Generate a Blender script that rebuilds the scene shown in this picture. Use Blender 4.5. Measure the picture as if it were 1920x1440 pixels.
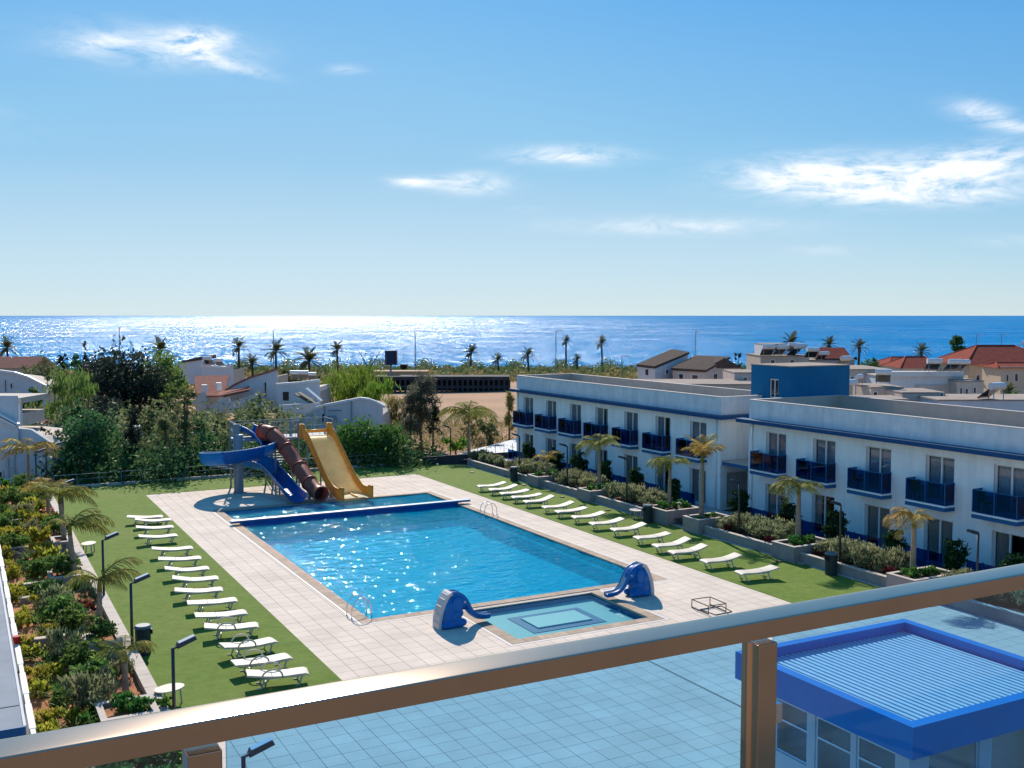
import bpy, bmesh, math, random
import numpy as np
from mathutils import Vector, Matrix, Euler

for o in list(bpy.data.objects):
    bpy.data.objects.remove(o)
SC = bpy.context.scene
COL = SC.collection
R = math.radians

# ------------------------------------------------------------------ camera, light, exposure
EYE = 11.5                                   # camera height above the pool deck
YAW = R(28.1)                                # view axis, clockwise from +Y (+Y runs along the pool)
PITCH = math.atan(128.7 / 1950.0)
FPX = 1950.0                                 # focal length in pixels of the 1920 px wide photograph

cam_data = bpy.data.cameras.new('camera')
cam = bpy.data.objects.new('camera', cam_data)
COL.objects.link(cam)
cam.location = (0, 0, EYE)
cam.rotation_euler = (R(90) - PITCH, 0, -YAW)
cam_data.sensor_width = 36.0
cam_data.lens = 36.0 * FPX / 1920.0
cam_data.clip_start = 0.05
cam_data.clip_end = 120000.0
SC.camera = cam

SUN_EL = R(34.0)
SUN_AZ = R(16.5)                             # clockwise from +Y
sun_dir = Vector((math.sin(SUN_AZ) * math.cos(SUN_EL), math.cos(SUN_AZ) * math.cos(SUN_EL), math.sin(SUN_EL)))
sd = bpy.data.lights.new('sun', 'SUN')
sd.energy = 4.8
sd.angle = R(0.53)
sd.color = (1.0, 0.905, 0.79)
sun = bpy.data.objects.new('sun', sd)
COL.objects.link(sun)
sun.location = (0, 0, 60)
sun.rotation_euler = (-sun_dir).to_track_quat('-Z', 'Y').to_euler()

SC.view_settings.view_transform = 'Standard'
SC.view_settings.look = 'None'
SC.view_settings.gamma = 1.0
SC.view_settings.use_curve_mapping = False
SC.view_settings.exposure = 0.46
SC.cycles.max_bounces = 10
SC.cycles.diffuse_bounces = 3
SC.cycles.glossy_bounces = 4
SC.cycles.transmission_bounces = 6
SC.cycles.transparent_max_bounces = 16
SC.cycles.sample_clamp_indirect = 6.0
SC.cycles.caustics_reflective = False
SC.cycles.caustics_refractive = False
SC.cycles.use_denoising = True

world = bpy.data.worlds.new('World')
SC.world = world
world.use_nodes = True


class NT:
    """Small wrapper that makes and links shader nodes."""
    def __init__(self, tree):
        self.t = tree

    def n(self, kind, **kw):
        nd = self.t.nodes.new(kind)
        ins = kw.pop('ins', {})
        for k, v in kw.items():
            setattr(nd, k, v)
        for k, v in ins.items():
            self.set(nd, k, v)
        return nd

    def set(self, nd, k, v):
        sock = nd.inputs[k]
        if hasattr(v, 'is_output'):
            self.t.links.new(v, sock)
        elif isinstance(v, (tuple, list)) and sock.type == 'RGBA' and len(v) == 3:
            sock.default_value = (*v, 1)
        else:
            sock.default_value = v

    def math(self, op, a, b=0.0, c=None, clamp=False):
        nd = self.n('ShaderNodeMath', operation=op, use_clamp=clamp)
        self.set(nd, 0, a)
        self.set(nd, 1, b)
        if c is not None:
            self.set(nd, 2, c)
        return nd.outputs[0]

    def mix(self, f, a, b, blend='MIX'):
        nd = self.n('ShaderNodeMix', data_type='RGBA', blend_type=blend)
        self.set(nd, 0, f)
        self.set(nd, 6, a)
        self.set(nd, 7, b)
        return nd.outputs[2]

    def noise(self, vec, scale=5.0, detail=4.0, rough=0.55, **kw):
        nd = self.n('ShaderNodeTexNoise', **kw)
        if vec is not None:
            self.set(nd, 'Vector', vec)
        self.set(nd, 'Scale', scale)
        self.set(nd, 'Detail', detail)
        self.set(nd, 'Roughness', rough)
        return nd.outputs['Fac']

    def ramp(self, f, stops):
        nd = self.n('ShaderNodeValToRGB')
        els = nd.color_ramp.elements
        while len(els) < len(stops):
            els.new(0.5)
        for e, (p, c) in zip(els, stops):
            e.position = p
            e.color = (c, c, c, 1) if isinstance(c, (int, float)) else (*c, 1)
        self.set(nd, 0, f)
        return nd.outputs[0]

    def mapping(self, vec, scale=(1, 1, 1), rot=(0, 0, 0), loc=(0, 0, 0)):
        nd = self.n('ShaderNodeMapping')
        self.set(nd, 'Vector', vec)
        nd.inputs['Scale'].default_value = scale
        nd.inputs['Rotation'].default_value = rot
        nd.inputs['Location'].default_value = loc
        return nd.outputs[0]


def sky_world():
    t = world.node_tree
    t.nodes.clear()
    k = NT(t)
    sky = k.n('ShaderNodeTexSky', sky_type='NISHITA')
    sky.sun_disc = False
    sky.sun_elevation = SUN_EL
    sky.sun_rotation = SUN_AZ
    sky.altitude = 20
    sky.air_density = 1.0
    sky.dust_density = 0.6
    sky.ozone_density = 2.5
    geo = k.n('ShaderNodeTexCoord')
    d = k.n('ShaderNodeSeparateXYZ', ins={0: geo.outputs['Generated']})
    az = k.math('MULTIPLY', k.math('ARCTAN2', d.outputs[0], d.outputs[1]), 57.2958)
    el = k.math('MULTIPLY', k.math('ARCSINE', d.outputs[2]), 57.2958)
    # clear coastal blue: pale at the horizon, deeper overhead and away from the sun; a share of the physical sky keeps its glow
    u = k.math('DIVIDE', el, 90.0, clamp=True)
    toward = k.ramp(u, [(0.0, (.57, .70, .75)), (0.03, (.47, .66, .77)), (0.09, (.225, .50, .745)), (0.18, (.088, .37, .735)), (0.5, (.055, .29, .64)), (1.0, (.04, .22, .54))])
    away = k.ramp(u, [(0.0, (.53, .66, .72)), (0.03, (.36, .58, .73)), (0.09, (.115, .39, .70)), (0.18, (.036, .27, .65)), (0.5, (.035, .23, .56)), (1.0, (.04, .22, .54))])
    sunside = k.n('ShaderNodeVectorMath', operation='DOT_PRODUCT', ins={0: geo.outputs['Generated'], 1: tuple(sun_dir)})
    grad = k.mix(k.ramp(sunside.outputs['Value'], [(0.62, 1.0), (0.93, 0.0)]), toward, away)
    phys = k.mix(1.0, sky.outputs[0], (9.0, 9.0, 9.0), 'DARKEN')
    scaled = k.mix(1.0, grad, (7.6, 7.6, 7.6), 'MULTIPLY')
    skycol = k.mix(0.10, scaled, phys)
    comb = k.n('ShaderNodeCombineXYZ', ins={0: az, 1: k.math('MULTIPLY', el, 3.2), 2: 0.0})
    warp = k.n('ShaderNodeTexNoise', ins={'Vector': comb.outputs[0], 'Scale': 0.16, 'Detail': 2.0})
    wv = k.n('ShaderNodeVectorMath', operation='SCALE', ins={0: warp.outputs['Color'], 'Scale': 5.0})
    pv = k.n('ShaderNodeVectorMath', operation='ADD', ins={0: comb.outputs[0], 1: wv.outputs[0]})
    fb = k.noise(pv.outputs[0], 0.42, 7.0, 0.62)
    fine = k.noise(pv.outputs[0], 1.5, 5.0, 0.6)
    # wisps: azimuth, elevation, half width, half height, tilt, density (degrees)
    wisps = [(11.52, 13.92, 1.39, 0.51, 0.047, 1.6), (12.09, 13.14, 1.61, 0.36, -0.154, 0.8), (9.34, 13.46, 3.96, 0.86, 0.01, 0.62), (7.05, 13.37, 1.4, 0.37, 0.183, 0.6), (13.69, 12.71, 1.63, 0.26, -0.161, 0.5), (31.14, 8.59, 2.74, 0.42, -0.011, 1.0), (22.74, 7.16, 1.04, 0.23, -0.038, 1.1), (25.92, 7.02, 1.69, 0.4, 0.003, 1.1), (24.91, 7.38, 2.03, 0.28, 0.102, 0.6), (47.13, 7.13, 5.03, 0.91, -0.06, 1.45), (52.38, 7.52, 2.59, 0.77, 0.045, 1.3), (43.42, 7.32, 2.93, 0.49, -0.038, 0.8), (48.44, 6.2, 5.2, 0.5, -0.04, 1.15), (41.79, 6.72, 1.64, 0.28, -0.13, 0.5), (52.07, 9.96, 1.32, 0.46, -0.234, 0.9), (53.64, 9.14, 1.17, 0.25, -0.183, 0.6), (37.06, 4.8, 5.04, 0.4, -0.017, 0.6), (44.57, 3.39, 1.6, 0.22, -0.018, 0.25), (19.08, 12.9, 0.96, 0.24, 0.033, 0.35), (53.68, 3.71, 1.64, 0.26, -0.032, 0.25), (28.97, 5.77, 0.73, 0.14, -0.002, 0.25), (-6.0, 9.0, 6.0, 0.9, 0.05, 0.5), (70.0, 9.0, 6.0, 1.0, 0.0, 0.6), (84.0, 14.0, 8.0, 1.6, 0.06, 0.6), (-30.0, 12.0, 8.0, 1.4, 0.0, 0.5), (120.0, 11.0, 9.0, 1.5, 0.0, 0.5), (200.0, 12.0, 10.0, 1.6, 0.0, 0.5), (-80.0, 16.0, 9.0, 1.6, 0.0, 0.5)]
    total = 0.0
    for a0, e0, sa, se, tilt, dens in wisps:
        da = k.math('SUBTRACT', az, a0)
        de = k.math('SUBTRACT', k.math('SUBTRACT', el, e0), k.math('MULTIPLY', da, tilt))
        qa = k.math('POWER', k.math('DIVIDE', da, sa), 2.0)
        qe = k.math('POWER', k.math('DIVIDE', de, se), 2.0)
        g = k.math('MULTIPLY', k.math('EXPONENT', k.math('MULTIPLY', k.math('ADD', qa, qe), -1.0)), dens)
        total = k.math('ADD', total, g) if not isinstance(total, float) else g
    shape = k.math('MULTIPLY', total, k.ramp(fb, [(0.33, 0.0), (0.66, 1.0)]))
    shape = k.math('ADD', shape, k.math('MULTIPLY', total, k.math('MULTIPLY', k.math('SUBTRACT', fine, 0.5), 0.7)), clamp=True)
    shape = k.math('MULTIPLY', k.math('POWER', shape, 0.9), 0.9, clamp=True)
    cloud = k.mix(shape, skycol, (7.4, 7.6, 7.9))
    bg = k.n('ShaderNodeBackground', ins={'Color': cloud, 'Strength': 0.106})
    out = k.n('ShaderNodeOutputWorld', ins={'Surface': bg.outputs[0]})


sky_world()


# ------------------------------------------------------------------ photogrammetry helpers (pixel column + distance -> place)
def spot(px, D):
    """Ground position at distance D along the view axis and picture column px (1920 wide)."""
    lat = (px - 960.0) / FPX * (D + 0.066 * 11)
    return (D * math.sin(YAW) + lat * math.cos(YAW), D * math.cos(YAW) - lat * math.sin(YAW))


def height(py, D):
    """Height above the deck of picture row py at distance D."""
    return EYE - (py - 591.3) / FPX * D


def depth_of(x, y):
    return x * math.sin(YAW) + y * math.cos(YAW)


def tz_d(D):
    if D < 84:
        return 0.0
    u = min(1.0, (D - 84) / 230.0)
    z = -6.2 * (u * u * (3 - 2 * u) * .35 + u * .65)
    if D > 345:
        z -= (D - 345) * 0.22
    return z


def ground_z(x, y):
    return tz_d(depth_of(x, y))


# ------------------------------------------------------------------ objects
def link(name, data, parent=None):
    o = bpy.data.objects.new(name, data)
    COL.objects.link(o)
    if parent is not None:
        o.parent = parent
    return o


def tag(o, label=None, cat=None, group=None, kind=None):
    if label:
        o['label'] = label
    if cat:
        o['category'] = cat
    if group:
        o['group'] = group
    if kind:
        o['kind'] = kind
    return o


def thing(name, label, cat, loc=(0, 0, 0), rz=0.0, group=None):
    o = link(name, None)
    o.location = loc
    o.rotation_euler = (0, 0, rz)
    return tag(o, label, cat, group)


def copy_tree(o, parent=None):
    c = o.copy()
    COL.objects.link(c)
    c.parent = parent
    for ch in o.children:
        copy_tree(ch, c)
    return c


class MB:
    """Collects boxes, bars, tubes and faces; build() links them as ONE mesh object."""
    def __init__(self):
        self.v = []
        self.f = []

    def add(self, verts, faces):
        n = len(self.v)
        self.v += [tuple(p) for p in verts]
        self.f += [tuple(i + n for i in f) for f in faces]
        return self

    def box(self, x0, x1, y0, y1, z0, z1):
        if x0 > x1: x0, x1 = x1, x0
        if y0 > y1: y0, y1 = y1, y0
        return self.add([(x0, y0, z0), (x1, y0, z0), (x1, y1, z0), (x0, y1, z0), (x0, y0, z1), (x1, y0, z1), (x1, y1, z1), (x0, y1, z1)],
                        [(3, 2, 1, 0), (4, 5, 6, 7), (0, 1, 5, 4), (1, 2, 6, 5), (2, 3, 7, 6), (3, 0, 4, 7)])

    def bar(self, a, b, w, h=None, up=(0, 0, 1)):
        h = w if h is None else h
        a, b = Vector(a), Vector(b)
        d = (b - a).normalized()
        s = d.cross(Vector(up))
        if s.length < 1e-4:
            s = d.cross(Vector((1, 0, 0)))
        s.normalize()
        u = s.cross(d)
        vs = []
        for p in (a, b):
            for i, j in ((-1, -1), (1, -1), (1, 1), (-1, 1)):
                vs.append(p + s * (i * w / 2) + u * (j * h / 2))
        return self.add(vs, [(3, 2, 1, 0), (4, 5, 6, 7), (0, 1, 5, 4), (1, 2, 6, 5), (2, 3, 7, 6), (3, 0, 4, 7)])

    def tube(self, pts, rad, n=8, cap=True, closed=False):
        pts = [Vector(p) for p in pts]
        m = len(pts)
        rads = rad if isinstance(rad, (list, tuple)) else [rad] * m
        vs, fs = [], []
        ref = None
        for i, p in enumerate(pts):
            a = pts[(i - 1) % m] if (closed or i > 0) else p
            b = pts[(i + 1) % m] if (closed or i < m - 1) else p
            d = (b - a).normalized()
            if ref is None:
                ref = d.cross(Vector((0, 0, 1)))
                if ref.length < 0.05:
                    ref = Vector((1, 0, 0))
            s = (ref - d * ref.dot(d)).normalized()
            ref = s
            u = d.cross(s)
            for j in range(n):
                t = 2 * math.pi * j / n
                vs.append(p + (s * math.cos(t) + u * math.sin(t)) * rads[i])
        for i in range(m if closed else m - 1):
            for j in range(n):
                a, b = i * n + j, i * n + (j + 1) % n
                c, e = ((i + 1) % m) * n + (j + 1) % n, ((i + 1) % m) * n + j
                fs.append((a, b, c, e))
        if cap and not closed:
            fs.append(tuple(reversed(range(n))))
            fs.append(tuple(range((m - 1) * n, m * n)))
        return self.add(vs, fs)

    def cyl(self, x, y, z0, z1, r0, r1=None, n=16):
        return self.tube([(x, y, z0), (x, y, z1)], [r0, r0 if r1 is None else r1], n)

    def prism(self, poly, z0, z1):
        """Vertical prism over a counter-clockwise xy polygon."""
        n = len(poly)
        vs = [(p[0], p[1], z0) for p in poly] + [(p[0], p[1], z1) for p in poly]
        fs = [tuple(reversed(range(n))), tuple(range(n, 2 * n))] + [(i, (i + 1) % n, n + (i + 1) % n, n + i) for i in range(n)]
        return self.add(vs, fs)

    def extrude(self, poly3, vec):
        """A flat 3-D outline pushed along vec."""
        n = len(poly3)
        v = Vector(vec)
        vs = [Vector(p) for p in poly3] + [Vector(p) + v for p in poly3]
        fs = [tuple(reversed(range(n))), tuple(range(n, 2 * n))] + [(i, (i + 1) % n, n + (i + 1) % n, n + i) for i in range(n)]
        return self.add(vs, fs)

    def sheet(self, rows):
        """Grid of points (rows of equal length) as quads."""
        n, m = len(rows), len(rows[0])
        vs = [p for r in rows for p in r]
        fs = [(i * m + j, i * m + j + 1, (i + 1) * m + j + 1, (i + 1) * m + j) for i in range(n - 1) for j in range(m - 1)]
        return self.add(vs, fs)

    def mesh(self, name, mat, smooth=False):
        me = bpy.data.meshes.new(name)
        me.from_pydata([tuple(p) for p in self.v], [], self.f)
        if mat is not None:
            me.materials.append(mat)
        if smooth:
            me.polygons.foreach_set('use_smooth', [True] * len(me.polygons))
        me.update()
        return me

    def build(self, name, mat, parent=None, smooth=False, fix=False, world=False):
        """world=True: the points are world points, stored relative to the unrotated root thing."""
        if world and parent is not None:
            r = parent
            while r.parent is not None:
                r = r.parent
            off = r.location
            self.v = [(p[0] - off[0], p[1] - off[1], p[2] - off[2]) for p in self.v]
        me = self.mesh(name, mat, smooth)
        if fix:
            bm = bmesh.new()
            bm.from_mesh(me)
            bmesh.ops.recalc_face_normals(bm, faces=bm.faces)
            bm.to_mesh(me)
            bm.free()
        return link(name, me, parent)


def auto_smooth(me, ang=35):
    bm = bmesh.new()
    bm.from_mesh(me)
    for f in bm.faces:
        f.smooth = True
    for e in bm.edges:
        if len(e.link_faces) == 2 and e.calc_face_angle(0) > R(ang):
            e.smooth = False
    bm.to_mesh(me)
    bm.free()


def np_mesh(name, verts, quads, mat, smooth=False):
    me = bpy.data.meshes.new(name)
    verts = np.asarray(verts, dtype=np.float32).reshape(-1, 3)
    quads = np.asarray(quads, dtype=np.int32).reshape(-1, 4)
    me.vertices.add(len(verts))
    me.vertices.foreach_set('co', verts.ravel())
    me.loops.add(quads.size)
    me.loops.foreach_set('vertex_index', quads.ravel())
    me.polygons.add(len(quads))
    me.polygons.foreach_set('loop_start', np.arange(0, quads.size, 4, dtype=np.int32))
    me.polygons.foreach_set('loop_total', np.full(len(quads), 4, dtype=np.int32))
    if smooth:
        me.polygons.foreach_set('use_smooth', np.ones(len(quads), dtype=bool))
    me.update(calc_edges=True)
    if mat is not None:
        me.materials.append(mat)
    return me


ORD = ['first', 'second', 'third', 'fourth', 'fifth', 'sixth', 'seventh', 'eighth', 'ninth', 'tenth', 'eleventh', 'twelfth',
       'thirteenth', 'fourteenth', 'fifteenth', 'sixteenth', 'seventeenth', 'eighteenth', 'nineteenth', 'twentieth']


# ------------------------------------------------------------------ materials
def M(name, col, rough=0.6, var=0.0, scale=3.0, bump=0.0, bscale=60.0, metal=0.0, spec=0.18, rand=0.0, col2=None, world_space=False, streak=0.0, coat=0.0, emit=None, trans=0.0):
    m = bpy.data.materials.new(name)
    m.use_nodes = True
    t = m.node_tree
    t.nodes.clear()
    k = NT(t)
    tc = k.n('ShaderNodeTexCoord')
    if world_space:
        vec = k.n('ShaderNodeNewGeometry').outputs['Position']
    else:
        vec = tc.outputs['Object']
    c = (*col, 1)
    if var or col2:
        f = k.ramp(k.noise(vec, scale, 6.0, 0.6), [(0.32, 0.0), (0.68, 1.0)])
        a = tuple(v * (1 - var) for v in col)
        b = tuple(min(1, v * (1 + var)) for v in col) if col2 is None else col2
        c = k.mix(f, a, b)
    if streak:
        sv = k.mapping(vec, (1.3, 1.3, 0.12))
        s = k.ramp(k.noise(sv, 2.2, 5.0, 0.65), [(0.45, 0.0), (0.8, 1.0)])
        c = k.mix(k.math('MULTIPLY', s, streak), c, tuple(v * 0.55 for v in col))
    if rand:
        isl = k.n('ShaderNodeNewGeometry').outputs['Random Per Island']
        obr = k.n('ShaderNodeObjectInfo').outputs['Random']
        r = k.math('FRACT', k.math('ADD', isl, obr))
        c = k.mix(1.0, c, k.ramp(r, [(0.0, 1 - rand), (1.0, 1.0)]), 'MULTIPLY')
    p = k.n('ShaderNodeBsdfPrincipled', ins={'Base Color': c, 'Roughness': rough, 'Metallic': metal, 'Specular IOR Level': spec, 'Coat Weight': coat})
    if emit:
        p.inputs['Emission Color'].default_value = (*emit[0], 1)
        p.inputs['Emission Strength'].default_value = emit[1]
    if bump:
        b = k.n('ShaderNodeBump', ins={'Strength': bump, 'Distance': 0.02, 'Height': k.noise(vec, bscale, 4.0, 0.6)})
        t.links.new(b.outputs[0], p.inputs['Normal'])
    sh = p.outputs[0]
    if trans:
        tl = k.n('ShaderNodeBsdfTranslucent', ins={'Color': c})
        sh = k.n('ShaderNodeMixShader', ins={0: trans, 1: sh, 2: tl.outputs[0]}).outputs[0]
    k.n('ShaderNodeOutputMaterial', ins={'Surface': sh})
    return m


def leafmat(name, c1, c2, c3=None, trans=0.4, clump=1.2, rough=0.55):
    """Leaves: colour differs from leaf to leaf and from clump to clump; some light passes through."""
    m = bpy.data.materials.new(name)
    m.use_nodes = True
    t = m.node_tree
    t.nodes.clear()
    k = NT(t)
    g = k.n('ShaderNodeNewGeometry')
    tc = k.n('ShaderNodeTexCoord')
    c = k.mix(g.outputs['Random Per Island'], c1, c2)
    n = k.ramp(k.noise(tc.outputs['Object'], clump, 3.0, 0.6), [(0.38, 0.0), (0.62, 1.0)])
    if c3:
        c = k.mix(k.math('MULTIPLY', n, 0.75), c, c3)
    else:
        c = k.mix(k.math('MULTIPLY', n, 0.6), c, tuple(v * 0.5 for v in c1))
    ob = k.n('ShaderNodeObjectInfo').outputs['Random']
    hs = k.n('ShaderNodeHueSaturation', ins={'Color': c, 'Hue': k.math('ADD', k.math('MULTIPLY', ob, 0.03), 0.485), 'Value': k.math('ADD', k.math('MULTIPLY', ob, 0.3), 0.85)})
    p = k.n('ShaderNodeBsdfPrincipled', ins={'Base Color': hs.outputs[0], 'Roughness': rough, 'Specular IOR Level': 0.06})
    tr = k.n('ShaderNodeBsdfTranslucent', ins={'Color': hs.outputs[0]})
    mx = k.n('ShaderNodeMixShader', ins={0: min(.6, trans + .1), 1: p.outputs[0], 2: tr.outputs[0]})
    k.n('ShaderNodeOutputMaterial', ins={'Surface': mx.outputs[0]})
    return m


def glassmat(name, tint, refl=1.0, rough=0.0, base=0.04):
    """Thin coloured glass: tinted clear pass-through with a Fresnel reflection."""
    m = bpy.data.materials.new(name)
    m.use_nodes = True
    t = m.node_tree
    t.nodes.clear()
    k = NT(t)
    fr = k.n('ShaderNodeFresnel', ins={'IOR': 1.5})
    tr = k.n('ShaderNodeBsdfTransparent', ins={'Color': tint})
    gl = k.n('ShaderNodeBsdfGlossy', ins={'Color': (0.95, 0.97, 1.0), 'Roughness': rough})
    mx = k.n('ShaderNodeMixShader', ins={0: k.math('MULTIPLY', k.math('MULTIPLY', fr.outputs[0], refl), k.math('SUBTRACT', 1.0, k.n('ShaderNodeNewGeometry').outputs['Backfacing']), clamp=True), 1: tr.outputs[0], 2: gl.outputs[0]})
    k.n('ShaderNodeOutputMaterial', ins={'Surface': mx.outputs[0]})
    return m


def watermat(name, tint, s1, s2, strength, rough=0.03, murk=None, refl=1.0):
    m = bpy.data.materials.new(name)
    m.use_nodes = True
    t = m.node_tree
    t.nodes.clear()
    k = NT(t)
    pos = k.n('ShaderNodeNewGeometry').outputs['Position']
    a = k.noise(k.mapping(pos, (1.0, 1.6, 1)), s1, 3.0, 0.5)
    b = k.noise(k.mapping(pos, (1.5, 1.0, 1), (0, 0, 0.7)), s2, 2.0, 0.5)
    h = k.math('ADD', a, k.math('MULTIPLY', b, 0.35))
    bp = k.n('ShaderNodeBump', ins={'Strength': 1.0, 'Distance': strength, 'Height': h})
    fr = k.n('ShaderNodeFresnel', ins={'IOR': 1.33, 'Normal': bp.outputs[0]})
    tr = k.n('ShaderNodeBsdfTransparent', ins={'Color': tint})
    under = tr.outputs[0]
    if murk:
        bp2 = k.n('ShaderNodeBump', ins={'Strength': 1.0, 'Distance': strength * 2.6, 'Height': h})
        df = k.n('ShaderNodeBsdfDiffuse', ins={'Color': murk[0], 'Normal': bp2.outputs[0]})
        under = k.n('ShaderNodeMixShader', ins={0: murk[1], 1: tr.outputs[0], 2: df.outputs[0]}).outputs[0]
    gl = k.n('ShaderNodeBsdfGlossy', ins={'Color': (1, 1, 1), 'Roughness': rough, 'Normal': bp.outputs[0]})
    mx = k.n('ShaderNodeMixShader', ins={0: k.math('MULTIPLY', fr.outputs[0], refl, clamp=True), 1: under, 2: gl.outputs[0]})
    k.n('ShaderNodeOutputMaterial', ins={'Surface': mx.outputs[0]})
    return m


def seamat():
    m = bpy.data.materials.new('sea_water')
    m.use_nodes = True
    t = m.node_tree
    t.nodes.clear()
    k = NT(t)
    pos = k.n('ShaderNodeNewGeometry').outputs['Position']
    rot = (0, 0, YAW)
    h = k.noise(k.mapping(pos, (0.26, 0.50, 1), rot), 1.0, 5.0, 0.6)
    bp = k.n('ShaderNodeBump', ins={'Strength': 1.0, 'Distance': 1.7, 'Height': h})
    # broken crests: only part of the chop mirrors the light
    crest = k.ramp(k.noise(k.mapping(pos, (0.75, 0.075, 1), rot), 1.0, 3.0, 0.6), [(0.50, 0.0), (0.57, 1.0)])
    patch = k.ramp(k.noise(k.mapping(pos, (0.010, 0.016, 1), rot, (5, 2, 0)), 1.0, 4.0, 0.6), [(0.36, 0.25), (0.66, 1.0)])
    band = k.ramp(k.noise(k.mapping(pos, (0.0016, 0.011, 1), rot), 1.0, 4.0, 0.55), [(0.35, 0.0), (0.7, 1.0)])
    near = k.ramp(k.noise(k.mapping(pos, (0.004, 0.02, 1), rot, (3, 1, 0)), 1.0, 3.0, 0.5), [(0.4, 0.0), (0.65, 1.0)])
    col = k.mix(band, (0.001, 0.125, 0.33), (0.003, 0.175, 0.41))
    col = k.mix(k.math('MULTIPLY', near, 0.45), col, (0.006, 0.22, 0.44))
    df = k.n('ShaderNodeBsdfDiffuse', ins={'Color': col})
    gl = k.n('ShaderNodeBsdfGlossy', ins={'Color': (0.80, 0.92, 1.0), 'Roughness': 0.22, 'Normal': bp.outputs[0]})
    dist = k.n('ShaderNodeVectorMath', operation='LENGTH', ins={0: pos}).outputs['Value']
    graze = k.ramp(k.math('DIVIDE', dist, 6000.0, clamp=True), [(0.08, 0.42), (0.3, 0.75), (1.0, 1.0)])   # flatter view, stronger mirror
    fac = k.math('ADD', 0.006, k.math('MULTIPLY', k.math('MULTIPLY', crest, patch), k.math('MULTIPLY', graze, 0.80)))
    mx = k.n('ShaderNodeMixShader', ins={0: fac, 1: df.outputs[0], 2: gl.outputs[0]})
    k.n('ShaderNodeOutputMaterial', ins={'Surface': mx.outputs[0]})
    return m


WHITE = M('white_render', (0.83, 0.86, 0.83), 0.85, 0.05, 0.9, 0.10, 40, streak=0.36)
PARAPET = M('parapet_render', (0.66, 0.695, 0.70), 0.85, 0.10, 1.2, 0.12, 40, streak=0.45)
BEIGE = M('beige_render', (0.50, 0.42, 0.35), 0.85, 0.08, 1.0, 0.1, 40, streak=0.2)
GREYWALL = M('grey_white_render', (0.60, 0.60, 0.61), 0.85, 0.05, 1.0, 0.1, 40, streak=0.2)
ROOFSCREED = M('roof_screed', (0.34, 0.28, 0.235), 0.95, 0.15, 0.6, 0.1, 30, spec=0.03)
NAVY = M('navy_ledge_paint', (0.010, 0.070, 0.185), 0.6, 0.08, 1.5, 0.03, 60)
BLUE = M('blue_paint', (0.014, 0.115, 0.27), 0.5, 0.08, 1.5, 0.03, 60)
BRIGHTBLUE = M('bright_blue_cladding', (0.004, 0.20, 0.50), 0.5, 0.07, 1.0, streak=0.12)
TOWERBLUE = M('tower_blue_render', (0.006, 0.125, 0.27), 0.8, 0.12, 0.8, 0.15, 30, streak=0.15)
TILE = M('deck_tile', (0.655, 0.55, 0.455), 0.85, 0.10, 0.55, 0.05, 80, rand=0.07, spec=0.08, world_space=True)
GROUT = M('deck_grout', (0.53, 0.44, 0.37), 0.9)
COPING = M('coping_stone', (0.43, 0.32, 0.235), 0.8, 0.15, 4.0, 0.15, 50, rand=0.22, spec=0.1)
GRATE = M('white_grating', (0.58, 0.52, 0.47), 0.7)
CONCRETE = M('planter_concrete', (0.315, 0.268, 0.248), 0.85, 0.14, 2.0, 0.2, 30, streak=0.25)
CONCRETE2 = M('kerb_stone', (0.50, 0.43, 0.37), 0.85, 0.1, 2.0, 0.15, 30)
SOIL = M('red_soil', (0.33, 0.125, 0.05), 0.95, 0.25, 2.0, 0.8, 14, col2=(0.44, 0.20, 0.10))
MULCH = M('dark_mulch', (0.10, 0.055, 0.04), 0.95, 0.4, 3.0, 0.8, 20)
PAVING = M('grey_paving', (0.40, 0.38, 0.37), 0.85, 0.1, 1.5)
STEEL = M('stainless_steel', (0.62, 0.62, 0.63), 0.22, metal=1.0)
BRONZE = M('brushed_bronze_steel', (0.46, 0.345, 0.255), 0.19, metal=1.0, var=0.08, scale=3.0)
DARKMETAL = M('dark_post_metal', (0.028, 0.030, 0.034), 0.45, spec=0.5)
LAMPLENS = M('lamp_lens', (0.55, 0.56, 0.58), 0.3)
GALV = M('galvanised_steel', (0.22, 0.26, 0.30), 0.7, metal=0.0, var=0.1)
PLASTICWHITE = M('white_plastic', (0.57, 0.51, 0.415), 0.6, 0.05, 3.0)
PLASTICGREY = M('grey_plastic', (0.46, 0.45, 0.43), 0.5)
DARKPLASTIC = M('dark_green_plastic', (0.025, 0.04, 0.04), 0.5)
SLIDEBLUE = M('slide_blue', (0.006, 0.22, 0.54), 0.35, 0.12, 1.5, trans=0.25)
SLIDEDEEP = M('slide_deep_blue', (0.006, 0.11, 0.38), 0.38, 0.10, 1.5, trans=0.2)
SLIDERIM = M('slide_pale_rim', (0.34, 0.46, 0.62), 0.35)
SLIDERED = M('slide_brown_red', (0.46, 0.135, 0.09), 0.42, 0.15, 1.5, trans=0.35)
SLIDEDARK = M('slide_mouth_shade', (0.07, 0.018, 0.015), 0.5)  # darkened copy of the slide red, for the shade inside the tube
SLIDEYEL = M('slide_yellow', (0.80, 0.46, 0.085), 0.4, 0.08, 2.0, trans=0.4)
SLIDEBED = M('slide_bed_pale_yellow', (0.95, 0.70, 0.32), 0.42, 0.10, 2.0, trans=0.68)  # paler yellow than the side walls
ELEPHANT = M('elephant_blue', (0.004, 0.125, 0.40), 0.45, 0.08, 2.0)
ELEPHANTGREY = M('elephant_chute_grey', (0.50, 0.49, 0.48), 0.5, 0.08, 2.0)
BLACK = M('black_rubber', (0.012, 0.012, 0.014), 0.6)
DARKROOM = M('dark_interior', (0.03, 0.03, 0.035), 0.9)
CURTAIN = M('pale_curtain', (0.62, 0.58, 0.52), 0.9, trans=0.3)
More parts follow.
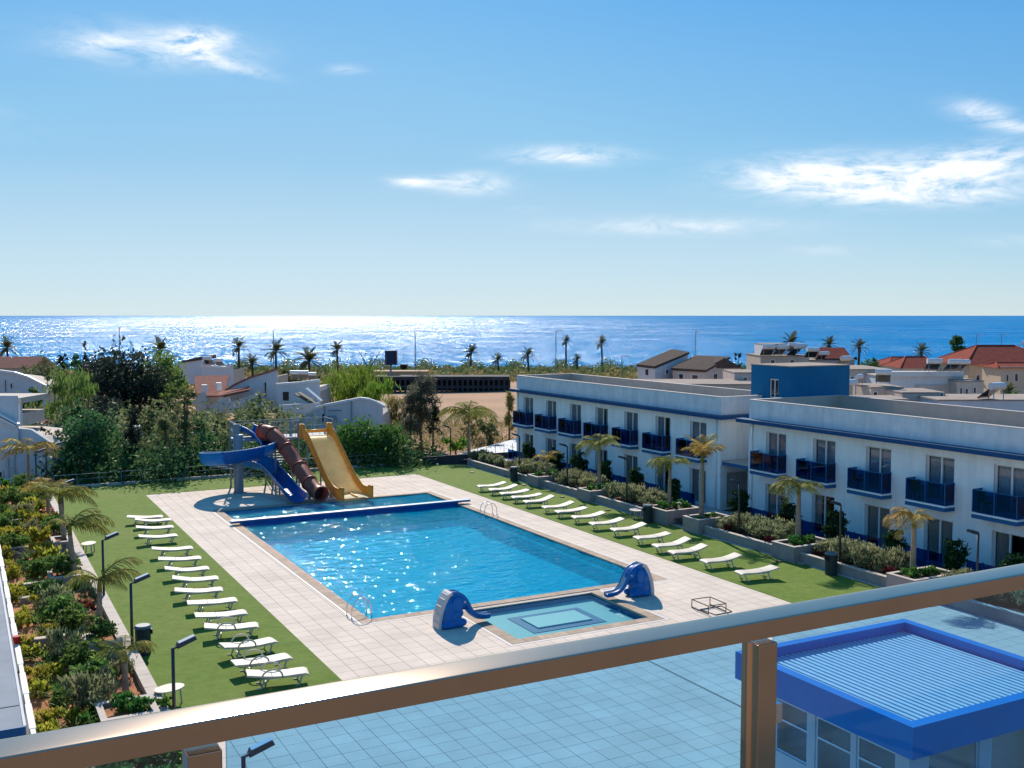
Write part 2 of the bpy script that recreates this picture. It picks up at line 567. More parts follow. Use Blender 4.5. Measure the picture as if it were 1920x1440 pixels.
CURTAINBLUE = M('blue_grey_curtain', (0.50, 0.56, 0.64), 0.9, trans=0.3)
FRAME = M('white_window_frame', (0.70, 0.70, 0.70), 0.4)
ROOFDARK = M('dark_roof_tiles', (0.085, 0.066, 0.056), 0.95, 0.2, 2.0, 0.2, 12, spec=0.03)
ROOFRED = M('terracotta_roof_tiles', (0.235, 0.062, 0.045), 0.95, 0.2, 2.0, 0.2, 12, spec=0.03)
ROOFPINK = M('pink_roof_tiles', (0.30, 0.135, 0.10), 0.95, 0.15, 2.0, 0.2, 12, spec=0.03)
PANELBLACK = M('solar_panel_glass', (0.02, 0.025, 0.035), 0.12, spec=0.6)
TANKWHITE = M('water_tank_paint', (0.62, 0.62, 0.62), 0.4, 0.1, 3.0)
BARK = M('tree_bark', (0.13, 0.10, 0.075), 0.9, 0.3, 6.0, 0.6, 20)
PALMBARK = M('palm_bark', (0.30, 0.235, 0.17), 0.9, 0.25, 5.0, 0.7, 25)
DARKPALMBARK = M('dark_palm_bark', (0.075, 0.055, 0.042), 0.9, 0.3, 5.0, 0.6, 20)
METALSHEET = M('white_sheet_metal', (0.42, 0.45, 0.48), 0.7)
CONDARK = M('dark_weathered_concrete', (0.055, 0.055, 0.060), 0.9, 0.3, 0.5)
WOOD = M('weathered_wood', (0.16, 0.09, 0.05), 0.8, 0.3, 5.0)

F_LUSH = leafmat('lush_leaves', (0.063, 0.173, 0.041), (0.136, 0.301, 0.055), (0.036, 0.109, 0.032), 0.35, 0.7)
F_DEEP = leafmat('deep_green_leaves', (0.055, 0.136, 0.050), (0.116, 0.222, 0.066), (0.027, 0.083, 0.043), 0.28, 0.6)
F_DARK = leafmat('dark_evergreen_leaves', (0.030, 0.046, 0.034), (0.058, 0.075, 0.050), (0.018, 0.028, 0.026), 0.25, 0.5)
F_PALE = leafmat('pale_green_leaves', (0.149, 0.245, 0.052), (0.238, 0.312, 0.081), (0.081, 0.164, 0.045), 0.4, 0.7)
F_OLIVE = leafmat('olive_leaves', (0.133, 0.160, 0.062), (0.223, 0.233, 0.097), (0.062, 0.097, 0.044), 0.35, 0.6)
F_WEEP = leafmat('weeping_leaves', (0.121, 0.223, 0.030), (0.230, 0.324, 0.041), (0.061, 0.149, 0.027), 0.45, 0.5)
F_GREY = leafmat('grey_olive_leaves', (0.11, 0.112, 0.075), (0.17, 0.165, 0.11), (0.06, 0.068, 0.052), 0.4, 0.5)
F_YELLOW = leafmat('yellow_green_leaves', (0.299, 0.299, 0.035), (0.474, 0.404, 0.061), (0.157, 0.229, 0.035), 0.45, 1.5)
F_SHRUB = leafmat('garden_shrub_leaves', (0.091, 0.192, 0.045), (0.203, 0.304, 0.071), (0.051, 0.111, 0.036), 0.35, 1.5)
F_SILVER = leafmat('silver_shrub_leaves', (0.220, 0.254, 0.126), (0.371, 0.371, 0.203), (0.092, 0.119, 0.059), 0.35, 1.2)
F_TOPIARY = leafmat('topiary_leaves', (0.024, 0.068, 0.022), (0.047, 0.108, 0.030), (0.014, 0.038, 0.016), 0.2, 1.5)
F_PINK = leafmat('pink_flowers', (0.608, 0.230, 0.162), (0.675, 0.446, 0.297), None, 0.4, 2.0)
F_RED = leafmat('red_leaves', (0.13, 0.018, 0.022), (0.2, 0.04, 0.035), None, 0.3, 2.0)
F_PALM = leafmat('palm_leaves', (0.20, 0.245, 0.045), (0.32, 0.32, 0.08), (0.36, 0.31, 0.085), 0.5, 1.3)
F_PALMYEL = leafmat('golden_palm_leaves', (0.40, 0.33, 0.08), (0.52, 0.39, 0.12), (0.52, 0.33, 0.10), 0.5, 1.3)
F_DATE = leafmat('date_palm_leaves', (0.070, 0.085, 0.035), (0.12, 0.125, 0.05), None, 0.35, 1.0)
F_DRY = leafmat('dry_scrub', (0.270, 0.216, 0.081), (0.365, 0.284, 0.121), (0.162, 0.149, 0.054), 0.35, 0.6)

POOLWATER = watermat('pool_water', (0.12, 0.84, 0.97), 1.3, 3.2, 0.105, 0.03, murk=((0.0, 0.42, 0.61), 0.36), refl=0.6)
SLIDEWATER = watermat('slide_pool_water', (0.12, 0.82, 0.95), 1.6, 3.6, 0.10, 0.03, murk=((0.0, 0.42, 0.60), 0.36), refl=0.6)
KIDWATER = watermat('paddling_water', (0.80, 0.97, 0.98), 2.0, 7.0, 0.008, 0.02, refl=0.5)
SEA = seamat()
RAILGLASS = glassmat('blue_railing_glass', (0.53, 0.80, 0.98), 1.7)
BALGLASS = glassmat('blue_balcony_glass', (0.09, 0.29, 0.54), 0.6)
WINGLASS = glassmat('window_glass', (0.84, 0.87, 0.89), 1.5)

# ================================================================== THE SETTING
def structure(name, mb, mat, parent=None, smooth=False):
    o = mb.build(name, mat, parent, smooth)
    o['kind'] = 'structure'
    return o


POOL = (13.5, 26.65, 36.75, 61.65)           # x0 x1 y0 y1
KID = (17.3, 22.95, 31.95, 36.05)
DIV_Y = 57.0


def terrain_mat():
    m = bpy.data.materials.new('dry_ground')
    m.use_nodes = True
    t = m.node_tree
    t.nodes.clear()
    k = NT(t)
    pos = k.n('ShaderNodeNewGeometry').outputs['Position']
    a = k.ramp(k.noise(pos, 0.05, 6.0, 0.6), [(0.4, 0.0), (0.6, 1.0)])
    b = k.ramp(k.noise(k.mapping(pos, (1, 1, 1), (0, 0, 0.6), (40, 3, 0)), 0.022, 5.0, 0.65), [(0.5, 0.0), (0.62, 1.0)])
    fine = k.noise(pos, 0.9, 5.0, 0.7)
    c = k.mix(a, (0.42, 0.25, 0.155), (0.36, 0.215, 0.13))
    c = k.mix(k.math('MULTIPLY', b, 0.8), c, (0.23, 0.17, 0.085))
    c = k.mix(k.ramp(fine, [(0.45, 0.0), (0.75, 0.5)]), c, (0.24, 0.15, 0.085))
    bp = k.n('ShaderNodeBump', ins={'Strength': 0.6, 'Distance': 0.3, 'Height': k.noise(pos, 0.7, 5.0, 0.65)})
    p = k.n('ShaderNodeBsdfPrincipled', ins={'Base Color': c, 'Roughness': 0.95, 'Specular IOR Level': 0.1, 'Normal': bp.outputs[0]})
    k.n('ShaderNodeOutputMaterial', ins={'Surface': p.outputs[0]})
    return m


def build_terrain():
    xs = sorted(set([-420 + 7.5 * i for i in range(int(1000 / 7.5) + 1)] + [12.9, 27.3]))
    ys = sorted(set([-90 + 7.5 * i for i in range(int(660 / 7.5) + 1)] + [31.4, 62.2]))
    vs, fs, idx = [], [], {}

    def vid(i, j):
        if (i, j) not in idx:
            x, y = xs[i], ys[j]
            idx[(i, j)] = len(vs)
            D = depth_of(x, y)
            bumpz = 0.0 if D < 90 else 0.5 * math.sin(x * .05 + 1.3) * math.sin(y * .043) * min(1, (D - 90) / 60)
            vs.append((x, y, tz_d(D) + bumpz - 0.10))
        return idx[(i, j)]
    for i in range(len(xs) - 1):
        for j in range(len(ys) - 1):
            cx, cy = (xs[i] + xs[i + 1]) / 2, (ys[j] + ys[j + 1]) / 2
            if 12.9 < cx < 27.3 and 31.4 < cy < 62.2:
                continue
            if depth_of(cx, cy) > 400:
                continue
            fs.append((vid(i, j), vid(i + 1, j), vid(i + 1, j + 1), vid(i, j + 1)))
    mb = MB()
    mb.add(vs, fs)
    return structure('terrain', mb, terrain_mat(), smooth=True)


build_terrain()

# sea: one sheet from under the shore to beyond the horizon
mb = MB()
cs, sn = math.cos(YAW), math.sin(YAW)
def dl(D, lat, z):
    return (D * sn + lat * cs, D * cs - lat * sn, z)
rows = []
for D in (330, 420, 600, 1000, 2000, 5000, 15000, 60000):
    rows.append([dl(D, u * max(1500, D * 1.4), -8.4) for u in (-1, -.6, -.2, .2, .6, 1)])
mb.sheet(rows)
structure('sea', mb, SEA)

# ---- lawn: artificial turf round the deck, one piece
def lawn_mat():
    m = bpy.data.materials.new('lawn_turf')
    m.use_nodes = True
    t = m.node_tree
    t.nodes.clear()
    k = NT(t)
    pos = k.n('ShaderNodeNewGeometry').outputs['Position']
    big = k.ramp(k.noise(pos, 0.28, 6.0, 0.68), [(0.36, 0.0), (0.64, 1.0)])
    mid = k.noise(pos, 2.2, 8.0, 0.78)
    fine = k.noise(k.mapping(pos, (1, 1, 1)), 45.0, 3.0, 0.7)
    c = k.mix(big, (0.150, 0.220, 0.042), (0.186, 0.250, 0.058))
    c = k.mix(k.ramp(mid, [(0.38, 0.0), (0.66, 0.8)]), c, (0.092, 0.145, 0.025))
    c = k.mix(k.ramp(fine, [(0.35, 0.0), (0.7, 0.45)]), c, (0.095, 0.155, 0.020))
    bp = k.n('ShaderNodeBump', ins={'Strength': 0.7, 'Distance': 0.03, 'Height': k.math('ADD', fine, k.math('MULTIPLY', mid, 0.6))})
    p = k.n('ShaderNodeBsdfPrincipled', ins={'Base Color': k.mix(k.math('MULTIPLY', k.ramp(k.noise(k.mapping(pos, (1, 1, 1), (0, 0, 0), (7, 31, 0)), 0.16, 6.0, 0.7), [(0.5, 0.0), (0.72, 1.0)]), 0.30), c, (0.22, 0.22, 0.07)), 'Roughness': 0.85, 'Specular IOR Level': 0.05, 'Normal': bp.outputs[0]})
    k.n('ShaderNodeOutputMaterial', ins={'Surface': p.outputs[0]})
    return m


mb = MB()
g0 = [(5.0, 29.8), (10.4, 29.8), (10.4, 69.35), (29.2, 69.35), (29.2, 30.4), (34.3, 30.4), (34.3, 71.6), (31.0, 74.2), (5.0, 74.2)]
n = len(g0)
def earclip_lawn():
    z = 0.014
    v = [(x, y, z) for x, y in g0] + [(x, y, -0.08) for x, y in g0]
    f = [(0, 1, 2, 8), (2, 3, 7, 8), (3, 4, 5, 6), (3, 6, 7)]
    f += [(i, i + n, (i + 1) % n + n, (i + 1) % n) for i in range(n)]
    return v, f
mb.add(*earclip_lawn())
lawn = structure('lawn', mb, lawn_mat())
bm = bmesh.new(); bm.from_mesh(lawn.data); bmesh.ops.recalc_face_normals(bm, faces=bm.faces); bm.to_mesh(lawn.data); bm.free()

# ---- pool deck: grout bed plus tiles
def rects_minus(rect, holes):
    out = [rect]
    for hx0, hx1, hy0, hy1 in holes:
        nxt = []
        for x0, x1, y0, y1 in out:
            if hx1 <= x0 or hx0 >= x1 or hy1 <= y0 or hy0 >= y1:
                nxt.append((x0, x1, y0, y1))
                continue
            if y0 < hy0: nxt.append((x0, x1, y0, hy0))
            if y1 > hy1: nxt.append((x0, x1, hy1, y1))
            a, b = max(y0, hy0), min(y1, hy1)
            if x0 < hx0: nxt.append((x0, hx0, a, b))
            if x1 > hx1: nxt.append((hx1, x1, a, b))
        out = nxt
    return out


CW = 0.60                                    # coping width
holes = [(POOL[0] - CW, POOL[1] + CW, POOL[2] - CW, POOL[3] + CW), (KID[0] - CW, KID[1] + CW, KID[2] - CW, KID[3] + CW)]
basin_holes = [POOL, KID]
deck_areas = [(10.4, 29.2, 29.8, 69.35), (29.2, 34.3, 29.8, 30.4), (4.95, 34.3, 11.0, 29.8)]
mb = MB()
for a in deck_areas:
    for x0, x1, y0, y1 in rects_minus(a, basin_holes):
        mb.box(x0, x1, y0, y1, -0.09, -0.014)
deck = structure('pool_deck', mb, GROUT)

TS = 0.60
G = 0.0075
cells = []
for a in deck_areas:
    i0, i1 = int(math.floor((a[0] - 10.4) / TS)) - 1, int(math.ceil((a[1] - 10.4) / TS)) + 1
    j0, j1 = int(math.floor((a[2] - 29.8) / TS)) - 1, int(math.ceil((a[3] - 29.8) / TS)) + 1
    for i in range(i0, i1):
        for j in range(j0, j1):
            x0, y0 = 10.4 + i * TS, 29.8 + j * TS
            x0c, x1c, y0c, y1c = max(x0, a[0]), min(x0 + TS, a[1]), max(y0, a[2]), min(y0 + TS, a[3])
            if x1c - x0c < 0.03 or y1c - y0c < 0.03:
                continue
            for r in rects_minus((x0c, x1c, y0c, y1c), holes):
                if r[1] - r[0] > 0.03 and r[3] - r[2] > 0.03:
                    cells.append(r)
rng = random.Random(5)
def in_frame(x, y, z=0.0):
    v = cam_inv @ Vector((x, y, z))
    if v.z > -0.1: return False
    u, w = v.x / -v.z * FPX, v.y / -v.z * FPX
    return abs(u) < 960 and abs(w) < 720
cam_inv = Matrix.LocRotScale(cam.location, cam.rotation_euler, None).inverted()
def under_rail(x, y):
    """hidden behind the hand rail or the kiosk roof from the terrace"""
    D = math.hypot(x, y)
    if 14.0 < y < 23.0 and 16.0 < x < 28.0 and x > 16.5: return True
    return False
full = []
rest = []
for r in cells:
    cx, cy = (r[0] + r[1]) / 2, (r[2] + r[3]) / 2
    if abs(r[1] - r[0] - TS) < 1e-6 and abs(r[3] - r[2] - TS) < 1e-6 and in_frame(cx, cy) and not under_rail(cx, cy):
        full.append((math.hypot(cx, cy), cx, cy))
    else:
        rest.append(r)
full.sort()
tile_mesh = MB().box(-TS / 2 + G, TS / 2 - G, -TS / 2 + G, TS / 2 - G, -0.03, 0.0).mesh('tile', TILE)
for d, cx, cy in full[:300]:
    o = link('tile', tile_mesh, deck)
    o.location = (cx, cy, rng.uniform(-0.0012, 0.0012))
    o.rotation_euler = (rng.uniform(-1, 1) * .0015, rng.uniform(-1, 1) * .0015, rng.choice((0, math.pi)))
rest += [(cx - TS / 2, cx + TS / 2, cy - TS / 2, cy + TS / 2) for d, cx, cy in full[300:]]
mb = MB()
for x0, x1, y0, y1 in rest:
    z = rng.uniform(-0.0012, 0.0012)
    mb.box(x0 + G, x1 - G, y0 + G, y1 - G, -0.03, z)
tag(mb.build('tile_field', TILE, deck), kind='stuff')

# coping stones round both basins, one by one
def ring_stones(rect, w, step, skip=()):
    x0, x1, y0, y1 = rect
    out = []
    def run(a, b):
        k = max(1, round((b - a) / step))
        return [(a + (b - a) * i / k, a + (b - a) * (i + 1) / k) for i in range(k)]
    if 's' not in skip: out += [(a, b, y0 - w, y0) for a, b in run(x0 - w, x1 + w)]
    if 'n' not in skip: out += [(a, b, y1, y1 + w) for a, b in run(x0 - w, x1 + w)]
    lo, hi = y0, y1
    if 'w' not in skip: out += [(x0 - w, x0, a, b) for a, b in run(lo, hi)]
    if 'e' not in skip: out += [(x1, x1 + w, a, b) for a, b in run(lo, hi)]
    return out


stones = ring_stones(POOL, 0.46, 0.62) + [s for s in ring_stones(KID, 0.46, 0.62, 'n')]
stones = [s for s in stones]
for x0, x1, y0, y1 in stones:
    h = 0.012 + rng.uniform(-0.002, 0.002)
    y1c = min(y1, POOL[2] - 0.46 - 0.003) if (y0 < KID[3] + 0.05 and y1 <= 36.29 and y1 > 36.0 and y0 > 30) else y1
    MB().box(x0 + .006, x1 - .006, y0 + .006, y1c - .006, -0.06, h).build('coping_stone', COPING, deck)
mb = MB()                                   # white overflow grating between coping and tiles
for rect, sk in ((POOL, ''), (KID, 'n')):
    x0, x1, y0, y1 = rect
    w0, w1 = 0.465, 0.595
    top = y1 + w1 if sk == '' else POOL[2] - 0.60
    for bx in ([(x0 - w1, x1 + w1, y0 - w1, y0 - w0)] if rect is POOL else [(x0 - w1, x1 + w1, y0 - w1, y0 - w0)]):
        if rect is POOL:
            mb.box(bx[0], KID[0] - w1, bx[2], bx[3], -0.05, 0.006)
            mb.box(KID[1] + w1, bx[1], bx[2], bx[3], -0.05, 0.006)
        else:
            mb.box(*bx, -0.05, 0.006)
    if rect is POOL:
        mb.box(x0 - w1, x1 + w1, y1 + w0, y1 + w1, -0.05, 0.006)
    ya, yb = (y0 - w0, y1 + w0) if rect is POOL else (y0 - w0, POOL[2] - w1)
    mb.box(x0 - w1, x0 - w0, ya, yb, -0.05, 0.006)
    mb.box(x1 + w0, x1 + w1, ya, yb, -0.05, 0.006)
mb.build('overflow_grating', GRATE, deck)
mb = MB().box(20.02, 20.08, 11.0, 29.4, -0.012, 0.003)
mb.build('slot_drain', DARKMETAL, deck)

# ---- pool basins and water
POOLTILE = M('pool_mosaic', (0.04, 0.56, 0.80), 0.5, 0.06, 3.0)
POOLWALL = M('pool_wall_mosaic', (0.03, 0.30, 0.56), 0.5, 0.1, 6.0)
KIDTILE = M('paddling_mosaic', (0.25, 0.56, 0.56), 0.5, 0.07, 9.0)
KIDNAVY = M('paddling_navy_mosaic', (0.03, 0.15, 0.32), 0.5, 0.15, 9.0)
KIDPALE = M('paddling_pale_mosaic', (0.42, 0.70, 0.66), 0.5, 0.06, 9.0)
x0, x1, y0, y1 = POOL
mb = MB()
mb.box(x0 - .25, x1 + .25, y0 - .25, y1 + .25, -1.2, -0.95)
floor = structure('pool_basin', mb, POOLTILE)
mb = MB()
mb.box(x0 - .25, x0, y0, y1, -0.95, -0.061); mb.box(x1, x1 + .25, y0, y1, -0.95, -0.061)
mb.box(x0 - .25, x1 + .25, y0 - .25, y0, -0.95, -0.061); mb.box(x0 - .25, x1 + .25, y1, y1 + .25, -0.95, -0.061)
mb.build('pool_wall', POOLWALL, floor)
mb = MB()
mb.box(x1 - .35, x1 - 0.002, 39.0, 52.2, -0.95, -0.35)
mb.build('underwater_ledge', POOLWALL, floor)
def water_sheet(name, rect, z, mat, step, amp, seed):
    rr = random.Random(seed)
    ax, bx, ay, by = rect
    nx, ny = int((bx - ax) / step), int((by - ay) / step)
    waves = [(rr.uniform(0, 2 * math.pi), rr.uniform(1.6, 7.0), rr.uniform(0, 6.28)) for _ in range(14)]
    rows = []
    for j in range(ny + 1):
        row = []
        for i in range(nx + 1):
            x, y = ax + (bx - ax) * i / nx, ay + (by - ay) * j / ny
            h = sum(amp / (f ** 1.1) * math.sin(f * (x * math.cos(a) + y * math.sin(a)) + p) for a, f, p in waves)
            row.append((x, y, z + h))
        rows.append(row)
    m = MB()
    m.sheet(rows)
    return structure(name, m, mat, smooth=True)


water_sheet('pool_water', (x0, x1, y0, DIV_Y - .15), -0.07, POOLWATER, 0.17, 0.018, 3)
water_sheet('slide_pool_water', (x0, x1, DIV_Y + .15, y1), -0.07, SLIDEWATER, 0.17, 0.022, 4)
ax, bx, ay, by = KID
mb = MB()
mb.box(ax - .2, bx + .2, ay - .2, by + .2, -0.55, -0.27)
kb = structure('paddling_pool_basin', mb, KIDTILE)
mb = MB()
mb.box(ax - .2, ax, ay, by, -0.27, -0.061); mb.box(bx, bx + .2, ay, by, -0.27, -0.061)
mb.box(ax - .2, bx + .2, ay - .2, ay, -0.27, -0.061); mb.box(ax - .2, bx + .2, by, by + .2, -0.27, -0.061)
mb.build('pool_wall', KIDNAVY, kb)
mb = MB()
u0, u1, v0, v1 = 18.55, 21.75, 33.0, 35.15
w = 0.38
for a in ((u0, u1, v0, v0 + w), (u0, u1, v1 - w, v1), (u0, u0 + w, v0 + w, v1 - w), (u1 - w, u1, v0 + w, v1 - w)):
    mb.box(*a, -0.27, -0.25)
mb.build('navy_border', KIDNAVY, kb)
MB().box(u0 + w + .02, u1 - w - .02, v0 + w + .02, v1 - w - .02, -0.27, -0.20).build('centre_step', KIDPALE, kb)
water_sheet('paddling_pool_water', KID, -0.06, KIDWATER, 0.2, 0.003, 6)

t = thing('pool_divider', 'long blue beam wall dividing the slide pool from the main pool', 'divider wall', (20, DIV_Y, 0))
MB().box(13.5, 26.65, DIV_Y - .14, DIV_Y + .14, -0.95, 0.13).build('wall', SLIDEDEEP, t, world=True)
MB().box(12.95, 27.45, DIV_Y - .19, DIV_Y + .19, 0.133, 0.235).build('beam', BLUE, t, world=True)
MB().box(12.95, 27.45, DIV_Y - .19, DIV_Y + .19, 0.238, 0.26).build('beam_cap', SLIDERIM, t, world=True)

# ---- garden beds, paths, kerbs
def bumpy_soil(x0, x1, y0, y1, z, name, mat, amp=0.05, step=0.4, seed=1):
    rr = np.random.RandomState(seed)
    nx, ny = max(2, int((x1 - x0) / step)), max(2, int((y1 - y0) / step))
    h = rr.rand(ny + 1, nx + 1) * amp
    rows = [[(x0 + (x1 - x0) * i / nx, y0 + (y1 - y0) * j / ny, z + h[j, i]) for i in range(nx + 1)] for j in range(ny + 1)]
    m = MB()
    m.sheet(rows)
    return structure(name, m, mat, smooth=True)


bumpy_soil(1.5, 4.62, 13.0, 78.0, 0.10, 'garden_soil', SOIL, 0.12, 0.35, 2)
bumpy_soil(34.5, 37.0, 12.0, 73.0, 0.30, 'planting_bed_soil', MULCH, 0.08, 0.35, 3)
mb = MB().box(37.0, 39.46, 14.0, 73.5, -0.09, 0.06)
structure('terrace_paving', mb, PAVING)

t = thing('garden_kerb', 'long low stone kerb between the turf and the red soil garden', 'kerb', (4.8, 50, 0))
yk = 14.0
while yk < 76:
    MB().box(4.62, 4.995, yk + .01, yk + 1.19, -0.05, 0.40).build('kerb_block', CONCRETE2, t, world=True)
    yk += 1.2
t = thing('planter_wall', 'long low grey retaining wall along the turf in front of the hotel wings', 'wall', (34.4, 50, 0))
for a, b in ((47.65, 71.6), (12.0, 42.85)):
    k = round((b - a) / 2.4)
    for i in range(k):
        ya, yb = a + (b - a) * i / k, a + (b - a) * (i + 1) / k
        MB().box(34.31, 34.50, ya + .006, yb - .006, -0.05, 0.45).build('wall_block', CONCRETE, t, world=True)
        MB().box(34.29, 34.53, ya + .012, yb - .012, 0.452, 0.485).build('coping', CONCRETE2, t, world=True)
t = thing('lawn_edging', 'thin sandy stone edging strip between turf and grey retaining wall', 'edging', (34.2, 50, 0))
for a, b in ((30.6, 43), (46, 71.4)):
    y = a
    while y < b - .3:
        L = rng.uniform(1.0, 2.6)
        MB().box(34.14, 34.295, y, min(b, y + L), -0.05, 0.035).build('edging_stone', CONCRETE2, t, world=True)
        y += L + rng.choice((0.02, 0.02, 0.5))
t = thing('lawn_end_wall', 'low pale wall closing the far end of the turf before the trees', 'wall', (18, 74.4, 0))
for i in range(11):
    MB().box(5.0 + i * 2.36 + .006, 5.0 + (i + 1) * 2.36 - .006, 74.22, 74.42, -0.1, 0.20).build('wall_block', CONCRETE2, t, world=True)
t = thing('steel_rail_fence', 'thin steel post fence behind the low pale wall at the lawn end', 'fence', (18, 74.6, 0))
for i in range(19):
    x = 5.4 + i * 1.4
    MB().bar((x, 74.32, 0.3), (x, 74.32, 0.95), 0.035).build('post', GALV, t, world=True)
MB().bar((5.4, 74.32, 0.93), (30.6, 74.32, 0.93), 0.03).build('wire', GALV, t, world=True)
MB().bar((5.4, 74.32, 0.6), (30.6, 74.32, 0.6), 0.018).build('wire', GALV, t, world=True)


def planter(x0, x1, y0, y1, h, label, w=0.14, soil=MULCH):
    cx, cy = (x0 + x1) / 2, (y0 + y1) / 2
    t = thing('planter_box', label, 'planter', (cx, cy, 0), group='concrete planter boxes')
    MB().box(x0, x1, y0, y0 + w, -.05, h).build('wall_panel', CONCRETE, t, world=True)
    MB().box(x0, x1, y1 - w, y1, -.05, h).build('wall_panel', CONCRETE, t, world=True)
    MB().box(x0, x0 + w, y0 + w, y1 - w, -.05, h).build('wall_panel', CONCRETE, t, world=True)
    MB().box(x1 - w, x1, y0 + w, y1 - w, -.05, h).build('wall_panel', CONCRETE, t, world=True)
    for a in ((x0 - .02, x1 + .02, y0 - .02, y0 + w + .02), (x0 - .02, x1 + .02, y1 - w - .02, y1 + .02), (x0 - .02, x0 + w + .02, y0 + w + .02, y1 - w - .02), (x1 - w - .02, x1 + .02, y0 + w + .02, y1 - w - .02)):
        MB().box(*a, h + .002, h + .035).build('coping', CONCRETE2, t, world=True)
    m = MB()
    m.sheet([[(x0 + w + (x1 - x0 - 2 * w) * i / 4, y0 + w + (y1 - y0 - 2 * w) * j / 4, h - .08 + rng.uniform(-.03, .03)) for i in range(5)] for j in range(5)])
    m.build('soil', soil, t, smooth=True, world=True)
    return t


planter(33.95, 36.3, 45.7, 47.6, 0.78, 'pinkish planter box beside the path opening, at the far hotel wing')
planter(33.98, 36.2, 42.9, 44.25, 0.78, 'grey planter box beside the path opening holding the tallest upright palm')
planter(33.97, 36.6, 35.85, 37.35, 0.74, 'grey planter box in the retaining wall between two silvery hedges')
planter(33.96, 36.6, 28.95, 30.4, 0.74, 'grey planter box in the retaining wall closest to the glass railing')
planter(33.97, 36.2, 53.5, 55.0, 0.70, 'planter box on the far wing stretch holding a drooping palm')
planter(33.97, 36.2, 60.0, 61.5, 0.68, 'planter box on the far wing stretch holding the smallest palm')
planter(3.1, 4.58, 46.15, 47.85, 0.68, 'planter box in the red soil garden with a rounded shrub and palm trunk', soil=SOIL)
planter(3.75, 4.58, 53.4, 54.9, 0.68, 'planter box in the red soil garden beside the oval white table', soil=SOIL)
planter(3.45, 4.58, 36.1, 37.4, 0.68, 'planter box in the red soil garden beside the dark bin', soil=SOIL)
planter(3.1, 4.58, 29.0, 30.5, 0.68, 'planter box in the red soil garden closest to the glass railing', soil=SOIL)
for i, y in enumerate((46.35, 44.75, 53.9, 61.3, 38.2)):
    nm = ['beside the shrub planter', 'a step below the shrub planter', 'beside the oval table planter', 'deepest among the plants', 'behind the bin planter'][i]
    t = thing('garden_step_wall', 'short low pink wall crossing the red soil garden, ' + nm, 'wall', (2.4, y, 0), group='low garden cross walls')
    MB().box(1.9, 3.0 if i != 1 else 2.75, y - .12, y + .12, 0.0, 0.52 if i != 1 else .36).build('wall_block', CONCRETE, t, world=True)
    MB().box(1.88, 3.02 if i != 1 else 2.77, y - .14, y + .14, 0.524 if i != 1 else .364, 0.56 if i != 1 else .40).build('coping', CONCRETE2, t, world=True)
# path opening between two planters
mb = MB().box(34.3, 37.0, 44.28, 45.68, -0.08, 0.05)
structure('path', mb, CONCRETE2)
# pale ramp beyond the lawn, beside the far wing
mb = MB()
ra = [(35.9, 73.6), (36.3, 77.4), (47.0, 84.0), (47.0, 76.4)]
mb.add([(*ra[0], .12), (*ra[3], .45), (*ra[2], .45), (*ra[1], .12)], [(0, 1, 2, 3)])
structure('driveway_ramp', mb, METALSHEET)
t = thing('ramp_wall', 'dark low wall and railing at the foot of the pale ramp', 'wall', (34, 74, 0))
MB().box(31.4, 36.2, 73.2, 73.4, -0.1, 0.62).build('wall_panel', CONDARK, t, world=True)
MB().box(36.3, 46.0, 73.55, 73.7, -0.1, 0.5).build('wall_panel', CONDARK, t, world=True)
for i in range(12):
    MB().bar((35.6 + i * .9, 74.0 + .2 * i, .1), (35.6 + i * .9, 74.0 + .2 * i, 1.0), .03).build('baluster', DARKMETAL, t, world=True)

# ---- terrace the picture is taken from
mb = MB().box(-7, 9, -4.0, 1.72, 9.55, 9.82)
structure('terrace_floor', mb, M('terrace_terracotta', (0.19, 0.155, 0.13), 0.6, 0.1, 2.0))
mb = MB().box(-7, 9, -4.3, -4.0, 9.0, 13.2)
structure('terrace_wall', mb, M('terrace_back_wall', (0.215, 0.19, 0.17), 0.85, 0.05, 1.0))


def bevel_mesh(me, w=0.003, seg=2):
    bm = bmesh.new()
    bm.from_mesh(me)
    bmesh.ops.bevel(bm, geom=bm.edges[:] , offset=w, segments=seg, affect='EDGES', profile=0.5)
    bm.to_mesh(me)
    bm.free()


t = thing('terrace_railing', 'brushed bronze hand rail on square posts with blue glass panels', 'railing', (0, 1.565, 9.82))
prof_ = [(1.530, 10.8685), (1.602, 10.8685), (1.602, 10.9025)] + [(1.566 + .034 * math.sin(a), 10.9040 + .0012 * math.cos(a)) for a in [R(90 - 18 * i) for i in range(11)]] + [(1.530, 10.9025)]
mr = MB(); mr.extrude([(-6.5, p[0], p[1]) for p in prof_], (15.0, 0, 0))
o = mr.build('hand_rail', BRONZE, t, fix=True, world=True)
auto_smooth(o.data, 30)
for i in range(-4, 7):
    x = 0.282 + 1.09 * i
    o = MB().box(x, x + .05, 1.541, 1.591, 9.82, 10.852).build('post', BRONZE, t, world=True)
    bevel_mesh(o.data, 0.002)
    pm = MB()
    pm.box(x - .001, x + .051, 1.540, 1.592, 10.853, 10.856)
    pm.cyl(x + .025, 1.566, 10.856, 10.8585, 0.018, n=20)
    pm.cyl(x + .025, 1.566, 10.8585, 10.868, 0.0095, n=16)
    pm.build('rail_bracket', STEEL, o)
    for k, zc in enumerate((10.70, 10.05)):
        c = MB().box(x + .051, x + .075, 1.552, 1.580, zc - .02, zc + .02).build('clamp', STEEL, o, world=True)
    MB().box(x + .061, x + 1.09 - .011, 1.5605, 1.5705, 9.92, 10.862).build('glass_panel', RAILGLASS, t, world=True)

# ================================================================== HOTEL WINGS
XF = 39.5
DOORW = 1.58


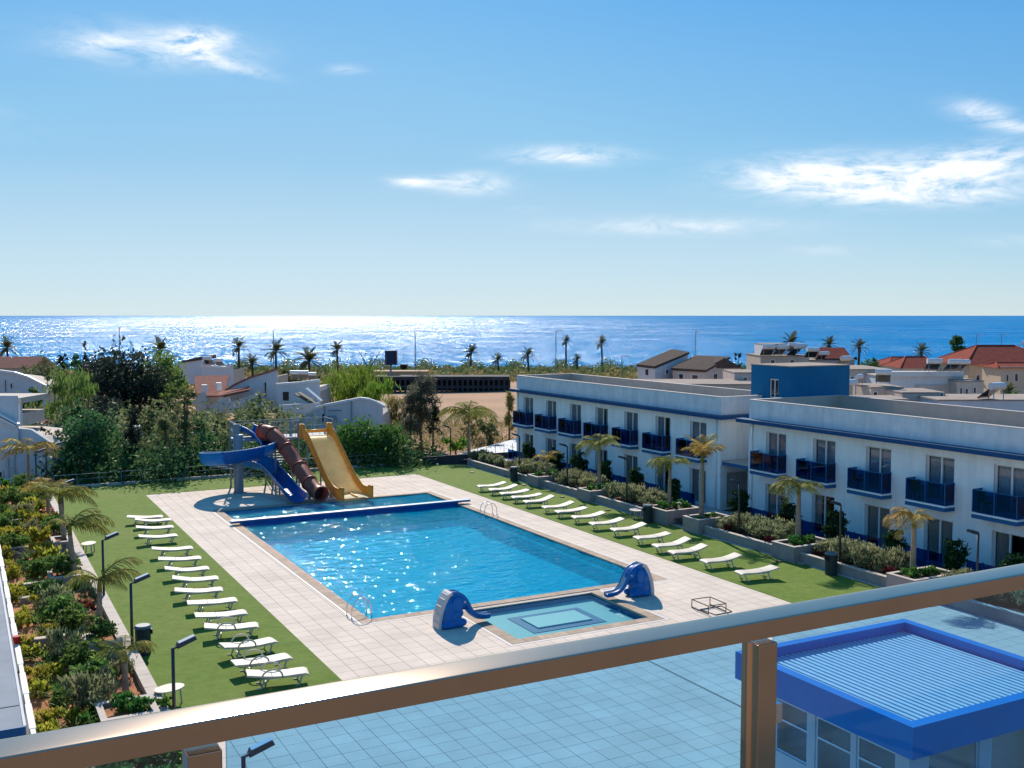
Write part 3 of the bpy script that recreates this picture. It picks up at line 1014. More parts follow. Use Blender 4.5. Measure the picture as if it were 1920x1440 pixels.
def wall_panel(m, axis, pos0, pos1, a0, a1, z0, z1, openings):
    """Wall with rectangular openings, as boxes. axis 'x': the wall stands at x pos0..pos1 and runs in y."""
    az = sorted({z0, z1} | {o[2] for o in openings} | {o[3] for o in openings})
    for zi in range(len(az) - 1):
        za, zb = az[zi], az[zi + 1]
        ops = sorted([(o[0], o[1]) for o in openings if o[2] <= za + 1e-6 and o[3] >= zb - 1e-6])
        c = a0
        segs = []
        for a, b in ops:
            if a > c:
                segs.append((c, a))
            c = max(c, b)
        if c < a1:
            segs.append((c, a1))
        for a, b in segs:
            if axis == 'x':
                m.box(pos0, pos1, a, b, za, zb)
            else:
                m.box(a, b, pos0, pos1, za, zb)


def pleated(m, x, y0, y1, z0, z1, rr, pitch=0.11, amp=0.035):
    n = max(6, int((y1 - y0) / (pitch / 2)))
    top, bot = [], []
    for i in range(n + 1):
        y = y0 + (y1 - y0) * i / n
        dx = amp * (1 if i % 2 else -1) * rr.uniform(0.6, 1.2)
        top.append((x + dx, y, z1))
        bot.append((x + dx * 1.2, y, z0))
    m.sheet([bot, top])


def glazed_door(parent, yn, z0, h, rr, curtain):
    """Sliding glass door set in an opening of the facade: frame with panes and curtain as its parts."""
    x = XF + 0.155
    ya, yb = yn + 0.004, yn + DOORW - 0.004
    f = MB()
    f.box(x, x + .07, ya, ya + .06, z0 + .02, z0 + h)
    f.box(x, x + .07, yb - .06, yb, z0 + .02, z0 + h)
    f.box(x, x + .07, ya + .06, yb - .06, z0 + h - .07, z0 + h)
    f.box(x, x + .07, ya + .06, yb - .06, z0 + .02, z0 + .09)
    ym = (ya + yb) / 2
    f.box(x - .012, x + .062, ym - .045, ym + .045, z0 + .09, z0 + h - .07)
    fo = f.build('door_frame', FRAME, parent, world=True)
    MB().box(x + .03, x + .04, ya + .062, ym - .047, z0 + .092, z0 + h - .072).build('pane', WINGLASS, fo, world=True)
    MB().box(x + .03, x + .04, ym + .047, yb - .062, z0 + .092, z0 + h - .072).build('pane', WINGLASS, fo, world=True)
    m = MB()
    w = yb - ya
    mode = rr.random()
    if curtain == 'full' or mode < .5:
        pleated(m, x + .14, ya + .02, yb - .02, z0 + .05, z0 + h - .02, rr)
    elif mode < .8:
        pleated(m, x + .14, ya + .02, ya + w * rr.uniform(.3, .45), z0 + .05, z0 + h - .02, rr)
        pleated(m, x + .14, yb - w * rr.uniform(.25, .4), yb - .02, z0 + .05, z0 + h - .02, rr)
    else:
        pleated(m, x + .14, yb - w * rr.uniform(.3, .5), yb - .02, z0 + .05, z0 + h - .02, rr)
    m.build('curtain', CURTAINBLUE if z0 > 1 else CURTAIN, fo, world=True)
    return fo


def balcony(parent, yn):
    x0, ya, yb = 38.83, yn - .09, yn + 2.13
    s = MB().box(x0 - .03, XF - .002, ya - .03, yb + .03, 2.88, 2.95).build('balcony', WHITE, parent, world=True)
    MB().box(x0, XF - .002, ya, yb, 2.69, 2.878).build('fascia', BLUE, s, world=True)
    MB().box(x0 + .02, x0 + .032, ya + .05, yb - .05, 2.975, 3.93).build('glass_panel', BALGLASS, s, world=True)
    MB().box(x0 + .04, XF - .03, ya + .02, ya + .032, 2.975, 3.93).build('glass_panel', BALGLASS, s, world=True)
    MB().box(x0 + .04, XF - .03, yb - .032, yb - .02, 2.975, 3.93).build('glass_panel', BALGLASS, s, world=True)
    r = MB()
    r.box(x0 + .01, x0 + .045, ya + .02, yb - .02, 3.932, 3.96)
    r.box(x0 + .045, XF - .002, ya + .01, ya + .045, 3.932, 3.96)
    r.box(x0 + .045, XF - .002, yb - .045, yb - .01, 3.932, 3.96)
    r.build('hand_rail', BLUE, s, world=True)
    for y in (ya + .03, (ya + yb) / 2, yb - .03):
        MB().box(x0 + .004, x0 + .018, y - .02, y + .02, 2.955, 3.93).build('baluster', BLUE, s, world=True)
    return s


def hotel_wing(y0, y1, doors, label, cz, proj, xb, seed, near_end):
    rr = random.Random(seed)
    t = thing('hotel_building', label, 'hotel', ((XF + xb) / 2, (y0 + y1) / 2, 0), group='two storey hotel wings')
    ops = []
    for yn in doors:
        ops.append((yn, yn + DOORW, 2.96, 5.08))
        ops.append((yn, yn + DOORW, 0.06, 2.18))
    m = MB()
    wall_panel(m, 'x', XF, XF + .24, y0, y1, 0.0, cz, ops)
    m.build('facade_wall', WHITE, t, world=True)
    m = MB()
    eops = [(40.0, 41.7, 0.06, 2.2)] if near_end else []
    wall_panel(m, 'y', y0, y0 + .24, XF + .242, xb, 0.0, cz, eops)
    m.build('end_wall', WHITE, t, world=True)
    MB().box(XF + .242, xb, y1 - .24, y1, 0, cz).build('end_wall', WHITE, t, world=True)
    MB().box(xb - .2, xb, y0 + .242, y1 - .242, 0, cz).build('rear_wall', WHITE, t, world=True)
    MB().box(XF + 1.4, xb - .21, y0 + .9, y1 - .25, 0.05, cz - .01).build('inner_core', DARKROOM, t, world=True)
    MB().box(XF + .242, XF + 1.4, y0 + .25, y1 - .25, 2.70, 2.94).build('floor_slab', WHITE, t, world=True)
    # cornice ledge wraps the front and the near end
    c = MB()
    c.box(XF - proj, XF - .002, y0 - proj, y1 + .5, cz - .20, cz)
    c.box(XF, xb, y0 - proj, y0 - .002, cz - .20, cz)
    co = c.build('cornice', NAVY, t, world=True)
    d = MB()
    d.box(XF - proj - .01, XF - .002, y0 - proj - .01, y1 + .51, cz + .003, cz + .012)
    d.box(XF, xb, y0 - proj - .01, y0 - .002, cz + .003, cz + .012)
    d.build('ledge_cap', M('ledge_top_sunlit', (0.10, 0.16, 0.24), 0.8), co, world=True)  # paler than the cornice: sun on its top put into the colour
    zt = cz + 1.07
    MB().box(XF + .2, xb - .2, y0 + .2, y1 - .2, cz + .02, cz + .12).build('roof', ROOFSCREED, t, world=True)
    # parapet in panels with fine joints
    k = max(1, round((y1 - y0) / 4.3))
    for i in range(k):
        ya, yb = y0 + (y1 - y0) * i / k, y0 + (y1 - y0) * (i + 1) / k
        MB().box(XF, XF + .18, ya + (.004 if i else 0), yb - .004, cz + .021, zt).build('parapet', PARAPET, t, world=True)
    MB().box(XF + .181, xb - .181, y0, y0 + .18, cz + .021, zt).build('parapet', PARAPET, t, world=True)
    MB().box(XF + .181, xb - .181, y1 - .18, y1, cz + .021, zt).build('parapet', BEIGE, t, world=True)  # beige stands in for warm light bounced off the roof
    MB().box(xb - .18, xb, y0, y1, cz + .021, zt).build('parapet', BEIGE, t, world=True)  # same: roof bounce on the inner face put into the colour
    e = MB()
    e.box(XF - .03, XF + .21, y0 - .03, y1 + .03, zt + .002, zt + .035)
    e.box(xb - .21, xb + .03, y0 - .03, y1 + .03, zt + .002, zt + .035)
    e.box(XF + .211, xb - .211, y0 - .03, y0 + .21, zt + .002, zt + .035)
    e.box(XF + .211, xb - .211, y1 - .21, y1 + .03, zt + .002, zt + .035)
    e.build('parapet_cap', GRATE, t, world=True)
    for yp in (y0 + .35, y1 - .35):
        MB().tube([(XF - .05, yp, 0.06), (XF - .05, yp, cz - .21)], .04, 8).build('drain_pipe', WHITE, t, smooth=True, world=True)
    for yn in doors:
        glazed_door(t, yn, 2.96, 2.12, rr, 'full' if not near_end and rr.random() < .8 else 'any')
        glazed_door(t, yn, 0.06, 2.12, rr, 'any')
        balcony(t, yn)
    return t


D1 = [70.49, 66.94, 63.43, 59.95, 56.34, 52.81, 49.24]
D2 = [42.44, 38.85, 35.25, 31.65, 28.05, 24.45, 20.85]
h1 = hotel_wing(47.9, 73.2, D1, 'long white two storey hotel wing farther off, seven blue glass balconies toward the sea', 5.62, 0.42, 44.7, 11, True)
h2 = hotel_wing(17.5, 45.45, D2, 'long white two storey hotel wing closer to the railing, big blue glass balconies', 5.66, 0.55, 46.4, 12, False)
# corrugated curtain door and ledge in the gap between the wings
m = MB()
n = 26
m.sheet([[(40.02 + 1.66 * i / n, 47.9 + .16 + (.03 if i % 2 else 0), z) for i in range(n + 1)] for z in (0.07, 2.19)])
m.build('shutter_door', M('grey_pleated_shutter', (0.40, 0.37, 0.35), 0.8), h1, world=True)
MB().box(39.62, 42.5, 45.46, 47.89, 2.70, 2.90).build('entrance_ledge', BLUE, h1, world=True)
MB().box(39.60, 42.5, 45.455, 47.895, 2.903, 2.96).build('ledge_cap', BEIGE, h1, world=True)

t = thing('stair_tower', 'square deep blue stair tower rising between the two hotel wings', 'tower', (44.9, 47.8, 0))
m = MB()
wall_panel(m, 'x', 42.62, 42.86, 45.50, 48.9, 0.0, 8.5, [(46.5, 47.3, 6.60, 7.75)])
m.build('wall_panel', TOWERBLUE, t, world=True)
MB().box(42.862, 47.3, 45.50, 45.74, 0, 8.5).build('wall_panel', TOWERBLUE, t, world=True)
MB().box(47.06, 47.3, 45.742, 48.9, 0, 8.5).build('wall_panel', TOWERBLUE, t, world=True)
MB().box(42.862, 47.05, 48.66, 48.9, 0, 8.5).build('wall_panel', TOWERBLUE, t, world=True)
MB().box(42.58, 47.34, 45.46, 48.94, 8.502, 8.56).build('roof', ROOFSCREED, t, world=True)
f = MB()
for a in ((46.51, 46.57, 6.61, 7.74), (47.23, 47.29, 6.61, 7.74), (46.87, 46.93, 6.67, 7.68)):
    f.box(42.70, 42.76, *a)
f.box(42.70, 42.76, 46.57, 47.23, 7.68, 7.74); f.box(42.70, 42.76, 46.57, 47.23, 6.61, 6.67)
fo = f.build('window_frame', FRAME, t, world=True)
MB().box(42.725, 42.735, 46.57, 46.87, 6.67, 7.68).build('pane', WINGLASS, fo, world=True)
MB().box(42.725, 42.735, 46.93, 47.23, 6.67, 7.68).build('pane', WINGLASS, fo, world=True)
m = MB(); pleated(m, 42.95, 46.53, 46.95, 6.6, 7.75, random.Random(3)); m.build('curtain', CURTAIN, fo, world=True)
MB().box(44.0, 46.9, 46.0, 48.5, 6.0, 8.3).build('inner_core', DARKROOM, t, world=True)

# balcony chairs
def chair(label):
    t = thing('balcony_chair', label, 'chair', group='dark chairs on the balconies')
    MB().box(-.24, .24, -.24, .24, .42, .46).build('seat', BLACK, t)
    MB().box(-.24, .24, .22, .26, .47, .92).build('backrest', BLACK, t)
    for sx in (-1, 1):
        for sy in (-1, 1):
            MB().bar((sx * .21, sy * .21, 0), (sx * .21, sy * .21, .42), .035).build('leg', BLACK, t)
        MB().bar((sx * .24, -.22, .64), (sx * .24, .24, .64), .04).build('armrest', BLACK, t)
    return t


ch0 = None
for doors, wing in ((D1, 'farther hotel wing'), (D2[:5], 'closer hotel wing')):
    for i, yn in enumerate(doors):
        who = ['sea end', 'second from the sea end', 'third from the sea end', 'fourth from the sea end', 'fifth from the sea end', 'sixth from the sea end', 'seventh from the sea end'][i]
        lab = 'black chair on the %s balcony, %s' % (wing, who)
        c = chair(lab) if ch0 is None else copy_tree(ch0)
        ch0 = ch0 or c
        c['label'] = lab
        c.location = (39.15, yn + 1.66 + .03 * (i % 2), 2.952)
        c.rotation_euler = (0, 0, R(-20 + 25 * (i % 3)))

# ground floor terrace screens of blue glass and clipped bushes are placed with the plants
def screen(y0, y1, label):
    t = thing('terrace_screen', label, 'glass screen', (38.3, (y0 + y1) / 2, .06), group='blue glass terrace screens')
    n = 3
    for i in range(n + 1):
        y = y0 + (y1 - y0) * i / n
        MB().box(38.28, 38.33, y - .025, y + .025, .06, .98).build('post', BLUE, t, world=True)
    for i in range(n):
        a, b = y0 + (y1 - y0) * i / n, y0 + (y1 - y0) * (i + 1) / n
        MB().box(38.30, 38.312, a + .03, b - .03, .12, .94).build('glass_panel', BALGLASS, t, world=True)


for doors, wing in ((D1, 'farther hotel wing'), (D2[:5], 'closer hotel wing')):
    for i, yn in enumerate(doors):
        screen(yn - .5, yn + 1.85, 'low blue glass screen before the %s, %s' % (wing, (ORD[i] + ' from the sea end')))

# low hotel wing whose grey roof shows at the garden edge
t = thing('garden_wing', 'low hotel wing with flat grey roof and blue fascia along the red soil garden', 'hotel wing', (-6, 45, 0))
ROOFGREY = M('grey_roof_membrane', (0.21, 0.24, 0.275), 0.8, 0.15, 0.8, 0.1, 20, streak=0.1)
MB().box(-14, .96, 23.05, 79.0, 2.94, 3.10).build('roof', ROOFGREY, t, world=True)
MB().box(-14, 1.0, 23.0, 23.045, 2.86, 3.11).build('fascia', BLUE, t, world=True)
MB().box(.965, 1.02, 23.05, 79.0, 2.88, 3.115).build('fascia', GREYWALL, t, world=True)
MB().box(-14, .2, 24.0, 78.5, 0, 2.93).build('wall', WHITE, t, world=True)
MB().box(-14, .95, 24.35, 24.38, 3.102, 3.108).build('roof_seam', CONDARK, t, world=True)
t = thing('terrace_balustrade', 'white low balustrade with dark panels beside the grey roofed wing', 'balustrade', (1.4, 40, 0))
y = 14.8
i = 0
while y < 62:
    MB().box(1.34, 1.50, y, y + 1.9, 0.02, 0.92).build('wall_block', WHITE, t, world=True)
    MB().box(1.38, 1.46, y + 1.92, y + 2.78, 0.02, 0.80).build('dark_panel', BALGLASS, t, world=True)
    MB().box(1.36, 1.48, y + 1.905, y + 2.795, 0.86, 0.91).build('hand_rail', WHITE, t, world=True)
    y += 2.8
    i += 1
t = thing('red_bucket', 'small red fire bucket standing on the white balustrade', 'bucket', (1.42, 36.65, .92))
m = MB(); m.cyl(0, 0, 0, .24, .09, .13, 14); m.build('pail', M('red_paint', (0.45, 0.02, 0.02), .4), t)
MB().tube([(.13, 0, .24), (.09, 0, .34), (0, 0, .38), (-.09, 0, .34), (-.13, 0, .24)], .008, 5).build('handle', STEEL, t)

# ================================================================== POOL BAR KIOSK
t = thing('pool_kiosk', 'square blue pool bar kiosk with ribbed pale metal roof', 'kiosk', (19.75, 17, 0))
kx0, kx1, ky0, ky1, kz = 16.78, 22.7, 14.25, 19.68, 3.2
for i, a in enumerate(((kx0, kx0 + .26, ky0, ky1), (kx1 - .26, kx1, ky0, ky1), (kx0 + .262, kx1 - .262, ky0, ky0 + .26), (kx0 + .262, kx1 - .262, ky1 - .26, ky1))):
    MB().box(*a, 2.52, kz).build('fascia', BRIGHTBLUE, t, world=True)
MB().box(kx0 + .27, kx1 - .27, ky0 + .27, ky1 - .27, 2.72, 2.80).build('ceiling_slab', CONDARK, t, world=True)
n = 30
RIB = M('pale_roof_sheet', (0.62, 0.66, 0.68), 0.45, 0.05, 3.0)
for i in range(n):
    a = kx0 + .28 + (kx1 - kx0 - .56) * i / n
    b = kx0 + .28 + (kx1 - kx0 - .56) * (i + 1) / n
    MB().add([(a + .004, ky0 + .27, 2.86), (a + .03, ky0 + .27, 2.965), (b - .045, ky0 + .27, 2.965), (b - .02, ky0 + .27, 2.86),
              (a + .004, ky1 - .27, 2.86), (a + .03, ky1 - .27, 2.965), (b - .045, ky1 - .27, 2.965), (b - .02, ky1 - .27, 2.86)],
             [(0, 1, 5, 4), (1, 2, 6, 5), (2, 3, 7, 6), (3, 2, 1, 0), (4, 5, 6, 7), (0, 4, 7, 3)]).build('roof_panel', RIB, t, fix=True, world=True)
wx0, wx1, wy0, wy1 = kx0 + .5, kx1 - .5, ky0 + .5, ky1 - .5
ops = [(wy0 + .35, wy0 + 1.45, .95, 2.25), (wy0 + 1.6, wy0 + 2.7, .95, 2.25), (wy0 + 2.95, wy0 + 4.05, .95, 2.25)]
m = MB(); wall_panel(m, 'x', wx0, wx0 + .15, wy0, wy1, 0, 2.52, ops); m.build('wall', GREYWALL, t, world=True)
MB().box(wx1 - .15, wx1, wy0, wy1, 0, 2.52).build('wall', GREYWALL, t, world=True)
MB().box(wx0 + .152, wx1 - .152, wy1 - .15, wy1, 0, 2.52).build('wall', GREYWALL, t, world=True)
op2 = [(wx0 + .6, wx0 + 2.2, .95, 2.25), (wx0 + 2.6, wx0 + 4.2, .95, 2.25)]
m = MB(); wall_panel(m, 'y', wy0, wy0 + .15, wx0 + .152, wx1 - .152, 0, 2.52, op2); m.build('wall', GREYWALL, t, world=True)
for a, b, z0, z1 in ops:
    f = MB(); x = wx0 + .04
    f.box(x, x + .06, a, a + .05, z0, z1); f.box(x, x + .06, b - .05, b, z0, z1); f.box(x, x + .06, a + .05, b - .05, z1 - .05, z1); f.box(x, x + .06, a + .05, b - .05, z0, z0 + .05)
    f.box(x, x + .06, a + .05, b - .05, 1.72, 1.77)
    fo = f.build('window_frame', FRAME, t, world=True)
    MB().box(x + .025, x + .035, a + .05, b - .05, z0 + .05, 1.72).build('pane', WINGLASS, fo, world=True)
    MB().box(x + .025, x + .035, a + .05, b - .05, 1.77, z1 - .05).build('pane', WINGLASS, fo, world=True)
for a, b, z0, z1 in op2:
    f = MB(); y = wy0 + .04
    f.box(a, a + .05, y, y + .06, z0, z1); f.box(b - .05, b, y, y + .06, z0, z1); f.box(a + .05, b - .05, y, y + .06, z1 - .05, z1); f.box(a + .05, b - .05, y, y + .06, z0, z0 + .05)
    fo = f.build('window_frame', FRAME, t, world=True)
    MB().box(a + .05, b - .05, y + .025, y + .035, z0 + .05, z1 - .05).build('pane', WINGLASS, fo, world=True)
MB().box(wx0 + .5, wx1 - .2, wy0 + .5, wy1 - .2, 0.02, 2.5).build('inner_core', M('kiosk_core_blue', (0.20, 0.30, 0.38), .8), t, world=True)  # solid bluish core box, gives the panes their blue

# ================================================================== WATER SLIDES
def sweep(m, path, section, closed=True, up=Vector((0, 0, 1)), banks=None):
    """Sweep a section [(side, up)] along path points; side is horizontal, to the left of travel."""
    pts = [Vector(p) for p in path]
    rows = []
    for i, p in enumerate(pts):
        a, b = pts[max(0, i - 1)], pts[min(len(pts) - 1, i + 1)]
        d = (b - a).normalized()
        s = up.cross(d).normalized()
        u = d.cross(s).normalized()
        bk = banks[i] if banks else 0.0
        s2 = s * math.cos(bk) + u * math.sin(bk)
        u2 = u * math.cos(bk) - s * math.sin(bk)
        sec = section(i) if callable(section) else section
        rows.append([p + s2 * q[0] + u2 * q[1] for q in sec])
    n = len(rows[0])
    vs = [q for r in rows for q in r]
    fs = []
    for i in range(len(rows) - 1):
        for j in range(n if closed else n - 1):
            k = (j + 1) % n
            fs.append((i * n + j, i * n + k, (i + 1) * n + k, (i + 1) * n + j))
    if closed:
        h = n // 2
        for i, flip in ((0, False), (len(rows) - 1, True)):
            for j in range(h - 1):
                q = (i * n + j, i * n + j + 1, i * n + n - 2 - j, i * n + n - 1 - j)
                fs.append(q if flip else tuple(reversed(q)))
    m.add(vs, fs)


def trough_section(w, dl_, dr_, th=0.035, k=9):
    """Closed U profile; inner run first, then the outer run back."""
    inner, outer = [], []
    for i in range(k):
        a = math.pi * i / (k - 1)
        x = -math.cos(a) * w / 2
        d = dl_ if x > 0 else dr_
        y = d * (1 - math.sin(a) ** 0.8) if d > 0 else 0
        inner.append((x, y))
        outer.append((x * (1 + 2 * th / w), y - th if 0 < i < k - 1 else y))
    return inner + outer[::-1]


def smooth_path(ctrl, n):
    """Catmull-Rom through control points."""
    P = [Vector(c) for c in ctrl]
    P = [P[0] * 2 - P[1]] + P + [P[-1] * 2 - P[-2]]
    out = []
    segs = len(P) - 3
    for s in range(segs):
        for i in range(n):
            t = i / n
            a, b, c, d = P[s:s + 4]
            out.append(0.5 * ((2 * b) + (c - a) * t + (2 * a - 5 * b + 4 * c - d) * t * t + (3 * b - a - 3 * c + d) * t ** 3))
    out.append(P[-2])
    return out


CXS, CYS, RS = 15.95, 67.4, 1.95
t = thing('spiral_slide', 'blue open spiral water slide curling round a grey column', 'water slide', (CXS, CYS, 0), group='water slides at the pool end')
entry = smooth_path([(17.05, 69.9, 3.62), (17.40, 69.0, 3.40), (17.76, 68.2, 2.98), (CXS + RS, 67.4, 2.66)], 6)
loop = []
N = 40
for i in range(1, N + 1):
    th = -2 * math.pi * (i / N)
    loop.append(Vector((CXS + RS * math.cos(th), CYS + RS * math.sin(th), 2.66 - 1.52 * i / N)))
exitp = smooth_path([(CXS + RS, 67.4, 1.14), (17.95, 66.2, 0.98), (17.98, 64.8, 0.72), (18.0, 63.4, 0.42), (18.0, 62.2, 0.22), (18.0, 61.3, 0.17)], 6)
full_path = entry[:-1] + [entry[-1]] + loop + exitp[1:]
nE, nL = len(entry), len(loop)
sections = [(0, 8, SLIDEDEEP), (8, nE + 6, SLIDEBLUE), (nE + 6, nE + 13, SLIDEDEEP), (nE + 13, nE + 21, SLIDEBLUE), (nE + 21, nE + 31, SLIDEDEEP), (nE + 31, nE + 40, SLIDEBLUE),
            (nE + 40, nE + 54, SLIDEDEEP), (nE + 54, len(full_path) - 1, SLIDEDEEP)]
W = 1.02
def sec_at(i):
    on_loop = nE - 2 < i < nE + nL + 1
    # travel is clockwise, so the outer wall is on the left of travel (positive side)
    return trough_section(W, 0.84 if on_loop else 0.54, 0.54)
for a, b, mt in sections:
    m = MB()
    sub = full_path[a:b + 1]
    base = a
    sweep(m, sub, lambda i: sec_at(i + base))
    o = m.build('trough_section', mt, t, smooth=False, fix=True, world=True)
    auto_smooth(o.data, 50)
    for side in (1, -1):
        rim = []
        for i, p in enumerate(sub):
            pa, pb = sub[max(0, i - 1)], sub[min(len(sub) - 1, i + 1)]
            d = (pb - pa).normalized()
            s = Vector((0, 0, 1)).cross(d).normalized()
            hgt = (0.84 if nE - 2 < i + base < nE + nL + 1 and side > 0 else 0.54)
            rim.append(p + s * side * (W / 2 + .02) + Vector((0, 0, hgt)))
        r = MB(); r.tube(rim, 0.035, 6); r.build('rim', SLIDERIM, o, smooth=True, world=True)
m = MB(); m.cyl(CXS, CYS, 0, 3.75, 0.24, n=20); o = m.build('column', GALV, t, world=True); auto_smooth(o.data)
m = MB(); m.cyl(CXS, CYS, 3.752, 3.80, 0.28, n=20); m.build('column_cap', SLIDERIM, o, world=True)
m = MB(); m.cyl(CXS, CYS, 0.0, 0.04, 0.42, n=20); m.build('base_plate', GALV, o, world=True)
for i in (3, 8, 13, 18, 23, 28, 33, 38):
    p = loop[i]
    MB().bar((CXS, CYS, p.z - .25), (p.x, p.y, p.z - .08), 0.07).build('support_arm', GALV, t, world=True)
for p in (exitp[10], exitp[18]):
    MB().bar((p.x, p.y, 0), (p.x, p.y, p.z - .04), .08).build('support_leg', GALV, t, world=True)

t = thing('tube_slide', 'brown red closed tube water slide dropping to the pool edge', 'water slide', (18.8, 64.5, 0), group='water slides at the pool end')
tp = smooth_path([(17.62, 68.0, 3.86), (17.95, 67.3, 3.80), (18.28, 66.5, 3.42), (18.62, 65.6, 2.78), (18.9, 64.6, 2.05), (19.03, 63.6, 1.55), (19.15, 62.7, 1.08), (19.32, 61.75, 0.66), (19.42, 61.2, 0.56)], 5)
cuts = [0, 6, 14, 22, 30, len(tp) - 1]
for a, b in zip(cuts[:-1], cuts[1:]):
    m = MB(); m.tube(tp[a:b + 1], 0.46, 20, cap=False)
    o = m.build('tube_section', SLIDERED, t, smooth=True, world=True)
    s = o.modifiers.new('thick', 'SOLIDIFY'); s.thickness = 0.03
    for e in ((a,) if b < len(tp) - 1 else (a, b)):
        d = (tp[min(e + 1, len(tp) - 1)] - tp[max(0, e - 1)]).normalized()
        m = MB(); m.tube([tp[e] - d * .035, tp[e] + d * .035], 0.525, 20, cap=False)
        fl = m.build('flange', SLIDERED, o, smooth=True, world=True)
        s = fl.modifiers.new('thick', 'SOLIDIFY'); s.thickness = 0.07
d = (tp[-1] - tp[-2]).normalized()
m = MB(); m.tube([tp[-1] - d * .5, tp[-1] - d * .48], 0.43, 20, cap=True); m.build('mouth_shade_disc', SLIDEDARK, t, world=True)  # dark disc inside the tube end, its shade put into the colour
for i in (8, 20, 30):
    p = tp[i]
    MB().bar((p.x, p.y, 0), (p.x, p.y, p.z - .46), .09).build('support_leg', GALV, t, world=True)

t = thing('wide_slide', 'wide yellow two lane water slide with tall side walls', 'water slide', (21.2, 64, 0), group='water slides at the pool end')
prof = smooth_path([(0, 68.0, 3.42), (0, 67.3, 3.42), (0, 66.75, 3.22), (0, 65.9, 2.58), (0, 64.9, 1.82), (0, 64.0, 1.15), (0, 63.2, 0.66), (0, 62.4, 0.36), (0, 61.6, 0.25), (0, 60.75, 0.24)], 5)
ya0, ya1 = 20.30, 22.10
m = MB()
xo = lambda y: .45 * max(0, 67.3 - y) / 6.55
m.sheet([[(ya0 + (ya1 - ya0) * j / 4 + xo(p.y), p.y, p.z) for j in range(5)] for p in prof])
o = m.build('slide_bed', SLIDEBED, t, smooth=True, world=True)
for x, nm in ((ya0, 1), (ya1, -1)):
    top, bot = [], []
    for i, p in enumerate(prof):
        u = i / (len(prof) - 1)
        h = 0.50 if 0.16 < u < .7 else (0.78 if u <= .13 else 0.52)
        if u > .93: h = .62
        if .7 <= u <= .93: h = 0.50 - .05 * math.sin((u - .7) / .23 * math.pi)
        top.append((x + xo(p.y), p.y, p.z + h)); bot.append((x + xo(p.y), p.y, p.z - .14))
    m = MB()
    th = 0.09 * -nm
    rows = [[(q[0] + th * .999, q[1], q[2]) for q in bot], [(q[0] + th, q[1], q[2]) for q in top], [q for q in top], [q for q in bot], [(q[0] + th * .999, q[1], q[2]) for q in bot]]
    m.sheet(rows)
    for idx in (0, -1):
        m.add([rows[0][idx], rows[1][idx], rows[2][idx], rows[3][idx]], [(0, 1, 2, 3)])
    w_ = m.build('side_wall', SLIDEYEL, t, fix=True, world=True)
    auto_smooth(w_.data, 40)
    r = MB(); r.tube([(q[0] + th / 2, q[1], q[2]) for q in top], .06, 8); r.build('rim', SLIDEYEL, w_, smooth=True, world=True)
    m = MB(); m.cyl(x + th / 2, 67.95, 3.3, 4.22, .16, n=16); o = m.build('entry_post', SLIDEYEL, t, world=True); auto_smooth(o.data)
m = MB(); m.tube([(ya0, 67.9, 3.72), (ya1, 67.9, 3.72)], .10, 12); m.build('entry_bar', SLIDEYEL, t, smooth=True, world=True)
m = MB(); m.box((ya0 + ya1) / 2 - .04 + .4, (ya0 + ya1) / 2 + .04 + .4, 60.8, 62.3, .27, .34); m.build('lane_divider', SLIDEYEL, t, world=True)
for y, z in ((66.9, 3.2), (64.6, 1.5), (62.9, .5)):
    for x in (ya0, ya1):
        MB().bar((x + xo(y), y, 0), (x + xo(y), y, z), .08).build('support_leg', GALV, t, world=True)

t = thing('slide_tower', 'grey steel platform tower with stairs and railings behind the water slides', 'platform', (19.2, 69, 0))
MB().box(15.9, 22.6, 68.05, 70.0, 3.22, 3.36).build('deck_plate', GALV, t, world=True)
for x, y in ((15.95, 68.15), (18.3, 68.15), (20.1, 68.15), (22.5, 68.15), (15.95, 69.9), (18.3, 69.9), (20.1, 69.9), (22.5, 69.9)):
    big = x == 15.95 and y == 68.15
    MB().bar((x, y, 0), (x, y, 4.45 if not big else 4.42), .10 if not big else .34).build('post', GALV, t, world=True)
for z in (3.9, 4.42):
    MB().bar((15.95, 69.9, z), (22.5, 69.9, z), .035).build('railing_bar', GALV, t, world=True)
    MB().bar((22.5, 68.15, z), (22.5, 69.9, z), .035).build('railing_bar', GALV, t, world=True)
    MB().bar((18.3, 68.15, z), (20.1, 68.15, z), .035).build('railing_bar', GALV, t, world=True)
    MB().bar((15.95, 68.15, z), (15.95, 69.9, z), .035).build('railing_bar', GALV, t, world=True)
MB().bar((15.95, 68.15, 4.42), (17.1, 68.15, 4.42), .035).build('railing_bar', GALV, t, world=True)
for i in range(12):
    x = 16.3 + i * .53
    MB().bar((x, 69.9, 3.36), (x, 69.9, 4.42), .022).build('baluster', GALV, t, world=True)
for i in range(8):
    x = 18.5 + i * .2
    MB().bar((x, 68.15, 3.36), (x, 68.15, 4.42), .022).build('baluster', GALV, t, world=True)
for i in range(14):                           # stair flight dropping toward the lawn behind
    z = 3.1 - i * .22
    MB().box(19.2, 20.1, 69.95 + i * .24, 70.25 + i * .24, z, z + .045).build('stair_tread', GALV, t, world=True)
for x in (19.17, 20.13):
    MB().bar((x, 69.9, 3.2), (x, 73.3, .05), .05, .16).build('stair_stringer', GALV, t, world=True)
    MB().bar((x, 69.9, 4.3), (x, 73.3, 1.1), .04).build('stair_rail', GALV, t, world=True)
for a, b in (((15.95, 68.15, .3), (18.3, 68.15, 3.1)), ((20.1, 69.9, .3), (22.5, 69.9, 3.1)), ((18.3, 69.9, 3.1), (20.1, 69.9, 1.6))):
    MB().bar(a, b, .05).build('brace', GALV, t, world=True)
for z in (1.6,):
    MB().bar((15.95, 69.9, z), (22.5, 69.9, z), .05).build('brace', GALV, t, world=True)

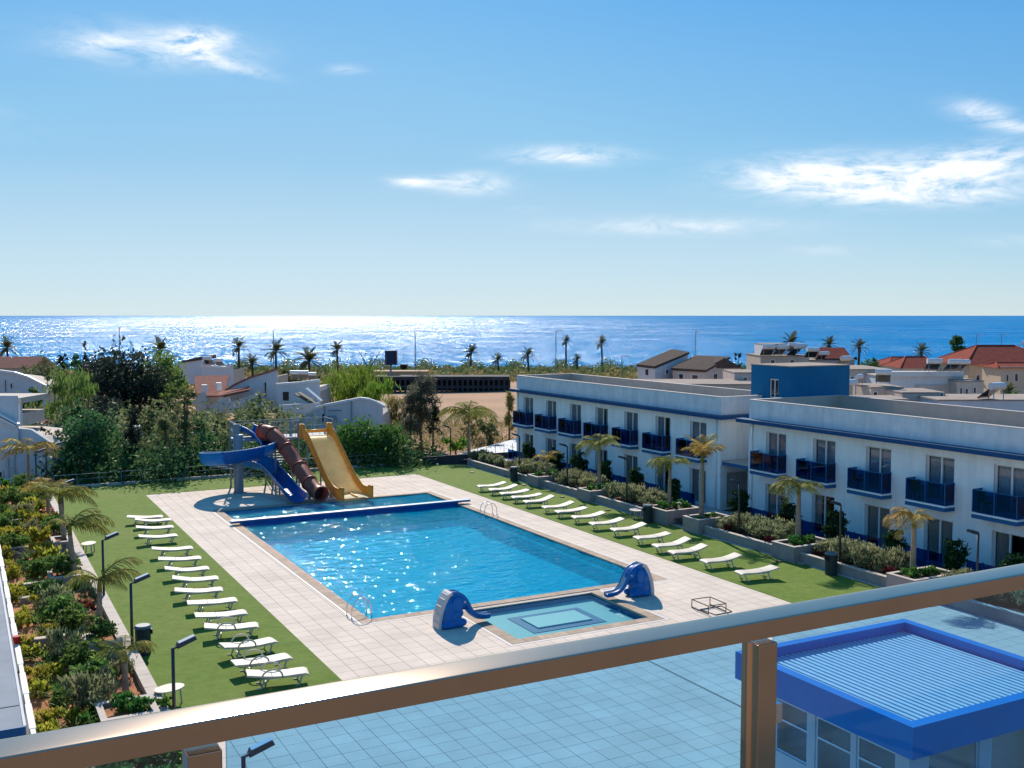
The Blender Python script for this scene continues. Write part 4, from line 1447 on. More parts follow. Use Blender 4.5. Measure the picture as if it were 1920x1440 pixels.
# ================================================================== ELEPHANT SLIDES
def blob_mesh(name, blobs, mat, voxel=0.045, floor=True):
    m = bmesh.new()
    for c, r in blobs:
        mt = Matrix.Translation(c) @ Matrix.Diagonal((*r, 1))
        bmesh.ops.create_uvsphere(m, u_segments=24, v_segments=16, radius=1.0, matrix=mt)
    me = bpy.data.meshes.new(name)
    m.to_mesh(me); m.free()
    ob = bpy.data.objects.new(name, me); COL.objects.link(ob)
    md = ob.modifiers.new('r', 'REMESH'); md.mode = 'VOXEL'; md.voxel_size = voxel
    sm = ob.modifiers.new('s', 'SMOOTH'); sm.iterations = 6; sm.factor = 0.6
    dg = bpy.context.evaluated_depsgraph_get()
    out = bpy.data.meshes.new_from_object(ob.evaluated_get(dg))
    bpy.data.objects.remove(ob)
    if floor:
        for v in out.vertices:
            if v.co.z < 0.0: v.co.z = 0.0
    out.materials.clear(); out.materials.append(mat)
    out.polygons.foreach_set('use_smooth', [True] * len(out.polygons))
    return out


def elephant(label):
    t = thing('elephant_slide', label, 'kids slide', group='blue elephant slides at the paddling pool')
    body = [((.62, 0, .50), (.56, .46, .60)), ((.55, 0, .95), (.42, .42, .52)), ((.95, 0, 1.18), (.44, .40, .42)), ((.80, 0, 1.36), (.34, .34, .26)),
            ((1.0, .27, .20), (.40, .20, .22)), ((1.0, -.27, .20), (.40, .20, .22)), ((.45, 0, .15), (.50, .50, .22)), ((.95, .30, .66), (.26, .16, .22)), ((.95, -.30, .66), (.26, .16, .22)),
            ((1.28, 0, 1.02), (.22, .27, .32))]
    link('body', blob_mesh('body', body, ELEPHANT), t)
    tr = smooth_path([(.55, 0, 1.60), (.95, 0, 1.56), (1.28, 0, 1.34), (1.50, 0, .98), (1.68, 0, .66), (1.95, 0, .42), (2.28, 0, .32), (2.66, 0, .30)], 5)
    m = MB()
    w, th = .24, .17
    def tsec(i):
        u = i / (len(tr) - 1)
        ww = w * (1.12 - .25 * u); d = th * (1.1 - .2 * u)
        return [(-ww, .09), (-ww + .05, .09), (-ww + .07, 0), (ww - .07, 0), (ww - .05, .09), (ww, .09), (ww * .98, -d * .5), (ww * .6, -d), (-ww * .6, -d), (-ww * .98, -d * .5)]
    sweep(m, tr, tsec)
    o = m.build('trunk', ELEPHANT, t, fix=True); auto_smooth(o.data, 45)
    m = MB()
    rows = []
    for i, p in enumerate(tr):
        u = i / (len(tr) - 1)
        ww = w * (1.12 - .25 * u) - .045
        a, b = tr[max(0, i - 1)], tr[min(len(tr) - 1, i + 1)]
        d = (b - a).normalized(); up = d.cross(Vector((0, 1, 0))) * -1
        if up.z < 0 and abs(up.x) < .01: up = -up
        q = p + Vector((-d.z, 0, d.x)) * .012
        rows.append([q + Vector((0, -ww, 0)) + Vector((-d.z, 0, d.x)) * .075, q + Vector((0, -ww + .03, 0)), q + Vector((0, ww - .03, 0)), q + Vector((0, ww, 0)) + Vector((-d.z, 0, d.x)) * .075])
    m.sheet(rows); m.build('chute', ELEPHANTGREY, t)
    bk = smooth_path([(-.02, 0, 0.0), (0.0, 0, .40), (.10, 0, .86), (.28, 0, 1.30), (.45, 0, 1.56), (.62, 0, 1.66)], 5)
    m = MB()
    sweep(m, bk, [(-.36, .0), (-.36, .05), (.36, .05), (.36, 0), (.30, -.12), (-.30, -.12)])
    o = m.build('back_plate', ELEPHANTGREY, t, fix=True); auto_smooth(o.data, 45)
    for i in (4, 8, 12, 16, 20):
        p = bk[i]
        MB().box(p.x - .075, p.x + .02, -.28, .28, p.z - .02, p.z + .02).build('step', ELEPHANTGREY, o)
    for s in (1, -1):
        ear = bmesh.new()
        bmesh.ops.create_uvsphere(ear, u_segments=18, v_segments=12, radius=1, matrix=Matrix.Translation((.86, s * .42, 1.10)) @ Matrix.Rotation(R(14 * s), 4, 'Z') @ Matrix.Diagonal((.27, .06, .36, 1)))
        me = bpy.data.meshes.new('ear'); ear.to_mesh(me); ear.free(); me.materials.append(ELEPHANT)
        me.polygons.foreach_set('use_smooth', [True] * len(me.polygons)); link('ear', me, t)
        eye = bmesh.new()
        bmesh.ops.create_uvsphere(eye, u_segments=12, v_segments=8, radius=1, matrix=Matrix.Translation((1.30, s * .275, 1.14)) @ Matrix.Diagonal((.075, .035, .055, 1)))
        me = bpy.data.meshes.new('eye'); eye.to_mesh(me); eye.free(); me.materials.append(FRAME); e_ = link('eye', me, t)
        pu = bmesh.new()
        bmesh.ops.create_uvsphere(pu, u_segments=10, v_segments=6, radius=1, matrix=Matrix.Translation((1.325, s * .30, 1.135)) @ Matrix.Diagonal((.03, .018, .03, 1)))
        me = bpy.data.meshes.new('pupil'); pu.to_mesh(me); pu.free(); me.materials.append(BLACK); link('pupil', me, e_)
        tusk = MB(); tusk.tube([(1.25, s * .25, .86), (1.42, s * .27, .74), (1.5, s * .26, .72)], [.05, .04, .015], 8)
        tusk.build('tusk', ELEPHANT, t, smooth=True)
    return t


e1 = elephant('blue elephant slide showing its grey back, trunk reaching toward the paddling pool')
e1.location = (15.27, 34.45, 0.0)
e1.scale = (.8, .8, .8)
e2 = copy_tree(e1)
e2['label'] = 'blue elephant slide turned with its grey trunk chute showing, beside the turf side deck'
e2.location = (25.0, 34.75, 0.0)
e2.rotation_euler = (0, 0, R(180))

# ================================================================== POOL LADDERS, LOUNGERS AND SMALL THINGS
def ladder(label):
    t = thing('pool_ladder', label, 'ladder', group='steel pool ladders')
    for s in (-1, 1):
        pts = [(-.62, s * .28, .0), (-.60, s * .28, .36), (-.45, s * .28, .64), (-.2, s * .28, .72), (.05, s * .28, .62), (.16, s * .28, .4), (.18, s * .28, -.1), (.18, s * .28, -1.0)]
        m = MB(); m.tube(smooth_path(pts, 4), .021, 8); m.build('handrail', STEEL, t, smooth=True)
        m = MB(); m.cyl(-.62, s * .28, 0.012, .03, .06, n=12); m.build('floor_flange', STEEL, t)
    for z in (-.15, -.42, -.7):
        MB().box(.13, .23, -.28, .28, z - .015, z + .015).build('step', STEEL, t)
    return t


l1 = ladder('steel pool ladder on the turf and hotel wing side, near the divider beam')
l1.location = (26.6, 53.1, 0); l1.rotation_euler = (0, 0, R(180))
l2 = copy_tree(l1); l2['label'] = 'steel pool ladder in the pool corner close to the glass railing'
l2.location = (13.55, 37.45, 0); l2.rotation_euler = (0, 0, 0)


def lounger(arms, label, back=12.0):
    """Foot end at the origin, head end toward +X."""
    t = thing('sun_lounger', label, 'sun lounger')
    w = .31
    def plate(pts, name):
        m = MB()
        rows_t, rows_b = [], []
        for x, z in pts:
            rows_t.append([(x, y, z + .012 * math.cos(y / w * 1.4)) for y in (-w, -w * .5, 0, w * .5, w)])
            rows_b.append([(x, y, z - .055) for y in (-w, -w * .5, 0, w * .5, w)])
        m.sheet(rows_t)
        n = len(m.v)
        m.sheet([r[::-1] for r in rows_b])
        for r, q in ((0, 0), (-1, -1)):
            pass
        k = len(pts)
        for i in range(k - 1):
            for c in (0, 4):
                a, b = i * 5 + c, (i + 1) * 5 + c
                a2, b2 = n + i * 5 + (4 - c), n + (i + 1) * 5 + (4 - c)
                m.f.append((a, b, b2, a2) if c == 0 else (b, a, a2, b2))
        for i in (0, k - 1):
            for c in range(4):
                a, b = i * 5 + c, i * 5 + c + 1
                a2, b2 = n + i * 5 + (4 - c), n + i * 5 + (3 - c)
                m.f.append((b, a, a2, b2) if i == 0 else (a, b, b2, a2))
        return m
    seat = [(0, .33), (.10, .375), (.35, .37), (.65, .355), (.9, .36), (1.12, .375)]
    o = plate(seat, 'seat').build('seat', PLASTICWHITE, t, fix=True); auto_smooth(o.data, 40)
    tb = math.tan(R(back))
    bk = [(1.135, .378), (1.3, .378 + .165 * tb * .7), (1.5, .378 + .365 * tb * .85), (1.68, .378 + .545 * tb), (1.80, .378 + .665 * tb * 1.08), (1.88, .378 + .745 * tb * .98)]
    b_ = plate(bk, 'backrest').build('backrest', PLASTICWHITE, t, fix=True); auto_smooth(b_.data, 40)
    for x in (.3, 1.45):
        for s in (-1, 1):
            MB().tube([(x - .10, s * .24, .31), (x, s * .28, .02), (x + .12, s * .28, .012)], [.03, .028, .026], 6).build('leg', PLASTICGREY, t)
    for s in (-1, 1):
        MB().box(.12, 1.4, s * .27 - .02, s * .27 + .02, .285, .325).build('side_rail', PLASTICGREY, t)
    MB().bar((1.3, -.26, .10), (1.3, .26, .10), .035).build('cross_bar', PLASTICGREY, t)
    if arms:
        for s in (-1, 1):
            a = smooth_path([(.80, s * .33, .33), (.86, s * .36, .50), (1.02, s * .37, .60), (1.22, s * .37, .60), (1.38, s * .36, .50), (1.44, s * .33, .36)], 4)
            m = MB(); m.tube(a, .028, 6); m.build('armrest', PLASTICWHITE, t, smooth=True)
    return t


RIGHTL = [(29.73, 60.51), (29.78, 58.94), (29.75, 57.34), (29.75, 55.83), (29.68, 54.12), (29.78, 52.04), (29.74, 50.48), (29.73, 48.66), (29.64, 46.67), (29.79, 44.82), (29.72, 42.6), (29.48, 40.67), (29.33, 39.18), (29.55, 37.03), (29.55, 34.63)]
LEFTL = [((8.08, 60.01), (9.76, 59.58)), ((8.38, 58.6), (10.01, 58.45)), ((8.05, 56.6), (9.77, 56.4)), ((7.86, 54.2), (9.55, 54.1)), ((7.87, 51.01), (9.67, 50.81)), ((7.79, 48.79), (9.59, 48.48)), ((7.75, 46.58), (9.49, 46.32)),
         ((7.66, 44.72), (9.47, 44.37)), ((7.48, 42.78), (9.22, 42.43)), ((7.56, 40.83), (9.36, 40.58)), ((7.48, 38.83), (9.27, 38.69)), ((7.43, 37.24), (9.24, 36.85)), ((7.38, 34.69), (9.31, 34.86)), ((7.31, 32.9), (9.28, 32.95)), ((7.62, 31.56), (9.37, 31.29))]
def tilt_back(o, deg):
    for ch in o.children:
        if ch.name.startswith('backrest'):
            a = -R(deg)
            hx, hz = 1.13, .37
            ch.rotation_euler = (0, a, 0)
            ch.location = (hx - (hx * math.cos(a) + hz * math.sin(a)), 0, hz - (-hx * math.sin(a) + hz * math.cos(a)))


protoA = lounger(False, 'x')
protoB = lounger(True, 'x', 4.0)
usedA = usedB = False
for i, (x, y) in enumerate(reversed(RIGHTL)):
    o = protoA if not usedA else copy_tree(protoA)
    usedA = True
    o.location = (x + .05, y, .014)
    o.rotation_euler = (0, 0, R(-9 + rng.uniform(-3, 3)))
    o['group'] = 'loungers on the turf beside the hotel wings'
    tilt_back(o, rng.choice((0, 0, 3, 6, 9, -4)))
    o['label'] = 'white sun lounger on the hotel side turf, %s' % (ORD[i] + ' from the glass railing' if i else 'the one closest to the glass railing')
protoC = lounger(False, 'x', 3.0)
usedC = False
for i, (h, f) in enumerate(reversed(LEFTL)):
    arms = i < 4
    if arms:
        o = protoB if not usedB else copy_tree(protoB); usedB = True
    else:
        o = protoC if not usedC else copy_tree(protoC); usedC = True
    o.location = (f[0] + .06, f[1], .014)
    o.rotation_euler = (0, 0, math.atan2(h[1] - f[1], h[0] - f[0]) + R(rng.uniform(-1.5, 1.5)))
    tilt_back(o, rng.choice((0, 0, 2, 5, 8, 14)) if not arms else rng.choice((0, 4)))
    o['group'] = 'loungers on the turf beside the red soil garden'
    o['label'] = 'white sun lounger %son the garden side turf, %s' % ('with arched arms ' if arms else '', ORD[i] + ' from the railing' if i else 'closest to the railing')


def oval_table(label):
    t = thing('side_table', label, 'table', group='oval white tables on the turf')
    m = MB(); m.prism([(.46 * math.cos(a), .33 * math.sin(a)) for a in [2 * math.pi * i / 24 for i in range(24)]], .44, .475)
    m.build('table_top', PLASTICWHITE, t)
    for sx in (-1, 1):
        for sy in (-1, 1):
            MB().bar((sx * .28, sy * .2, 0), (sx * .25, sy * .17, .44), .04).build('leg', PLASTICGREY, t)
    return t


tb = oval_table('oval white side table tucked beside the retaining wall and dark bin')
tb.location = (33.75, 48.3, .014); tb.rotation_euler = (0, 0, R(80))
for (x, y, a, lb) in ((5.35, 53.6, 70, 'oval white side table by the kerb beside the drooping garden palms'), (5.25, 31.4, 20, 'oval white side table by the kerb among leaves near the railing')):
    c = copy_tree(tb); c.location = (x, y, .014); c.rotation_euler = (0, 0, R(a)); c['label'] = lb


def bin_(label):
    t = thing('litter_bin', label, 'bin', group='dark litter bins on the turf')
    m = MB(); m.prism([(.27 * math.cos(a) * (1 if abs(math.cos(a)) < .8 else .95), .27 * math.sin(a)) for a in [2 * math.pi * i / 12 for i in range(12)]], 0, .92)
    m.build('body', DARKPLASTIC, t)
    m = MB(); m.cyl(0, 0, .923, 1.0, .30, .24, 14); m.build('lid', M('bin_lid', (.12, .15, .16), .4), t)
    MB().box(-.30, -.255, -.12, .12, .68, .84).build('opening', BLACK, t)
    return t


b0 = bin_('dark litter bin by a lamp post at the far wing retaining wall')
b0.location = (33.9, 63.2, .014)
for x, y, lb in ((33.6, 46.9, 'dark litter bin beside the pinkish planter box at the path opening'), (33.95, 33.5, 'dark litter bin before the silvery hedge, close to the railing'), (5.28, 36.5, 'dark litter bin with pale lid by the garden kerb')):
    c = copy_tree(b0); c.location = (x, y, .014); c['label'] = lb; c.rotation_euler = (0, 0, R(180) if x < 10 else 0)


def lamp(label, h):
    t = thing('garden_lamp', label, 'lamp post', group='black garden lamp posts')
    m = MB(); m.tube([(0, 0, 0), (0, 0, h)], [.052, .045], 10); o = m.build('post', DARKMETAL, t, smooth=True)
    MB().box(-.09, .09, -.09, .09, 0, .03).build('base_plate', DARKMETAL, o)
    MB().bar((0, 0, h - .02), (.16, 0, h + .03), .05).build('arm', DARKMETAL, t)
    m = MB()
    m.add([(.10, -.13, h - .01), (.62, -.13, h + .16), (.62, .13, h + .16), (.10, .13, h - .01), (.14, -.10, h + .12), (.58, -.10, h + .25), (.58, .10, h + .25), (.14, .10, h + .12)],
          [(3, 2, 1, 0), (4, 5, 6, 7), (0, 1, 5, 4), (1, 2, 6, 5), (2, 3, 7, 6), (3, 0, 4, 7)])
    hd = m.build('lamp_head', DARKMETAL, t)
    m = MB()
    m.add([(.15, -.09, h + .122), (.57, -.09, h + .252), (.57, .09, h + .252), (.15, .09, h + .122), (.15, -.09, h + .13), (.57, -.09, h + .262), (.57, .09, h + .262), (.15, .09, h + .13)],
          [(3, 2, 1, 0), (4, 5, 6, 7), (0, 1, 5, 4), (1, 2, 6, 5), (2, 3, 7, 6), (3, 0, 4, 7)])
    m.build('lens', LAMPLENS, hd)
    return t


la = lamp('black lamp post at the garden kerb seen through the blue glass panel', 2.62)
la.location = (4.85, 20.6, 0)
for x, y, rz, lb in ((4.85, 28.35, 5, 'black lamp post at the garden kerb just above the hand rail'), (4.86, 36.0, 5, 'black lamp post at the garden kerb beside the dark bin'), (4.86, 43.55, 8, 'tall black lamp post at the garden kerb, third above the hand rail'),
                     (4.68, 59.0, 0, 'black lamp post half hidden behind the drooping palm fronds'), (4.3, 73.6, 0, 'thin black lamp post by the grey white villa, nearest its canopy'), (5.05, 75.6, 20, 'black lamp post beyond the far garden corner before the grey white villa'), (5.7, 77.2, 0, 'short looking lamp with pale lens at the far garden corner')):
    c = copy_tree(la); c.location = (x, y, 0); c.rotation_euler = (0, 0, R(rz)); c['label'] = lb
for i, (x, y) in enumerate(((34.72, 63.9), (34.72, 57.4), (34.72, 50.6), (34.72, 40.6), (34.72, 33.75), (34.8, 26.7))):
    c = copy_tree(la); c.location = (x, y, .40); c.rotation_euler = (0, 0, R(186))
    c['label'] = 'black lamp post in the hedge bed, ' + ['beside the farthest bin', 'second from the sea end', 'at the middle of the farther wing', 'beside the path opening', 'just past the bin near the railing', 'closest to the railing'][i]
c = copy_tree(la); c.location = (34.3, 74.6, 0); c.rotation_euler = (0, 0, R(180)); c['label'] = 'black lamp post at the lawn end corner by the pale ramp'

t = thing('stool_frame', 'empty metal table frame standing on the deck near the turf', 'frame', (25.7, 31.7, 0))
DARKBAR = M('dark_bare_steel', (0.06, 0.05, 0.048), 0.5)
c4 = [(25.25, 32.24), (26.12, 32.2), (26.05, 31.14), (25.22, 31.18)]
for i in range(4):
    a, b = c4[i], c4[(i + 1) % 4]
    MB().bar((*a, .33), (*b, .33), .03).build('top_bar', DARKBAR, t, world=True)
    MB().bar((*a, .0), (*a, .33), .026).build('leg', DARKBAR, t, world=True)
for a, b in ((c4[0], c4[3]), (c4[1], c4[2])):
    MB().bar((*a, .03), (*b, .03), .03).build('runner', DARKBAR, t, world=True)
t = thing('floor_frame', 'flat metal frame lying on the deck beneath the table frame', 'frame', (25.9, 31.4, 0))
c4 = [(25.36, 31.86), (25.41, 30.98), (26.25, 31.02), (26.41, 31.86)]
for i in range(4):
    MB().bar((*c4[i], .016), (*c4[(i + 1) % 4], .016), .028).build('bar', DARKBAR, t, world=True)
for i, (x, y) in enumerate(((33.0, 68.0), (33.5, 56.0), (33.6, 50.9), (33.55, 36.4), (33.6, 61.2))):
    t = thing('ground_spotlight', 'small dark spotlight set in the turf by the wall, ' + ['farthest out', 'by the second far lamp', 'before the oval table', 'on the closer wing stretch', 'near the farthest bin'][i], 'spotlight', (x, y, .014), group='spotlights set in the turf')
    m = MB(); m.cyl(0, 0, 0, .05, .16, .14, 12); m.build('housing', BLACK, t)
    m = MB(); m.cyl(0, 0, .051, .056, .10, n=12); m.build('lens', DARKMETAL, t)

# ================================================================== VEGETATION
NRNG = np.random.RandomState(77)


def leaf_quads(c, a, s, l, w):
    """Diamond leaves: centre c, axis a, side s (arrays n x 3), length l, width w (n)."""
    a = a / (np.linalg.norm(a, axis=1, keepdims=True) + 1e-9)
    s = s - a * np.sum(a * s, axis=1, keepdims=True)
    s = s / (np.linalg.norm(s, axis=1, keepdims=True) + 1e-9)
    l = l[:, None] / 2
    w = w[:, None] / 2
    v = np.stack([c - a * l, c + s * w, c + a * l, c - s * w], axis=1)
    return v.reshape(-1, 3)


def crown_mesh(name, mat, blobs, clumps, per, csize, leaf, mode='round', seed=0, shell=0.55):
    """blobs: [(cx,cy,cz,rx,ry,rz)]; each gets clumps of leaves spread near its surface."""
    r = np.random.RandomState(seed)
    vs = []
    tot = sum(b[3] * b[5] for b in blobs)
    for b in blobs:
        k = max(2, int(clumps * b[3] * b[5] / tot))
        d = r.randn(k, 3)
        d /= np.linalg.norm(d, axis=1, keepdims=True)
        rad = shell + (1.02 - shell) * r.rand(k, 1) ** 0.6
        cc = np.array(b[:3]) + d * rad * np.array(b[3:])
        cs = csize * (0.6 + 0.8 * r.rand(k))
        n = k * per
        idx = np.repeat(np.arange(k), per)
        c = cc[idx] + r.randn(n, 3) * cs[idx][:, None] * np.array([1, 1, .75]) * .55
        l = leaf[0] * (0.6 + 0.8 * r.rand(n))
        w = leaf[1] * (0.6 + 0.8 * r.rand(n))
        a = r.randn(n, 3)
        if mode == 'weep':
            a = a * .28 + np.array([0, 0, -1.0]) + d[idx] * .25
        elif mode == 'up':
            a = a * .45 + np.array([0, 0, 1.0]) + d[idx] * .6
        elif mode == 'needle':
            a = a * .6 + d[idx] * .5 + np.array([0, 0, -.45])
        else:
            a = a + d[idx] * .7
        s = r.randn(n, 3)
        vs.append(leaf_quads(c, a, s, l, w))
    v = np.concatenate(vs)
    q = np.arange(len(v)).reshape(-1, 4)
    return np_mesh(name, v, q, mat)


def tree(px, D, ytop, wpx, kind, mat, label, group='trees beyond the lawn', seed=None, ybase=None, dens=1.0, cat='tree'):
    x, y = spot(px, D)
    zb = tz_d(D)
    h = height(ytop, D) - zb
    w = wpx / FPX * D
    seed = int(px * 7 + D) if seed is None else seed
    rr = random.Random(seed)
    t = thing({'cypress': 'cypress_tree', 'weep': 'willow_like_tree', 'bush': 'large_shrub', 'wispy': 'feathery_tree'}.get(kind, 'leafy_tree'), label, cat, (x, y, zb), rr.uniform(0, 6.28), group)
    R_ = w / 2
    blobs = []
    if kind == 'round':
        nb = 7
        blobs.append((0, 0, h * .62, R_ * .7, R_ * .7, h * .33))
        for i in range(nb):
            a = 6.28 * i / nb + rr.uniform(-.3, .3)
            rad = R_ * rr.uniform(.35, .62)
            zz = h * rr.uniform(.36, .80)
            sz = R_ * rr.uniform(.34, .52)
            blobs.append((math.cos(a) * rad, math.sin(a) * rad, zz, sz, sz, min(sz * rr.uniform(.8, 1.2), h - zz)))
        trunk_top = h * .6
    elif kind == 'bush':
        for i in range(8):
            a = 6.28 * i / 8 + rr.uniform(-.4, .4)
            rad = R_ * rr.uniform(.3, .6)
            sz = R_ * rr.uniform(.4, .55)
            blobs.append((math.cos(a) * rad, math.sin(a) * rad, h * rr.uniform(.28, .62), sz, sz, h * .34))
        blobs.append((0, 0, h * .58, R_ * .6, R_ * .6, h * .42))
        trunk_top = h * .4
    elif kind == 'column':
        for i in range(7):
            u = i / 6
            zz = h * (.16 + .72 * u)
            sz = R_ * (1.0 - .45 * u ** 2) * rr.uniform(.75, 1.0)
            blobs.append((rr.uniform(-.25, .25) * R_, rr.uniform(-.25, .25) * R_, zz, sz * .85, sz * .85, h * .14))
        trunk_top = h * .85
    elif kind == 'cypress':
        for i in range(6):
            u = i / 5
            blobs.append((0, 0, h * (.1 + .8 * u), R_ * (1 - .8 * u ** 1.5), R_ * (1 - .8 * u ** 1.5), h * .16))
        trunk_top = h * .8
    elif kind == 'wispy':
        for i in range(13):
            u = rr.uniform(0, 1)
            a = rr.uniform(0, 6.28)
            rad = R_ * rr.uniform(.05, .75) * (1 - .45 * u)
            blobs.append((math.cos(a) * rad, math.sin(a) * rad, h * (.30 + .60 * u), R_ * rr.uniform(.26, .42), R_ * rr.uniform(.26, .42), h * rr.uniform(.07, .13)))
        trunk_top = h * .9
    elif kind == 'weep':
        for i in range(8):
            a = 6.28 * i / 8
            rad = R_ * rr.uniform(.45, .62)
            blobs.append((math.cos(a) * rad, math.sin(a) * rad, h * rr.uniform(.45, .60), R_ * .38, R_ * .38, h * .38))
        blobs.append((0, 0, h * .72, R_ * .6, R_ * .6, h * .27))
        trunk_top = h * .6
    area = w * h
    leafl = max(.15, min(.42, .0038 * D))
    lw = leafl * {'wispy': .22, 'weep': .28, 'cypress': .4, 'column': .4}.get(kind, .55)
    mode = {'wispy': 'needle', 'weep': 'weep', 'cypress': 'up', 'column': 'needle'}.get(kind, 'round')
    ll = leafl * {'wispy': 2.2, 'weep': 2.6, 'cypress': 1.2, 'column': 1.6}.get(kind, 1.0)
    n = int(dens * area / (ll * lw) * {'wispy': 3.6, 'weep': 5.0, 'cypress': 6, 'column': 5.5}.get(kind, 5.5))
    n = min(n, 13000)
    per = 26
    cl = max(12, n // per)
    csize = {'wispy': .16, 'weep': .2, 'bush': .17}.get(kind, .22) * R_ * 1.2
    me = crown_mesh('crown', mat, blobs, cl, per, csize, (ll, lw), mode, seed % 9999, .3 if kind in ('cypress', 'column') else .55)
    link('crown', me, t)
    m = MB()
    r0 = max(.08, h * .022)
    tops = [(rr.uniform(-.1, .1) * R_, rr.uniform(-.1, .1) * R_, trunk_top)]
    m.tube([(0, 0, -.3), (rr.uniform(-.05, .05) * R_, 0, trunk_top * .5), tops[0]], [r0, r0 * .75, r0 * .35], 7)
    for b in rr.sample(blobs, min(5, len(blobs))):
        z0 = trunk_top * rr.uniform(.25, .6)
        m.tube([(0, 0, z0), (b[0] * .5, b[1] * .5, (z0 + b[2]) / 2 + .1), (b[0] * .9, b[1] * .9, b[2])], [r0 * .5, r0 * .35, r0 * .15], 5)
    m.build('trunk', BARK, t, smooth=True)
    return t


# trees beyond the lawn, picture column, distance, top row, width
tree(240, 113, 640, 172, 'bush', F_DARK, 'huge dark evergreen tree rising above all others beyond the lawn', dens=1.5)
tree(205, 118, 640, 95, 'round', F_DARK, 'dark evergreen with an open ragged top beside the huge dark tree', dens=.55)
tree(300, 119, 652, 95, 'round', F_PALE, 'pale green airy tree just behind the huge dark evergreen')
tree(335, 112, 690, 60, 'bush', F_PALE, 'light yellowish green small tree beside the huge dark evergreen')
tree(137, 101, 692, 95, 'weep', F_PALE, 'soft pale green feathery tree in front of the huge dark evergreen')
tree(88, 104, 740, 60, 'weep', F_PALE, 'pale green low tree next to the pink tiled roof')
tree(165, 74.5, 762, 120, 'round', F_DEEP, 'dense deep green tree at the lawn end beside the grey white villa', dens=1.2)
tree(205, 75.5, 815, 70, 'bush', F_DEEP, 'deep green bushy tree touching the lawn end wall')
tree(128, 72.5, 840, 60, 'bush', F_DEEP, 'dark spreading shrub before the villa wall at the lawn end')
tree(250, 76, 766, 52, 'column', F_DARK, 'narrow dark cypress like tree at the lawn end wall', dens=1.1)
tree(350, 77.5, 722, 84, 'column', F_OLIVE, 'tall feathery olive green tree at the lawn end, beside the blue slide', dens=.55)
tree(312, 79, 770, 60, 'wispy', F_OLIVE, 'thin see through olive tree beside the narrow dark tree')
tree(285, 77, 830, 60, 'bush', F_OLIVE, 'low olive bush under the thin see through tree', dens=.7)
tree(385, 78, 790, 70, 'column', F_DEEP, 'dark green ragged tree directly left of the slide tower'.replace('left of', 'beside'), dens=.7)
tree(425, 80, 800, 90, 'bush', F_OLIVE, 'dusty olive bush behind the blue spiral slide', dens=.8)
tree(478, 97, 737, 130, 'bush', F_OLIVE, 'broad dusty olive tree with pointed top behind the slide tower')
tree(530, 82, 830, 90, 'bush', F_DEEP, 'dark shrub behind the tube slide at the lawn end', dens=.8)
tree(440, 77, 850, 110, 'bush', F_DEEP, 'dark low shrub under the spiral slide at the lawn end', dens=.8)
tree(660, 126, 688, 140, 'weep', F_WEEP, 'bright green weeping tree behind the white curved villa', dens=1.2)
tree(710, 117, 706, 70, 'weep', F_WEEP, 'smaller bright weeping tree beside the broad weeping one')
tree(745, 108, 745, 60, 'weep', F_DRY, 'yellowish dry weeping shrub between the weeping tree and grey tree')
tree(790, 90, 697, 92, 'wispy', F_GREY, 'tall grey olive eucalyptus like tree beside the dry field', dens=1.3)
tree(770, 88, 740, 70, 'wispy', F_GREY, 'shorter grey olive tree in front of the tall grey one', dens=1.0)
tree(812, 91, 745, 50, 'wispy', F_DARK, 'dark slim tree half hidden behind the tall grey one', dens=.9)
tree(728, 80, 797, 85, 'round', F_LUSH, 'lush green rounded tree beside the yellow slide at the lawn end', dens=1.3)
tree(668, 80, 792, 105, 'round', F_LUSH, 'lush green wide tree behind the yellow slide', dens=1.3)
tree(625, 81, 825, 80, 'round', F_DEEP, 'deep green shrub showing behind the yellow slide')
tree(855, 86, 812, 52, 'bush', F_WEEP, 'bright green small shrub at the edge of the dry field')
tree(885, 98, 768, 70, 'bush', F_DRY, 'dry yellow olive bush at the corner of the dry field')
tree(915, 92, 780, 70, 'bush', F_OLIVE, 'dark olive bush beyond the pale ramp')
tree(955, 96, 735, 22, 'wispy', F_DRY, 'thin dry sapling against the corner of the hotel wing')
tree(180, 71.8, 882, 54, 'bush', F_YELLOW, 'yellow green low shrub at the lawn end wall corner', dens=.9)
tree(98, 77, 796, 64, 'bush', F_DARK, 'dark evergreen bush hanging over the villa wall')
tree(163, 172, 640, 18, 'cypress', F_DARK, 'slim dark cypress standing before the sea')
tree(121, 175, 652, 26, 'bush', F_DARK, 'dark brownish round tree before the sea')
tree(148, 170, 655, 40, 'bush', F_DEEP, 'green mixed shrub beside the slim cypress')
tree(78, 150, 668, 90, 'bush', F_OLIVE, 'olive scrub tree beyond the sloped white wall')
tree(110, 140, 695, 70, 'bush', F_OLIVE, 'olive bush between the sloped wall and pale trees')
tree(20, 112, 735, 60, 'bush', F_PALE, 'yellowish green bush under the sloped white wall')
tree(55, 110, 725, 50, 'bush', F_DEEP, 'green bush beside the yellowish one under the sloped wall')
tree(545, 190, 672, 60, 'bush', F_OLIVE, 'grey olive shrub among the shore palms')
tree(600, 185, 690, 70, 'bush', F_OLIVE, 'olive shrub below the bushy shore palm')
tree(500, 175, 690, 50, 'bush', F_DRY, 'dry shrub beyond the villa roofs')
